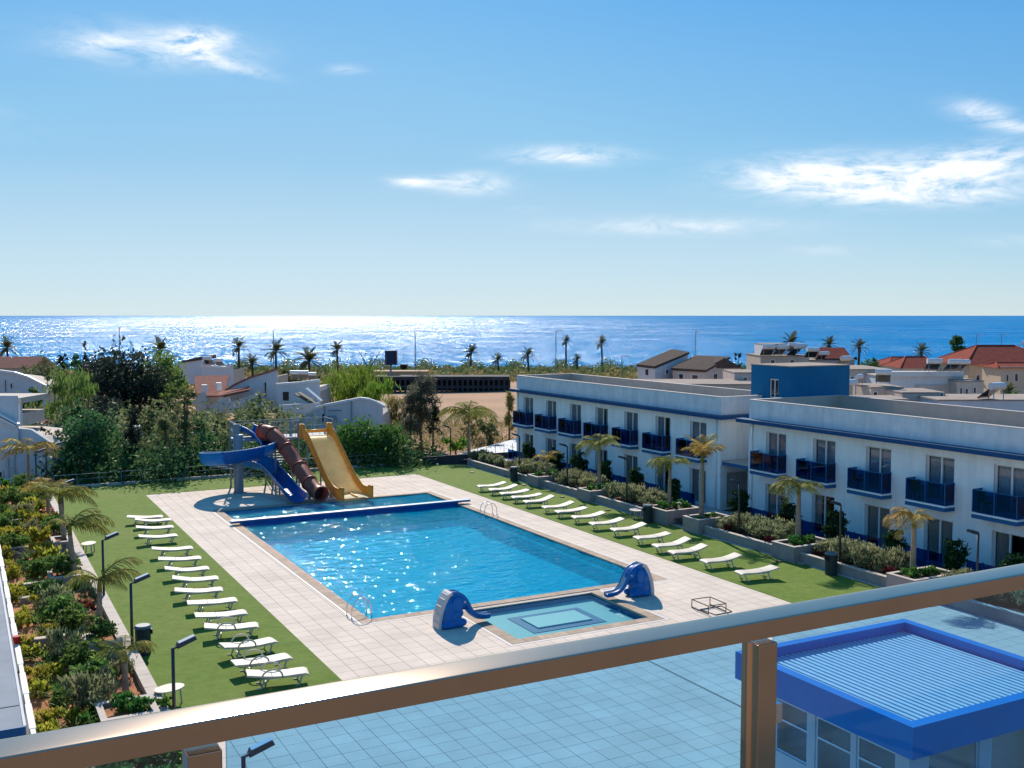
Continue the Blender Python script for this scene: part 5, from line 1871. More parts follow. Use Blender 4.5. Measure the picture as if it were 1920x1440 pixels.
for px, D, yt, w, kd, m_, lb in ((145, 92, 745, 80, 'bush', F_DEEP, 'deep green tree between the pale feathery tree and the lawn end'), (190, 95, 740, 90, 'bush', F_DARK, 'dark tree below the huge dark evergreen, toward the villa'), (292, 95, 745, 80, 'bush', F_OLIVE, 'olive tree below the huge dark evergreen, toward the slides'),
                               (330, 88, 790, 90, 'bush', F_DEEP, 'green bush between the narrow dark tree and the tall feathery tree'), (410, 92, 775, 80, 'bush', F_OLIVE, 'dusty bush behind the grey slide tower column'), (222, 86, 800, 60, 'bush', F_DEEP, 'dark green bush behind the dense deep green tree'),
                               (575, 86, 812, 80, 'bush', F_OLIVE, 'olive bush behind the slide tower stairs'), (365, 101, 760, 60, 'bush', F_OLIVE, 'olive tree before the fan shaped grey wall'), (500, 86, 800, 70, 'bush', F_OLIVE, 'dusty bush between the spiral slide and tube slide')):
    tree(px, D, yt, w, kd, m_, lb)
# right side, behind the hotel wings
for px, D, yt, w, k, m_, lb in ((1245, 165, 668, 26, 'bush', F_DEEP, 'dark green shrub behind the dark roofed houses'), (1383, 152, 655, 14, 'cypress', F_DARK, 'thin dark cypress beside the solar tanks'), (1378, 150, 662, 12, 'cypress', F_DARK, 'shorter thin cypress beside the dark roofed house'),
                                (1350, 156, 660, 22, 'bush', F_DEEP, 'dark shrub peeping over the dark roof ridge'), (1632, 150, 668, 60, 'bush', F_DEEP, 'dark green shrub beside the terracotta roofs'), (1608, 148, 660, 30, 'bush', F_DARK, 'dark tree under the palm beside the terracotta roofs'),
                                (1662, 118, 690, 26, 'bush', F_PALE, 'round pale green bush on the beige house terrace'), (1790, 160, 662, 80, 'bush', F_DRY, 'brownish shrub between the terracotta roofs'), (1740, 165, 668, 40, 'bush', F_OLIVE, 'olive shrub behind the terracotta hip roof'),
                                (1850, 108, 722, 50, 'bush', F_DARK, 'dark shrub before the big terracotta roofed house'), (1890, 104, 728, 60, 'bush', F_DEEP, 'green shrub before the beige house wall'), (1330, 128, 705, 30, 'bush', F_DEEP, 'shrub beside the pink gable house'),
                                (1620, 96, 735, 40, 'bush', F_DEEP, 'dark shrub beside the beige box houses'), (1375, 120, 708, 26, 'bush', F_OLIVE, 'olive shrub by the stair tower and dark roofed house')):
    tree(px, D, yt, w, k, m_, lb, group='trees among the houses')

# shore scrub: a low continuous band nobody could count
def scrub_band(name, pts, mat, n, hh, seed, leaf=(.8, .45)):
    r = np.random.RandomState(seed)
    vs = []
    for (pxa, pxb, D0, D1) in pts:
        k = n
        px = pxa + (pxb - pxa) * r.rand(k)
        D = D0 + (D1 - D0) * r.rand(k)
        lat = (px - 960) / FPX * D
        x, y = D * math.sin(YAW) + lat * math.cos(YAW), D * math.cos(YAW) - lat * math.sin(YAW)
        z0 = np.array([tz_d(d) for d in D])
        per = 16
        lump = .45 + .9 * np.clip(np.sin(px * .11 + seed) * np.sin(px * .037 + 1.3 * seed) + .35 * r.rand(k), -.3, 1)
        xs = np.repeat(x, per) + r.randn(k * per) * .9
        ys = np.repeat(y, per) + r.randn(k * per) * .9
        zs = np.repeat(z0, per) + np.abs(r.rand(k * per)) * np.repeat(hh * lump, per)
        c = np.stack([xs, ys, zs], 1)
        nn = k * per
        vs.append(leaf_quads(c, r.randn(nn, 3) + np.array([0, 0, .5]), r.randn(nn, 3), leaf[0] * (.6 + .8 * r.rand(nn)), leaf[1] * (.6 + .8 * r.rand(nn))))
    v = np.concatenate(vs)
    o = link(name, np_mesh(name, v, np.arange(len(v)).reshape(-1, 4), mat))
    tag(o, kind='stuff')


scrub_band('shore_scrub', [(330, 1260, 318, 345)], F_OLIVE, 900, 2.6, 5)
scrub_band('shore_undergrowth', [(-60, 1960, 300, 340)], F_DEEP, 900, 2.2, 6)
scrub_band('field_scrub', [(640, 1220, 250, 300), (-60, 640, 190, 300)], F_DRY, 420, 1.8, 7)
scrub_band('roadside_undergrowth', [(740, 1230, 270, 300)], F_OLIVE, 350, 2.4, 8)
scrub_band('village_undergrowth', [(1240, 1960, 150, 280)], F_OLIVE, 700, 2.2, 9)
scrub_band('dry_grass', [(735, 970, 88, 118)], F_DRY, 420, .7, 10, (.35, .08))
scrub_band('hedge_undergrowth', [(105, 330, 70.6, 77), (330, 560, 74.5, 81), (560, 790, 78.5, 86)], F_DEEP, 480, 2.0, 11, (.30, .18))
scrub_band('thicket_undergrowth', [(-20, 560, 84, 108)], F_OLIVE, 1100, 2.6, 12, (.38, .2))

# ---- palms
def frond_mesh(name, e0, bend, pairs, ll, droop, mat, seed, vee=.35, lw=.011):
    r = random.Random(seed)
    m = MB()
    P, T = [Vector((0, 0, 0))], []
    e = R(e0)
    n = pairs
    for i in range(n):
        u = i / n
        e -= R(bend) / n * (0.5 + 1.0 * u)
        d = Vector((math.cos(e), 0, math.sin(e)))
        T.append(d)
        P.append(P[-1] + d / n)
    T.append(T[-1])
    # rib
    m.tube(P[::2] if len(P) % 2 else P, [0.016 * (1 - .85 * i / len(P[::2] if len(P) % 2 else P)) for i in range(len(P[::2] if len(P) % 2 else P))], 4, cap=False)
    for i in range(2, n + 1):
        u = i / n
        L = ll * math.sin(math.pi * min(1, .12 + .88 * u) ** .8) ** .7 + .03
        d = T[min(i, n - 1)]
        up = Vector((-d.z, 0, d.x))
        for s in (-1, 1):
            a = (Vector((0, s, 0)) * math.cos(vee) + up * math.sin(vee) * .6 + d * .65 + Vector((0, 0, -1)) * droop * r.uniform(.6, 1.4)).normalized()
            b0 = P[i]
            mid = b0 + a * L * .55
            tip = mid + (a + Vector((0, 0, -1)) * droop * .8).normalized() * L * .45
            w = d * lw
            m.add([b0 - w, b0 + w, mid + w * 1.1, mid - w * 1.1], [(0, 1, 2, 3)])
            m.add([mid - w * 1.1, mid + w * 1.1, tip + w * .15, tip - w * .15], [(0, 1, 2, 3)])
    return m.mesh(name, mat)


QUEEN = {}
for nm, mt in (('g', F_PALM), ('y', F_PALMYEL)):
    QUEEN[nm] = [frond_mesh('frond', 78, 70, 26, .32, .45, mt, 1), frond_mesh('frond', 62, 105, 26, .34, .6, mt, 2), frond_mesh('frond', 42, 110, 26, .34, .7, mt, 3), frond_mesh('frond', 20, 90, 26, .32, .8, mt, 4)]
DATE = [frond_mesh('frond', 80, 45, 16, .24, .1, F_DATE, 5, .35, .021), frond_mesh('frond', 55, 60, 16, .25, .15, F_DATE, 6, .35, .021), frond_mesh('frond', 28, 62, 16, .25, .2, F_DATE, 7, .35, .021), frond_mesh('frond', 2, 60, 16, .24, .25, F_DATE, 8, .35, .021), frond_mesh('frond', -25, 45, 16, .22, .25, F_DATE, 9, .35, .021)]


def palm(name, label, x, y, z, h, L, fronds, meshes, r0=.11, lean=(0, 0), group='palms', bark=PALMBARK, bulge=1.0):
    """fronds: list of (azimuth degrees, mesh index, length factor)."""
    t = thing(name, label, 'palm tree', (x, y, z), 0, group)
    m = MB()
    n = 12
    pts, rad = [], []
    for i in range(n * 2 + 1):
        u = i / (n * 2)
        pts.append((lean[0] * u ** 1.5, lean[1] * u ** 1.5, h * u - .1))
        rr_ = r0 * (1.25 - .45 * u) * (1.0 + (.09 if i % 2 else -.03))
        if u > .9: rr_ *= bulge
        rad.append(rr_)
    m.tube(pts, rad, 9)
    m.build('trunk', bark, t, smooth=True)
    top = Vector((lean[0], lean[1], h - .12))
    if bulge >= 1.0 and meshes is not DATE:
        m = MB(); m.tube([top + Vector((0, 0, -.02)), top + Vector((0, 0, .25)), top + Vector((0, 0, .5))], [r0 * .85, r0 * .8, r0 * .3], 8); m.build('crown_shaft', F_PALM, t, smooth=True)
    for a, k, f in fronds:
        o = link('frond', meshes[k], t)
        o.location = top + Vector((0, 0, .12 if meshes is DATE else .34))
        o.rotation_euler = (R(random.Random(int(a * 7 + k)).uniform(-14, 14)), 0, R(a))
        o.scale = (L * f, L * f, L * f)
    return t


def ring(n, ks, rr, a0=0, fmin=.85):
    return [(a0 + 360 * i / n + rr.uniform(-12, 12), ks[i % len(ks)], rr.uniform(fmin, 1.08)) for i in range(n)]


rp = random.Random(21)
Gq, Yq = QUEEN['g'], QUEEN['y']
# in the picture, azimuth 0 runs along +X (to the wing), 180 toward the pool; wind has bent most fronds one way
palm('queen_palm', 'tall queen palm with arching golden fronds at the middle of the farther wing', 35.2, 54.35, .6, 2.6, 2.1, [(205, 3, 1.0), (190, 2, 1.05), (170, 2, .9), (60, 1, .8), (20, 1, .8), (330, 1, .75), (280, 1, .8), (120, 1, .7), (350, 2, .8), (230, 2, .9)], Gq, .10, (0, 0), 'queen palms along the hedge bed')
palm('queen_palm', 'queen palm with thin drooping crown beside the pinkish planter box', 35.05, 46.9, .7, 2.35, 1.9, [(200, 2, 1.1), (180, 2, 1.0), (210, 3, .95), (0, 2, .7), (340, 2, .75), (300, 2, .7), (60, 1, .5)], Gq, .10, (.05, 0), 'queen palms along the hedge bed')
palm('queen_palm', 'tallest queen palm with upright golden brush crown at the path opening', 34.95, 43.9, .7, 3.05, 1.75, [(i * 40 + rp.uniform(-15, 15), 0 if i % 2 else 1, rp.uniform(.75, 1.05)) for i in range(11)], Yq, .12, (.1, .1), 'queen palms along the hedge bed')
palm('queen_palm', 'queen palm with short trunk before the first balconies of the closer wing', 35.3, 37.0, .65, 2.45, 1.95, [(195, 2, 1.15), (180, 2, 1.1), (205, 3, 1.0), (170, 1, .8), (10, 2, .65), (330, 2, .75), (300, 3, .6), (60, 1, .55), (260, 2, .7)], Gq, .115, (0, 0), 'queen palms along the hedge bed')
palm('queen_palm', 'queen palm with slim pale trunk closest to the railing on the hotel side', 35.3, 30.2, .65, 2.1, 1.85, [(190, 2, 1.2), (178, 2, 1.1), (200, 3, 1.1), (170, 1, .8), (10, 1, .5), (350, 2, .55), (320, 2, .5), (230, 2, .9)], Yq, .105, (.02, 0), 'queen palms along the hedge bed')
palm('queen_palm', 'small golden young palm near the sea end of the hedge bed', 35.2, 60.8, .55, 1.1, 1.35, [(200, 3, .9), (240, 2, .9), (160, 2, .9), (20, 1, .8), (320, 1, .9), (90, 1, .8), (280, 2, .8)], Yq, .09, (0, 0), 'queen palms along the hedge bed')
palm('queen_palm', 'wide drooping palm beyond the pale ramp at the wing corner', 36.6, 76.0, .2, 3.1, 2.9, [(150, 2, 1.0), (190, 3, 1.0), (220, 3, .95), (170, 2, 1.1), (20, 2, 1.0), (340, 3, .9), (60, 1, .9), (100, 1, .8), (270, 2, .9), (310, 2, 1.0)], Gq, .12, (0, 0), 'queen palms along the hedge bed')
palm('queen_palm', 'garden palm with bushy crown beside the lamp at the far garden stretch', 4.35, 54.6, .5, 2.0, 1.95, [(0, 2, 1.05), (340, 3, 1.05), (20, 2, 1.0), (190, 1, .9), (160, 1, .9), (220, 2, .8), (250, 1, .8), (290, 2, .9), (80, 1, .8), (120, 1, .8), (310, 1, .8)], Gq, .11, (-.15, 0), 'queen palms in the red soil garden')
palm('queen_palm', 'garden palm with wind swept fronds rising from the shrub planter', 4.05, 46.8, .6, 1.85, 1.85, [(5, 2, 1.15), (350, 2, 1.1), (15, 3, 1.05), (340, 3, 1.0), (20, 1, .9), (200, 1, .6), (100, 1, .6)], Gq, .105, (-.10, 0), 'queen palms in the red soil garden')
palm('queen_palm', 'garden palm arching over the lamp beside the dark bin', 4.1, 38.4, .4, 1.6, 1.6, [(15, 1, 1.15), (5, 2, 1.1), (190, 2, .9), (200, 1, .9), (160, 2, .8), (330, 3, .7), (350, 2, .8)], Gq, .10, (.05, 0), 'queen palms in the red soil garden')
palm('queen_palm', 'small young garden palm in the bed closest to the railing', 4.15, 32.4, .3, .95, 1.15, [(10, 2, 1.0), (340, 2, .9), (190, 2, .9), (150, 1, .8), (80, 1, .8), (260, 2, .8)], Gq, .085, (0, 0), 'queen palms in the red soil garden')
palm('queen_palm', 'tall slim palm with spreading fronds before the grey white villa', 3.9, 74.5, .2, 2.35, 2.2, [(180, 2, 1.0), (200, 3, .9), (160, 1, .9), (0, 2, 1.05), (20, 2, 1.0), (345, 3, .95), (90, 1, .8), (270, 2, .8)], Yq, .10, (0, 0), 'queen palms in the red soil garden')
palm('queen_palm', 'far garden palm with dense yellow crown behind the drooping ones', 4.2, 62.5, .3, 1.3, 1.7, ring(9, [1, 2, 1], rp), Yq, .10, (0, 0), 'queen palms in the red soil garden')

# shore palms
def shore_palm(px, D, ycrown, wpx, label, thick=.30, n=28, low=True):
    x, y = spot(px, D)
    zb = tz_d(D)
    zc = height(ycrown, D)
    L = wpx / 2 / FPX * D * 1.25
    rr = random.Random(int(px))
    fr = []
    for i in range(n):
        fr.append((i * 137.5 + rr.uniform(-15, 15), [0, 1, 1, 2, 2, 3, 4][i % 7] if low else [0, 1, 1, 2, 2, 3, 3][i % 7], rr.uniform(.8, 1.05)))
    palm('date_palm', label, x, y, zb, zc - zb, L, fr, DATE, thick, (rr.uniform(-.3, .3), 0), 'date palms along the shore', DARKPALMBARK, 1.25)


for px, D, yc, w, lb in ((18, 250, 652, 42, 'date palm above the dark red roof before the sea'), (300, 240, 655, 48, 'date palm rising behind the pale airy tree'), (449, 235, 651, 40, 'tall date palm with straight dark trunk beyond the villas'), (475, 230, 682, 40, 'short date palm beyond the curved villa wall'),
                         (518, 240, 658, 46, 'round crowned date palm before the sun glitter'), (581, 225, 676, 56, 'bushy wide date palm without visible trunk'), (634, 245, 656, 36, 'slim date palm before the sun glitter, beside the bare tree'), (882, 300, 661, 34, 'date palm at the shore beyond the dark ruin'),
                         (935, 310, 675, 28, 'small date palm at the shore between two taller ones'), (991, 305, 666, 32, 'date palm at the shore above the hotel wing corner'), (1061, 320, 640, 24, 'tallest slim shore palm with a small crown'), (1083, 315, 675, 26, 'short shore palm beside the tallest slim one'),
                         (1129, 318, 643, 30, 'tall shore palm above the hotel roof'), (1482, 200, 643, 44, 'broad date palm behind the rooftop solar tanks'), (1553, 205, 646, 36, 'date palm beside the terracotta gable'), (1608, 210, 650, 34, 'date palm with clear trunk beside the terracotta gable'),
                         (1725, 215, 659, 34, 'date palm behind the terracotta hip roof'), (310, 130, 690, 44, 'dusty palm beside the pale airy tree'), (1890, 106, 735, 36, 'low palm before the beige house'), (1690, 150, 735, 1, '')):
    if lb:
        shore_palm(px, D, yc, w, lb, .26 if D > 150 else .16)

# bare forked tree by the shore and the layered pine
x, y = spot(692, 260)
t = thing('bare_tree', 'bare forked tree trunk by the shore before the sun glitter', 'tree', (x, y, tz_d(260)))
h = height(690, 260) - tz_d(260)
m = MB(); m.tube([(0, 0, -.3), (.1, 0, h)], [.35, .25], 7); m.build('trunk', BARK, t)
for a, b in (((-2.6, 0, 4.4)), ((3.2, .3, 4.6))) if False else (((-2.4, 4.2)), ((3.3, 4.4)), ((.9, 3.2))):
    m = MB(); m.tube([(.1, 0, h - .2), (a * .5, .2, h + b * .45), (a, .3, h + b)], [.22, .14, .05], 6); m.build('branch', BARK, t)
    m = MB(); m.tube([(a * .6, .2, h + b * .55), (a * .6 + .9, .4, h + b * .95)], [.1, .03], 5); m.build('branch', BARK, t)
D = 190
x, y = spot(1791, D)
zb = tz_d(D)
h = height(632, D) - zb
t = thing('layered_pine', 'tall layered pine with flat tiers beside the terracotta roofs', 'tree', (x, y, zb))
m = MB(); m.tube([(0, 0, 0), (0, 0, h)], [.22, .05], 7); m.build('trunk', BARK, t)
for i, (u, w) in enumerate(((.55, 1.9), (.68, 1.7), (.80, 1.5), (.90, 1.1), (.97, .7))):
    me = crown_mesh('branch_tier', F_DEEP, [(0, 0, h * u, w, w, .22)], 22, 22, .35, (.6, .22), 'up', 40 + i, .1)
    link('branch_tier', me, t)

# ---- garden shrubs
def shrub_protos(mat, n, rx, h, leaf, mode='round', seed=0, per=24, clumps=26, flowers=None):
    out = []
    for i in range(n):
        rr = random.Random(seed + i)
        blobs = [(0, 0, h * .5, rx * .8, rx * .8, h * .48)] + [(rr.uniform(-.5, .5) * rx, rr.uniform(-.5, .5) * rx, h * rr.uniform(.35, .65), rx * .5, rx * .5, h * .34) for _ in range(4)]
        out.append(crown_mesh('foliage', mat, blobs, clumps, per, rx * .22, leaf, mode, seed + i, .45))
    return out


SILV = shrub_protos(F_SILVER, 4, .72, 1.05, (.20, .055), 'up', 100, 30, 34)
SHRB = shrub_protos(F_SHRUB, 4, .72, .95, (.17, .08), 'round', 120, 30, 34)
YELS = shrub_protos(F_YELLOW, 3, .60, .85, (.18, .07), 'up', 140, 28, 30)
TOPI = shrub_protos(F_TOPIARY, 4, .58, 1.75, (.13, .07), 'round', 160, 40, 62)
PINKS = shrub_protos(F_PINK, 2, .50, .60, (.14, .09), 'round', 180, 12, 18)
REDS = shrub_protos(F_RED, 2, .34, .45, (.16, .07), 'up', 190, 14, 14)
LOWG = shrub_protos(F_LUSH, 3, .55, .55, (.17, .08), 'up', 200, 26, 24)
STEM = MB().tube([(0, 0, -.1), (.03, 0, .25), (0, .02, .5)], [.05, .04, .02], 6).mesh('stem', BARK)


def strap_mesh(seed, n=30, L=.75):
    r = random.Random(seed)
    m = MB()
    for i in range(n):
        a = r.uniform(0, 6.28)
        e = R(r.uniform(48, 88))
        d = Vector((math.cos(a), math.sin(a), 0))
        s = Vector((-d.y, d.x, 0)) * r.uniform(.018, .03)
        p = d * r.uniform(0, .10)
        rows = []
        l = L * r.uniform(.6, 1.2)
        for j in range(5):
            w = s * (1 - (j / 4) ** 2 * .9)
            rows.append([p - w, p + w])
            p = p + (d * math.cos(e) + Vector((0, 0, 1)) * math.sin(e)) * l / 4
            e -= R(r.uniform(14, 30))
        m.sheet(rows)
    return m.mesh('leaves', F_SHRUB)


STRAP = [strap_mesh(300 + i) for i in range(4)]


def shrub(name, meshes, x, y, z, s, label, group, rr, stem=True, cat='shrub', sz=None):
    t = thing(name, label, cat, (x, y, z), rr.uniform(0, 6.28), group)
    o = link('foliage', rr.choice(meshes), t)
    o.scale = (s, s, s if sz is None else sz)
    if stem:
        link('stem', STEM, t)
    return t


rs = random.Random(9)
# silvery hedges before the hotel wings
hed = [(31.2, 35.6, 5, 'between the railing bin and the closest planter box'), (38.2, 42.4, 5, 'under the lamp at the path opening'), (48.3, 53.2, 5, 'between the pinkish planter and drooping palm'), (55.6, 59.4, 4, 'beside the second far lamp'), (62.2, 66.2, 4, 'at the farthest bin'), (24.2, 28.4, 4, 'closest to the railing')]
for a, b, n, where in hed:
    for i in range(n):
        yy = a + (b - a) * (i + .5) / n + rs.uniform(-.12, .12)
        shrub('silver_shrub', SILV, 35.35 + rs.uniform(-.25, .35), yy, .32, rs.uniform(.95, 1.2), 'silver shrub in hedge %s, %s one' % (where, ORD[i]), 'silvery hedge shrubs', rs, sz=rs.uniform(.74, .98))
        shrub('silver_shrub', SILV, 36.25 + rs.uniform(-.15, .25), yy + .3, .32, rs.uniform(.9, 1.1), 'back row silvery shrub, hedge %s, %s one' % (where, ORD[i]), 'silvery hedge shrubs', rs, sz=rs.uniform(.74, .98))
for i, (x, y, z) in enumerate(((35.1, 46.7, .70), (35.0, 43.6, .70), (35.2, 36.6, .66), (35.2, 29.7, .66), (35.1, 54.2, .62), (35.1, 60.7, .6))):
    wh = ['pinkish planter box', 'planter at the path opening', 'planter between silvery hedges', 'planter closest to the railing', 'drooping palm planter', 'smallest palm planter'][i]
    for k in range(3):
        shrub('ground_cover_plant', LOWG, x + (-.55, .15, .65)[k], y + rs.uniform(-.25, .25), z, rs.uniform(.6, .85) * (.6 if i == 1 else 1), 'low green plant in the %s, %s from the turf' % (wh, ORD[k]), 'low plants in planters', rs, False, 'plant')
for i, (x, y) in enumerate(((34.8, 35.2), (34.75, 38.4), (34.8, 41.5), (34.8, 31.0), (34.8, 28.0), (34.8, 48.3), (34.85, 55.5))):
    shrub('red_leaf_plant', REDS, x, y, .36, rs.uniform(.7, 1.0), 'small dark red leafed plant at the wall edge, %s along' % ORD[i], 'red leafed plants', rs, False, 'plant')
for i, y in enumerate((26.9, 29.95, 33.1, 36.9, 40.24, 44.0, 50.0, 53.6, 57.3, 60.65, 63.9, 67.6)):
    shrub('topiary_bush', TOPI, 37.55 + rs.uniform(-.1, .1), y, .10, rs.uniform(1.05, 1.22), 'dark clipped bush before the hotel facade, %s from the railing' % ORD[i], 'clipped bushes before the facade', rs, True, 'bush')
for i in range(14):
    y = 68 + i * .36
    shrub('silver_shrub', SILV, 35.6 + rs.uniform(-.5, .8), y, .3, rs.uniform(.55, .8), 'small grey green shrub at the sea end of the hedge bed, %s along' % ORD[i], 'silvery hedge shrubs', rs)

# red soil garden
k = 0
for y in (29.5, 33.4, 37.2, 41.2, 45.2, 49.2, 53.2, 57.0, 61.0):
    for j in range(2):
        shrub('yellow_hedge_shrub', YELS, 1.82 + rs.uniform(-.06, .06), y + j * 1.0, .12, rs.uniform(.62, .78), 'yellow green clipped shrub along the white balustrade, %s from the railing' % ORD[k], 'yellow hedge along the balustrade', rs)
        k += 1
k = 0
for i, y in enumerate((29.3, 30.9, 32.6, 34.0, 35.5, 36.9, 38.3, 39.8, 41.4, 42.9, 47.0, 48.4, 49.8, 51.2, 52.6, 55.0, 57.0, 59.0)):
    t = thing('strap_leaf_plant', 'arching strap leaf plant in the red soil, %s from the railing' % ORD[i], 'plant', (2.3 + rs.uniform(-.2, .25), y, .16), rs.uniform(0, 6), 'strap leaf plants in the red soil')
    o = link('leaves', STRAP[i % 4], t); s = rs.uniform(.75, 1.15); o.scale = (s, s, s)
    m_ = MB(); m_.tube([(0, 0, 0), (.02, .01, .22)], [.05, .03], 6); m_.build('crown_base', F_SHRUB, t)
LB = [(3.15, 31.4), (3.3, 33.5), (3.2, 35.0), (2.95, 36.4), (3.25, 39.6), (3.35, 41.0), (3.1, 42.6), (3.0, 44.2), (3.1, 48.9), (3.3, 50.4), (3.2, 52.0), (3.4, 55.8), (3.1, 57.4), (3.4, 59.2), (3.2, 61.0), (3.0, 63.0), (3.5, 65.0), (3.1, 67.0), (3.4, 69.0), (3.2, 71.5)]
for i, (x, y) in enumerate(LB):
    yl = i in (9, 10, 11, 13, 14, 16, 18)
    shrub('garden_shrub', YELS if yl else (SHRB if i % 3 else SILV), x, y, .14, rs.uniform(.95, 1.25), '%s shrub, middle row of the red soil garden, %s from the railing' % ('golden green' if yl else ('rounded green' if i % 3 else 'silvery green'), ORD[i]), 'middle row garden shrubs', rs)
for i, (x, y) in enumerate(((2.2, 54.4), (2.1, 56.4), (2.5, 58.2), (2.0, 60.3), (2.5, 62.5), (2.1, 65.0), (2.6, 67.5), (2.0, 70.0), (2.7, 73.0), (4.1, 57.6), (4.2, 60.2), (4.0, 65.2), (4.1, 68.0), (4.2, 71.0), (2.4, 76.0), (3.6, 75.5))):
    shrub('garden_shrub', (SHRB, YELS, LOWG)[i % 3], x, y, .14, rs.uniform(.95, 1.3), '%s shrub in the far garden stretch, %s from the railing' % (('rounded green', 'golden green', 'leafy bright green')[i % 3], ORD[i]), 'far garden shrubs', rs)
for i, (x, y) in enumerate(((4.2, 56.9), (3.9, 51.0), (4.0, 40.4), (4.2, 49.8), (3.7, 58.9), (4.25, 63.5))):
    shrub('pink_flower_bush', PINKS, x, y, .14, rs.uniform(.6, .95), 'pink flowering bush near the garden kerb, %s from the railing' % ORD[i], 'pink flowering bushes', rs)
for i, (x, y) in enumerate(((3.9, 39.2), (4.1, 41.6), (4.35, 56.4), (4.1, 34.4), (3.9, 42.4))):
    shrub('red_leaf_plant', REDS, x, y, .16, rs.uniform(.8, 1.2), 'dark red leafed plant near the garden kerb, %s from the railing' % ORD[i], 'red leafed garden plants', rs, False, 'plant')
for i, (x, y, z) in enumerate(((3.6, 47.1, .6), (3.5, 46.8, .6), (4.0, 36.6, .6), (3.8, 29.8, .6), (4.2, 29.6, .6), (4.45, 30.6, .14), (5.25, 29.6, .02), (4.9, 30.2, .4), (3.3, 30.7, .14), (2.9, 29.8, .14), (4.0, 28.4, .14), (3.5, 37.8, .14))):
    shrub('leafy_plant', LOWG if i > 2 else SHRB, x, y, z, rs.uniform(.75, 1.0) if i != 7 else .5, 'bright leafy plant at the garden planters, %s from the shrub planter' % ORD[i], 'leafy plants at the planters', rs, False, 'plant')

k = 0
for i in range(16):
    y = 28.6 + i * 1.55 + rs.uniform(-.3, .3)
    nm = ORD[i]
    shrub('leafy_plant', (LOWG, YELS, SHRB)[i % 3], 2.55 + rs.uniform(-.3, .35), y, .14, rs.uniform(.45, .7), '%s small plant between strap leaves and middle shrubs, %s from the railing' % (('bright leafy', 'golden', 'green')[i % 3], nm), 'small plants in the red soil', rs, False, 'plant')
for i in range(10):
    y = 31.5 + i * 2.45 + rs.uniform(-.3, .3)
    shrub('leafy_plant', (LOWG, SILV)[i % 2], 4.2 + rs.uniform(-.25, .2), y, .14, rs.uniform(.4, .65), '%s small plant along the garden kerb, %s from the railing' % (('bright leafy', 'silvery')[i % 2], ORD[i]), 'small plants along the kerb', rs, False, 'plant')

for i in range(15):
    x, y = 2.2 + (i % 3) * .9 + rs.uniform(-.2, .2), 18.6 + (i // 3) * 1.75 + rs.uniform(-.3, .3)
    shrub('garden_shrub', SHRB if i % 4 else LOWG, x, y, .14, rs.uniform(1.1, 1.35), 'green garden shrub seen through the glass panel, row %s, %s from the balustrade' % (ORD[i // 3], ORD[i % 3]), 'garden shrubs below the railing', rs)

# ================================================================== HOUSES, SHORE THINGS
def W3(px, py, D):
    x, y = spot(px, D)
    return Vector((x, y, height(py, D)))


def block(t, name, top, zb, mat, off):
    """Solid under four (or more) top corners (world), going straight down to zb."""
    n = len(top)
    m = MB()
    vs = [(p.x - off[0], p.y - off[1], zb - off[2]) for p in top] + [(p.x - off[0], p.y - off[1], p.z - off[2]) for p in top]
    m.add(vs, [tuple(reversed(range(n))), tuple(range(n, 2 * n))] + [(i, (i + 1) % n, n + (i + 1) % n, n + i) for i in range(n)])
    return m.build(name, mat, t, fix=True)


def slab(t, name, top, th, mat, off, grow=0.0):
    c = sum((Vector(p) for p in top), Vector()) / len(top)
    pts = [Vector((p.x + (p.x - c.x) * grow, p.y + (p.y - c.y) * grow, p.z)) for p in top]
    n = len(pts)
    m = MB()
    vs = [(p.x - off[0], p.y - off[1], p.z + .02 - off[2]) for p in pts] + [(p.x - off[0], p.y - off[1], p.z + th - off[2]) for p in pts]
    m.add(vs, [tuple(reversed(range(n))), tuple(range(n, 2 * n))] + [(i, (i + 1) % n, n + (i + 1) % n, n + i) for i in range(n)])
    return m.build(name, mat, t, fix=True)


def window(t, a, b, u0, u1, z0, z1, off, name='window_frame', dark=True):
    """Window on the wall that runs from a to b (seen from outside a is on the left); frame with a pane."""
    a, b = Vector((a[0], a[1], 0)), Vector((b[0], b[1], 0))
    d = (b - a).normalized()
    L = (b - a).length
    n = Vector((d.y, -d.x, 0))
    def bx(m, s0, s1, za, zb, o0, o1):
        p = [a + d * s0 + n * o0, a + d * s1 + n * o0, a + d * s1 + n * o1, a + d * s0 + n * o1]
        vs = [(q.x - off[0], q.y - off[1], za - off[2]) for q in p] + [(q.x - off[0], q.y - off[1], zb - off[2]) for q in p]
        m.add(vs, [(3, 2, 1, 0), (4, 5, 6, 7), (0, 1, 5, 4), (1, 2, 6, 5), (2, 3, 7, 6), (3, 0, 4, 7)])
    s0, s1 = L * u0, L * u1
    w = min(.09, (s1 - s0) * .14)
    m = MB()
    bx(m, s0, s0 + w, z0, z1, -.02, .07); bx(m, s1 - w, s1, z0, z1, -.02, .07)
    bx(m, s0 + w, s1 - w, z1 - w, z1, -.02, .07); bx(m, s0 + w, s1 - w, z0, z0 + w, -.02, .07)
    fo = m.build(name, FRAME, t, fix=True)
    m = MB(); bx(m, s0 + w, s1 - w, z0 + w, z1 - w, -.03, .02)
    m.build('pane', PANELBLACK, fo, fix=True)


def rectpts(px0, px1, D, py, depth, py_back=None, skew=0.0):
    """Four top corners: front edge across the picture at distance D, back edge depth metres farther."""
    f0, f1 = W3(px0, py, D), W3(px1, py, D)
    fw_ = Vector((math.sin(YAW + skew), math.cos(YAW + skew), 0))
    b1, b0 = f1 + fw_ * depth, f0 + fw_ * depth
    if py_back is not None:
        b1.z = b0.z = height(py_back, D + depth)
    return [f0, f1, b1, b0]


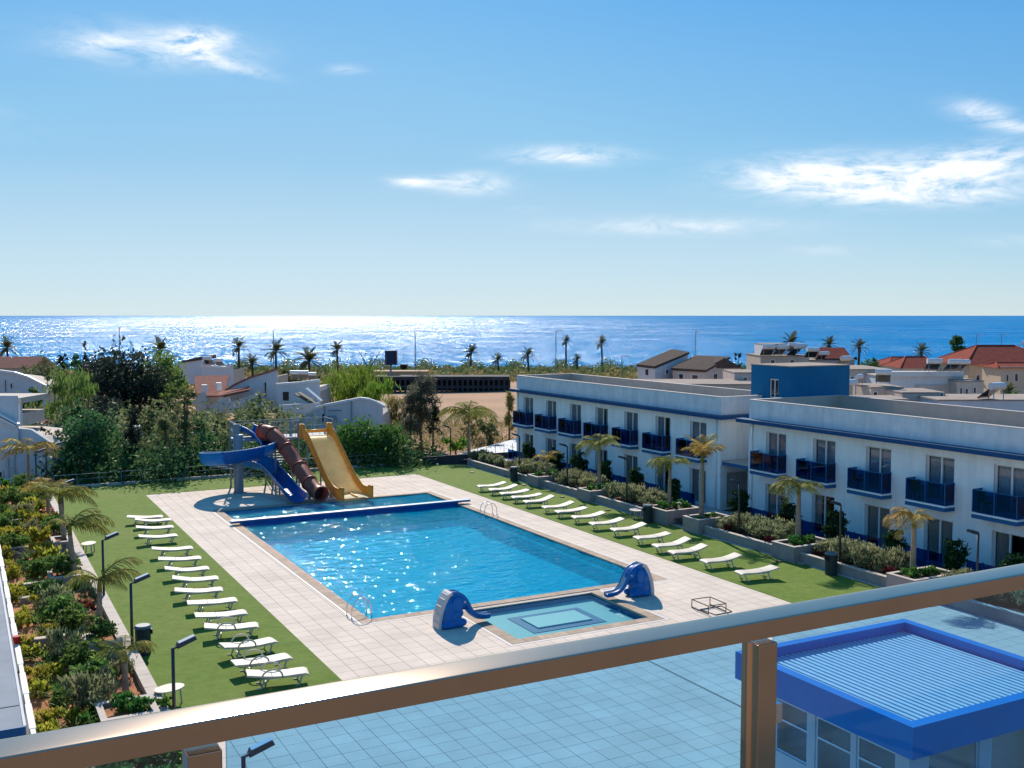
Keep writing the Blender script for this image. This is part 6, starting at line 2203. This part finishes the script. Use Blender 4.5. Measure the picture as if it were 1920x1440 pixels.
def house(name, label, px0, px1, D, py, zb, depth, mat, cat='house', roof=None, wins=(), skew=0.0, group='houses toward the sea', grow=.02, rth=.12):
    pts = rectpts(px0, px1, D, py, depth, None, skew)
    off = (pts[0].x, pts[0].y, zb)
    t = thing(name, label, cat, off, 0, group)
    block(t, 'wall', pts, zb, mat, off)
    slab(t, 'roof', pts, rth, roof or ROOFSCREED, off, grow)
    for u0, u1, va, vb in wins:
        z0, z1 = height(vb, D), height(va, D)
        window(t, pts[0], pts[1], u0, u1, z0, z1, off)
    return t, pts, off


def gable(t, pts, rise, mat, off, along=True, over=.3):
    """Pitched roof over four corners; ridge parallel to the front edge if along."""
    a, b, c, d = [Vector(p) for p in pts]
    fx = (b - a).normalized() * over
    fy = (d - a).normalized() * over
    a, b, c, d = a - fx - fy, b + fx - fy, c + fx + fy, d - fx + fy
    up = Vector((0, 0, rise))
    o = Vector(off)
    if along:
        r0, r1 = (a + d) / 2 + up, (b + c) / 2 + up
        vs = [a, b, c, d, r0, r1]
        fs = [(0, 1, 5, 4), (2, 3, 4, 5), (1, 2, 5), (3, 0, 4), (3, 2, 1, 0)]
    else:
        r0, r1 = (a + b) / 2 + up, (c + d) / 2 + up
        vs = [a, b, c, d, r0, r1]
        fs = [(1, 2, 5, 4), (3, 0, 4, 5), (0, 1, 4), (2, 3, 5), (3, 2, 1, 0)]
    m = MB(); m.add([v - o for v in vs], fs)
    return m.build('roof', mat, t, fix=True)


def hip(t, pts, rise, mat, off, over=.4, inset=.3, name='roof'):
    a, b, c, d = [Vector(p) for p in pts]
    fx = (b - a).normalized() * over
    fy = (d - a).normalized() * over
    a, b, c, d = a - fx - fy, b + fx - fy, c + fx + fy, d - fx + fy
    up = Vector((0, 0, rise))
    m0, m1 = (a + d) / 2, (b + c) / 2
    r0, r1 = m0 + (m1 - m0) * inset + up, m1 - (m1 - m0) * inset + up
    o = Vector(off)
    m = MB(); m.add([v - o for v in (a, b, c, d, r0, r1)], [(0, 1, 5, 4), (2, 3, 4, 5), (1, 2, 5), (3, 0, 4), (3, 2, 1, 0)])
    o_ = m.build(name, mat, t, fix=True)
    r = MB(); r.tube([r0 - o, r1 - o], .12, 6)
    for p, q in ((a, r0), (d, r0), (b, r1), (c, r1)):
        r.tube([p - o, q - o], .10, 5)
    r.build('ridge_tiles', mat, o_, smooth=True)
    return o_


def outline(t, name, D, pts, depth, mat, off, skew=0.0):
    """Wall with a real curved or sloped outline. Deep ones get a parapet face with the lower body of the house behind it."""
    fwd = Vector((math.sin(YAW + skew), math.cos(YAW + skew), 0))
    P3 = [W3(px, py, D) - Vector(off) for px, py in pts]
    d0 = depth if depth < 2.5 or 'wall' not in name else .35
    m = MB(); m.extrude(P3, fwd * d0)
    o = m.build(name, mat, t, fix=True)
    if d0 < depth:
        low = max(p[1] for p in pts)
        zlow = min(p.z for p in P3)
        P4 = [Vector((p.x, p.y, max(zlow, p.z - .75) if p.z > zlow + .8 else p.z)) + fwd * (d0 + .003) for p in P3]
        m = MB(); m.extrude(P4, fwd * (depth - d0))
        m.build('rear_body', BEIGE, t, fix=True)
    return o


def win_px(t, D, px0, px1, py0, py1, off):
    a, b = W3(px0, py0, D - .03), W3(px1, py0, D - .03)
    window(t, a, b, 0, 1, height(py1, D), height(py0, D), off)


def solar_heater(label, px, py, D, s=1.0, rz=0.0):
    p = W3(px, py, D)
    t = thing('solar_heater', label, 'solar heater', p, -YAW + rz + math.pi, 'rooftop solar water heaters')
    m = MB(); m.tube([(-.75 * s, .4 * s, 1.15 * s), (.75 * s, .4 * s, 1.15 * s)], .30 * s, 14); o = m.build('tank', TANKWHITE, t); auto_smooth(o.data)
    m = MB(); m.add([(-.7 * s, -.9 * s, .1 * s), (.7 * s, -.9 * s, .1 * s), (.7 * s, .3 * s, .95 * s), (-.7 * s, .3 * s, .95 * s), (-.7 * s, -.9 * s, .18 * s), (.7 * s, -.9 * s, .18 * s), (.7 * s, .3 * s, 1.03 * s), (-.7 * s, .3 * s, 1.03 * s)],
                     [(3, 2, 1, 0), (4, 5, 6, 7), (0, 1, 5, 4), (1, 2, 6, 5), (2, 3, 7, 6), (3, 0, 4, 7)])
    m.build('collector_panel', PANELBLACK, t)
    for x in (-.6, .6):
        for y, z in ((.55, .9), (-.8, .15)):
            MB().bar((x * s, y * s, 0), (x * s, y * s, z * s), .05 * s).build('leg', GALV, t)


# --- villa at the garden end
def villa_thing(name, label, px, D, zb):
    p = spot(px, D)
    off = (p[0], p[1], zb)
    return thing(name, label, 'house', off, 0, 'white villas beyond the lawn'), off


t, off = villa_thing('villa', 'grey white villa with curving side wall at the end of the garden', 40, 74, 0)
outline(t, 'wall', 74, [(-90, 965), (-90, 799), (0, 799), (62, 806), (80, 818), (100, 832), (118, 850), (132, 875), (140, 905), (142, 965)], 7, GREYWALL, off)
outline(t, 'upper_wall', 76.5, [(-90, 800), (-90, 757), (43, 757), (43, 800)], 4, GREYWALL, off)
outline(t, 'roof', 76.3, [(-90, 757), (-90, 746), (45, 746), (45, 757)], 4.5, BEIGE, off)
outline(t, 'terrace_parapet', 73.8, [(-90, 742), (-90, 848), (38, 848), (38, 742)], .15, GREYWALL, off)
win_px(t, 74, -10, 6, 812, 848, off)
win_px(t, 74, -6, 8, 884, 900, off)
for a, b in (((-40, 760), (36, 800)), ((-40, 752), (40, 796))):
    A, B = W3(*a, 73.6) - Vector(off), W3(*b, 73.6) - Vector(off)
    MB().bar(A, B, .3, .12).build('solar_frame', FRAME, t)
for a, b in (((16, 858), (16, 905)), ((28, 806), (28, 905))):
    MB().bar(W3(*a, 73.9) - Vector(off), W3(*b, 73.9) - Vector(off), .08).build('drain_pipe', GREYWALL, t)
t, off = villa_thing('roofed_wall', 'long pink tiled roof sloping beside the grey white villa', 90, 97, -1.2)
outline(t, 'wall', 97, [(42, 795), (42, 786), (150, 812), (150, 860), (42, 860)], 5, BEIGE, off)
p4 = [W3(40, 794, 96.8), W3(150, 815, 96.8), W3(150, 800, 102), W3(40, 778, 102)]
slab(t, 'roof', p4, .15, ROOFPINK, off)
t, off = villa_thing('canopy', 'flat white canopy at the far end of the garden', 20, 70, 0)
t['category'] = 'canopy'
pts = rectpts(-60, 48, 69.5, 911, 2.2)
slab(t, 'roof', pts, .14, METALSHEET, off)
for p in pts:
    MB().bar(p - Vector(off) + Vector((0, 0, -.3)), p - Vector(off) + Vector((0, 0, .02)), .1).build('post', GALV, t)

t, off = villa_thing('white_house', 'white house with long sloping roofline beyond the garden trees', 20, 135, -1.4)
outline(t, 'wall', 135, [(-90, 760), (-90, 697), (0, 697), (30, 701), (55, 709), (70, 714), (88, 726), (88, 760)], 8, GREYWALL, off)
outline(t, 'roof_edge', 134.8, [(-90, 697), (-90, 693), (0, 693), (30, 697), (55, 705), (88, 722), (88, 726), (55, 709), (30, 701), (0, 697)], .45, FRAME, off)
win_px(t, 135, 22, 27, 718, 729, off); win_px(t, 135, 60, 66, 724, 732, off); win_px(t, 135, 12, 15, 712, 735, off)
t, pts, off = house('tiled_house', 'low house with broad dark red tiled roof before the sea', -90, 62, 185, 690, -3, 9, BEIGE, grow=0)
gable(t, pts, 1.9, ROOFPINK, off)

# --- villas behind the slides
t, off = villa_thing('villa', 'white villa with curved parapet and rooftop wall directly behind the slides', 630, 101, -.8)
outline(t, 'wall', 101, [(546, 830), (546, 797), (560, 788), (575, 778), (592, 768), (610, 762), (640, 756), (676, 748), (692, 750), (706, 756), (718, 764), (718, 830)], 8, GREYWALL, off)
outline(t, 'roof_edge', 100.9, [(546, 797), (546, 793), (560, 784), (575, 774), (592, 764), (610, 758), (640, 752), (676, 745), (692, 747), (706, 752), (722, 761), (722, 766), (706, 757), (692, 751), (676, 749), (640, 757), (610, 763), (592, 769), (575, 779), (560, 789)], .45, FRAME, off)
for a, b in (((610, 762), (610, 800)), ((660, 752), (660, 800)), ((616, 770), (642, 770))):
    MB().bar(W3(*a, 100.85) - Vector(off), W3(*b, 100.85) - Vector(off), .09).build('drain_pipe', GALV, t)
pa = W3(624, 786, 100.6) - Vector(off)
MB().box(pa.x - .35, pa.x + .35, pa.y - .25, pa.y + .2, pa.z - .3, pa.z + .3).build('air_conditioner', GALV, t)
win_px(t, 101, 604, 612, 775, 795, off)
t, off = villa_thing('villa', 'white villa with a tall curved gable and narrow slit window', 470, 122, -1.2)
outline(t, 'wall', 122, [(412, 775), (412, 742), (425, 733), (440, 724), (470, 710), (518, 694), (521, 694), (521, 775)], 6, GREYWALL, off)
outline(t, 'roof_edge', 121.9, [(412, 742), (412, 739), (440, 720), (470, 706), (522, 690), (522, 694), (470, 710), (440, 724)], .45, ROOFPINK, off)
win_px(t, 122, 497, 502, 716, 744, off)
outline(t, 'lower_wall', 118, [(425, 775), (428, 757), (450, 748), (480, 738), (488, 745), (500, 775)], 3.8, GREYWALL, off)
p4 = [W3(412, 745, 117.5), W3(470, 733, 117.5), W3(470, 727, 121.5), W3(412, 738, 121.5)]
slab(t, 'roof', p4, .2, ROOFPINK, off)
outline(t, 'opening_shade_panel', 118.6, [(420, 738), (468, 726), (468, 734), (420, 745)], .3, DARKROOM, off)  # solid dark strip, the shade of the opening put into its colour
t, off = villa_thing('villa', 'villa with brownish pink sloping roof and fan shaped grey wall', 400, 125, -1.3)
p4 = [W3(368, 745, 124), W3(420, 745, 124), W3(432, 706, 131), W3(368, 708, 131)]
block(t, 'wall', [Vector((p.x, p.y, min(p.z, p4[0].z))) for p in p4], -1.3, BEIGE, off)
slab(t, 'roof', p4, .2, ROOFPINK, off, .02)
outline(t, 'fan_wall', 116, [(385, 775), (392, 765), (408, 752), (430, 746), (434, 756), (424, 768), (412, 775)], .4, GREYWALL, off)
outline(t, 'fan_wall', 119, [(362, 757), (375, 738), (386, 734), (388, 765), (375, 775)], .4, GREYWALL, off)
for q in ((385, 726), (412, 722)):
    pa = W3(*q, 123.8) - Vector(off)
    MB().box(pa.x - .3, pa.x + .3, pa.y - .3, pa.y + .3, pa.z - .6, pa.z + .3).build('chimney', FRAME, t)
t, off = villa_thing('villa', 'flat roofed villa with solar panels behind the tall curved gable', 565, 116, -1.1)
outline(t, 'wall', 116, [(521, 780), (521, 722), (560, 719), (597, 715), (600, 722), (603, 780)], 7, GREYWALL, off)
outline(t, 'roof_edge', 115.9, [(519, 723), (519, 719), (560, 716), (599, 711), (601, 716), (560, 720)], .45, FRAME, off)
win_px(t, 116, 530, 545, 733, 753, off)
outline(t, 'lower_wall', 112, [(524, 790), (524, 760), (600, 755), (606, 790)], 3.8, GREYWALL, off)
for k_, (a, b) in enumerate((((556, 738), (585, 756)), ((562, 736), (592, 755)))):
    A, B = W3(*a, 113) - Vector(off), W3(*b, 112.6) - Vector(off)
    MB().bar(A, B, .9, .1).build('solar_panel', M('solar_dull_panel%d' % k_, (.16, .15, .12), .5), t)
MB().bar(W3(576, 728, 112.9) - Vector(off), W3(604, 752, 112.4) - Vector(off), .5, .14).build('solar_frame', FRAME, t)
t, off = villa_thing('villa', 'grey villa with dark slanted roof edge nearest the sea glitter', 360, 165, -2.2)
outline(t, 'wall', 165, [(338, 720), (338, 679), (381, 670), (381, 720)], 7, GREYWALL, off)
outline(t, 'roof', 164.8, [(336, 681), (336, 678), (382, 668), (384, 671), (384, 674)], 7.3, ROOFDARK, off)
t, off = villa_thing('villa', 'low grey villa with flat roof and rooftop tanks beyond the brownish roof', 410, 158, -2.1)
outline(t, 'wall', 158, [(380, 725), (380, 687), (425, 690), (438, 684), (438, 725)], 7, GREYWALL, off)
outline(t, 'roof_edge', 157.9, [(379, 687), (379, 684), (425, 687), (439, 681), (439, 685), (425, 691)], .45, FRAME, off)
for lb, px, py, D, s in (('white rooftop heater on the low grey villa', 392, 684, 160, .9), ('second white rooftop heater on the low grey villa, toward the palms', 412, 686, 160, .8), ('tilted white heater on the flat roofed villa', 556, 712, 119, .75), ('upright white heater on the flat roofed villa', 572, 712, 120, .75), ('pale heater on the villa edge beside the weeping tree', 588, 712, 119, .6)):
    solar_heater(lb, px, py, D, s)

# parked cars glimpsed between the trees
def car(label, px, D, rz, mat):
    x, y = spot(px, D)
    t = thing('parked_car', label, 'car', (x, y, tz_d(D)), rz, 'cars parked behind the trees')
    def body(prof, w, name, m_, parent):
        mm = MB(); mm.extrude([(p[0], -w / 2, p[1]) for p in prof], (0, w, 0)); return mm.build(name, m_, parent, fix=True)
    b = body([(-2.1, .3), (2.1, .3), (2.12, .62), (1.95, .82), (1.0, .92), (-2.0, .95), (-2.12, .7)], 1.72, 'body', mat, t)
    bevel_mesh(b.data, .05, 2)
    c = body([(-1.85, .93), (.95, .93), (.35, 1.42), (-1.35, 1.45)], 1.5, 'cabin', PANELBLACK, t)
    body([(-1.38, 1.452), (.38, 1.43), (.25, 1.50), (-1.25, 1.52)], 1.44, 'roof', mat, t)
    for sx in (-1.3, 1.3):
        for sy in (-1, 1):
            m = MB(); m.tube([(sx, sy * .66, .32), (sx, sy * .88, .32)], .32, 14); w_ = m.build('wheel', BLACK, t)
            m = MB(); m.tube([(sx, sy * .881, .32), (sx, sy * .89, .32)], .19, 10); m.build('rim', GALV, w_)
    for sy in (-1, 1):
        MB().box(2.06, 2.13, sy * .6 - .16, sy * .6 + .16, .6, .74).build('headlight', LAMPLENS, t)


car('white parked car glimpsed under the narrow dark tree', 268, 97, 1.2, M('car_paint_white', (.7, .7, .7), .3))
car('silver parked car glimpsed beneath the thin olive tree', 305, 99, 1.0, M('car_paint_silver', (.45, .46, .48), .3))
car('pale parked car glimpsed behind the dusty olive bush', 400, 98, .6, M('car_paint_pale', (.62, .60, .58), .3))

# --- dark ruin in the dry field
D = 205
pa = spot(702, D)
off = (pa[0], pa[1], -3.6)
t = thing('ruined_building', 'long dark empty concrete building across the dry field', 'building', off, 0, None)
pts = rectpts(702, 955, D, 713, 6)
zt_ = height(713, D)
slab(t, 'roof', pts, height(706, D) - zt_, CONDARK, off, .0)
pb = rectpts(702, 955, D + 3, 713, 3)
block(t, 'rear_wall', pb, -3.6, DARKROOM, off)
for i in range(27):
    u = i / 26
    a = pts[0].lerp(pts[1], u)
    MB().bar((a.x - off[0], a.y - off[1], -.2), (a.x - off[0], a.y - off[1], zt_ - off[2]), .32).build('column', M('ruin_column', (.06, .06, .065), .9) if i == 0 else bpy.data.materials['ruin_column'], t)
for z in (-2.6,):
    A, B = pts[0], pts[1]
    MB().bar((A.x - off[0], A.y - off[1], z - off[2]), (B.x - off[0], B.y - off[1], z - off[2]), .25, .5).build('sill_beam', CONDARK, t)
t, pts, off = house('store_shed', 'low orange brown shed behind the dark ruin', 700, 800, 250, 697, -5.5, 6, M('ochre_wall', (.42, .27, .15), .9), 'shed', roof=M('ochre_roof', (.40, .28, .18), .9))

# signboard
D = 215
px_, py_ = spot(733, D)
zb = tz_d(D)
t = thing('signboard', 'large dark blue roadside signboard with a tan side face', 'sign', (px_, py_, zb), -YAW + R(25))
w = 18 / FPX * D / 2 * 1.1
z0, z1 = height(684, D) - zb, height(657, D) - zb
MB().box(-w, w, -.45, .45, z0, z1).build('panel', M('sign_navy', (.018, .035, .085), .5), t)
MB().box(w + .003, w + .12, -.9, .9, z0, z1).build('side_face', M('sign_tan', (.45, .30, .22), .7), t)
MB().bar((0, 0, 0), (0, 0, z0), .35).build('post', GALV, t)
x, y = spot(757, 290)
t = thing('beach_parasol', 'folded dark parasol shape on the shore behind the signboard', 'parasol', (x, y, tz_d(290)))
hh = height(690, 290) - tz_d(290)
MB().tube([(0, 0, 0), (0, 0, hh + 1.2)], .06, 6).build('pole', DARKMETAL, t)
m = MB(); m.tube([(0, 0, hh - 1.2), (0, 0, hh + .6), (0, 0, hh + 1.1)], [.1, 1.3, .9], 8); m.build('canopy', BLACK, t)

# shore lamps
for px, yt, D, lb in ((226, 614, 300, 'slim street lamp above the huge dark tree'), (514, 617, 300, 'slim street lamp before the sun glitter'), (779, 620, 300, 'slim street lamp on the shore beside the signboard'), (1042, 621, 305, 'slim street lamp beside the tallest shore palm'), (1303, 621, 300, 'slim street lamp behind the dark roofed houses'),
                      (1484, 623, 300, 'slim street lamp above the solar tanks'), (1165, 668, 320, 'short street lamp above the hotel roof'), (1828, 627, 300, 'street lamp beside the layered pine'), (1875, 627, 300, 'thin mast above the big terracotta roof')):
    x, y = spot(px, D)
    zb = tz_d(D)
    h = height(yt, D) - zb
    t = thing('street_lamp', lb, 'street lamp', (x, y, zb), -YAW, 'slim lamps along the shore road')
    MB().tube([(0, 0, 0), (0, 0, h)], [.16, .10], 6).build('pole', GALV, t)
    MB().bar((0, 0, h), (1.2, 0, h + .15), .12).build('arm', GALV, t)
    MB().box(.9, 1.9, -.2, .2, h + .05, h + .25).build('lamp_head', LAMPLENS, t)

# --- houses behind the hotel wings
def roofhouse(name, label, roofpts, zb, wall, roofmat, gab=None, wins=(), th=.28):
    top = [W3(*p) for p in roofpts]
    off = (top[0].x, top[0].y, zb)
    t = thing(name, label, 'house', off, 0, 'houses behind the hotel wings')
    c = sum(top, Vector()) / 4
    inn = [Vector((c.x + (p.x - c.x) * .95, c.y + (p.y - c.y) * .95, p.z - .03)) for p in top]
    block(t, 'wall', inn, zb, wall, off)
    r = slab(t, 'roof', top, th, roofmat, off)
    for i, j, u0, u1, z0, z1 in wins:
        window(t, inn[i], inn[j], u0, u1, z0, z1, off)
    return t


PINKWALL = M('pink_beige_render', (.52, .43, .38), .85, .05, 1.0, streak=.12)
roofhouse('gabled_house', 'white house with steep dark tiled roof behind the farther wing, toward the sea', [(1192, 687, 128), (1226, 691, 123), (1291, 664, 130), (1258, 658, 136)], -1.6, GREYWALL, ROOFDARK, wins=[(0, 1, .45, .68, 4.2, 5.1), (1, 2, .3, .4, 4.4, 5.0)])
roofhouse('gabled_house', 'pink white house with dark tiled roof and gable windows behind the farther wing', [(1257, 694, 124), (1322, 698, 118), (1367, 673, 124), (1302, 670, 131)], -1.6, PINKWALL, ROOFDARK, wins=[(0, 1, .2, .36, 3.7, 4.7), (0, 1, .6, .8, 3.7, 4.7), (1, 2, .3, .55, 3.7, 4.8)])
t, pts, off = house('gable_annex', 'pink gable end annex beside the pink white house', 1324, 1388, 121, 690, -1.6, 6, PINKWALL, wins=[(.18, .32, 697, 712), (.62, .78, 695, 711), (.44, .5, 686, 694)], group='houses behind the hotel wings')
gable(t, pts, 1.2, ROOFDARK, off, False, .15)
t, pts, off = house('flat_house', 'grey beige flat house carrying the cluster of solar tanks', 1424, 1515, 150, 668, -2, 9, BEIGE, wins=[(.2, .3, 674, 684), (.6, .7, 674, 684)], group='houses behind the hotel wings')
t2, pts, off = house('stair_box', 'boxy rooftop stair house among the solar tanks', 1427, 1472, 156, 646, 4, 5, GREYWALL, wins=[(.3, .8, 650, 658)], group='houses behind the hotel wings')
for i, (px, py, D, s) in enumerate(((1437, 668, 149, 1.2), (1462, 667, 149, 1.1), (1492, 668, 150, 1.3), (1520, 672, 146, 1.1), (1540, 676, 144, .9), (1578, 690, 132, 1.1), (1484, 660, 153, 1.0))):
    solar_heater('white solar tank in the rooftop cluster, %s toward the terracotta roofs' % ORD[i], px, py, D, s, .3 * (i % 3))
t, pts, off = house('terracotta_house', 'house with small terracotta gable beside the solar tanks', 1510, 1600, 152, 676, -2, 8, PINKWALL, wins=[(.3, .36, 682, 692)], group='houses behind the hotel wings')
q = rectpts(1542, 1592, 152, 672, 7)
gable(t, q, 1.5, ROOFRED, off, True, .2)
t, pts, off = house('terracotta_house', 'house with low terracotta hip roof before the sea', 1668, 1735, 172, 686, -2.6, 9, BEIGE, group='houses behind the hotel wings')
hip(t, pts, 1.3, ROOFRED, off)
t, pts, off = house('terracotta_house', 'house with second terracotta hip roof overlapping the low one', 1690, 1772, 160, 690, -2.4, 8, GREYWALL, group='houses behind the hotel wings', wins=[(.3, .45, 693, 700)])
hip(t, pts, 1.6, ROOFRED, off)
t, pts, off = house('beige_villa', 'big beige villa under a broad terracotta hip roof', 1812, 1985, 132, 684, -2, 11, M('cream_render', (.55, .43, .30), .85, .05), group='houses behind the hotel wings', wins=[(.08, .13, 702, 722), (.2, .24, 702, 722), (.36, .42, 700, 724)])
hip(t, pts, 2.3, ROOFRED, off)
t2, pts, off = house('villa_porch', 'cream porch with small terracotta roof before the big beige villa', 1873, 1985, 124, 690, -2, 5, M('cream_render_porch', (.58, .45, .32), .85, .05), group='houses behind the hotel wings', wins=[(.08, .13, 702, 716), (.22, .29, 700, 716)])
hip(t2, pts, .5, ROOFRED, off, .3, .1)
t, pts, off = house('flat_house', 'pale flat house beside the stair tower with terrace boxes', 1582, 1665, 104, 694, -1, 8, BEIGE, wins=[(.1, .2, 705, 718), (.5, .56, 700, 712)], group='houses behind the hotel wings')
t, pts, off = house('flat_house', 'long grey flat house with recessed loggia behind the closer wing', 1645, 1802, 100, 706, -1, 8, GREYWALL, wins=[(.1, .16, 722, 734), (.46, .56, 722, 730)], group='houses behind the hotel wings', roof=BEIGE)
outline(t, 'loggia_recess', 99.8, [(1715, 722), (1778, 722), (1778, 748), (1715, 748)], .5, PINKWALL, off)
outline(t, 'parapet', 99.7, [(1645, 706), (1802, 706), (1802, 697), (1645, 697)], .3, GREYWALL, off)
t, pts, off = house('terrace_block', 'peach walled low terrace block before the grey loggia house', 1688, 1768, 88, 738, -1, 5, PINKWALL, wins=[(.86, .96, 736, 752)], group='houses behind the hotel wings')
t, pts, off = house('terrace_block', 'small beige block with white window beside the stair tower', 1630, 1690, 92, 728, -1, 5, BEIGE, wins=[(.05, .2, 734, 745)], group='houses behind the hotel wings')
t, pts, off = house('terrace_block', 'beige wall house with narrow dark windows before the big villa', 1790, 1840, 98, 716, -1, 6, BEIGE, wins=[(.1, .2, 726, 744), (.3, .42, 728, 744), (.6, .72, 726, 738)], group='houses behind the hotel wings')
t, pts, off = house('terrace_block', 'long low brownish parapet house behind the closer wing roof', 1590, 1700, 84, 751, -1, 4, BEIGE, group='houses behind the hotel wings')
t, pts, off = house('terrace_block', 'long low grey parapet house below the shrubs at the picture edge', 1755, 1985, 84, 752, -1, 6, GREYWALL, group='houses behind the hotel wings')
t, pts, off = house('terrace_block', 'low flat roofed house just behind the farther wing parapet', 1090, 1420, 104, 722, -1, 8, BEIGE, group='houses behind the hotel wings', roof=ROOFSCREED)
t, pts, off = house('terrace_block', 'pink beige low wall house between the gable houses and stair tower', 1375, 1425, 110, 700, -1, 6, PINKWALL, wins=[(.3, .5, 706, 716)], group='houses behind the hotel wings')
for i, (px, py, D, s, lb) in enumerate(((1652, 719, 93, .9, 'on the small beige block'), (1745, 697, 99, .9, 'on the grey loggia house'), (1782, 697, 99, .85, 'beside another on the grey loggia house'), (1798, 696, 101, .8, 'at the end of the grey loggia house'), (1856, 750, 84, 1.0, 'on the low grey parapet house'), (1584, 740, 86, .9, 'beside the stair tower wall'), (1602, 722, 95, .7, 'on the pale flat house'), (1908, 655, 128, .7, 'above the big terracotta roof'))):
    solar_heater('white solar tank with dark panel %s' % lb, px, py, D, s, -.3 + .2 * i)
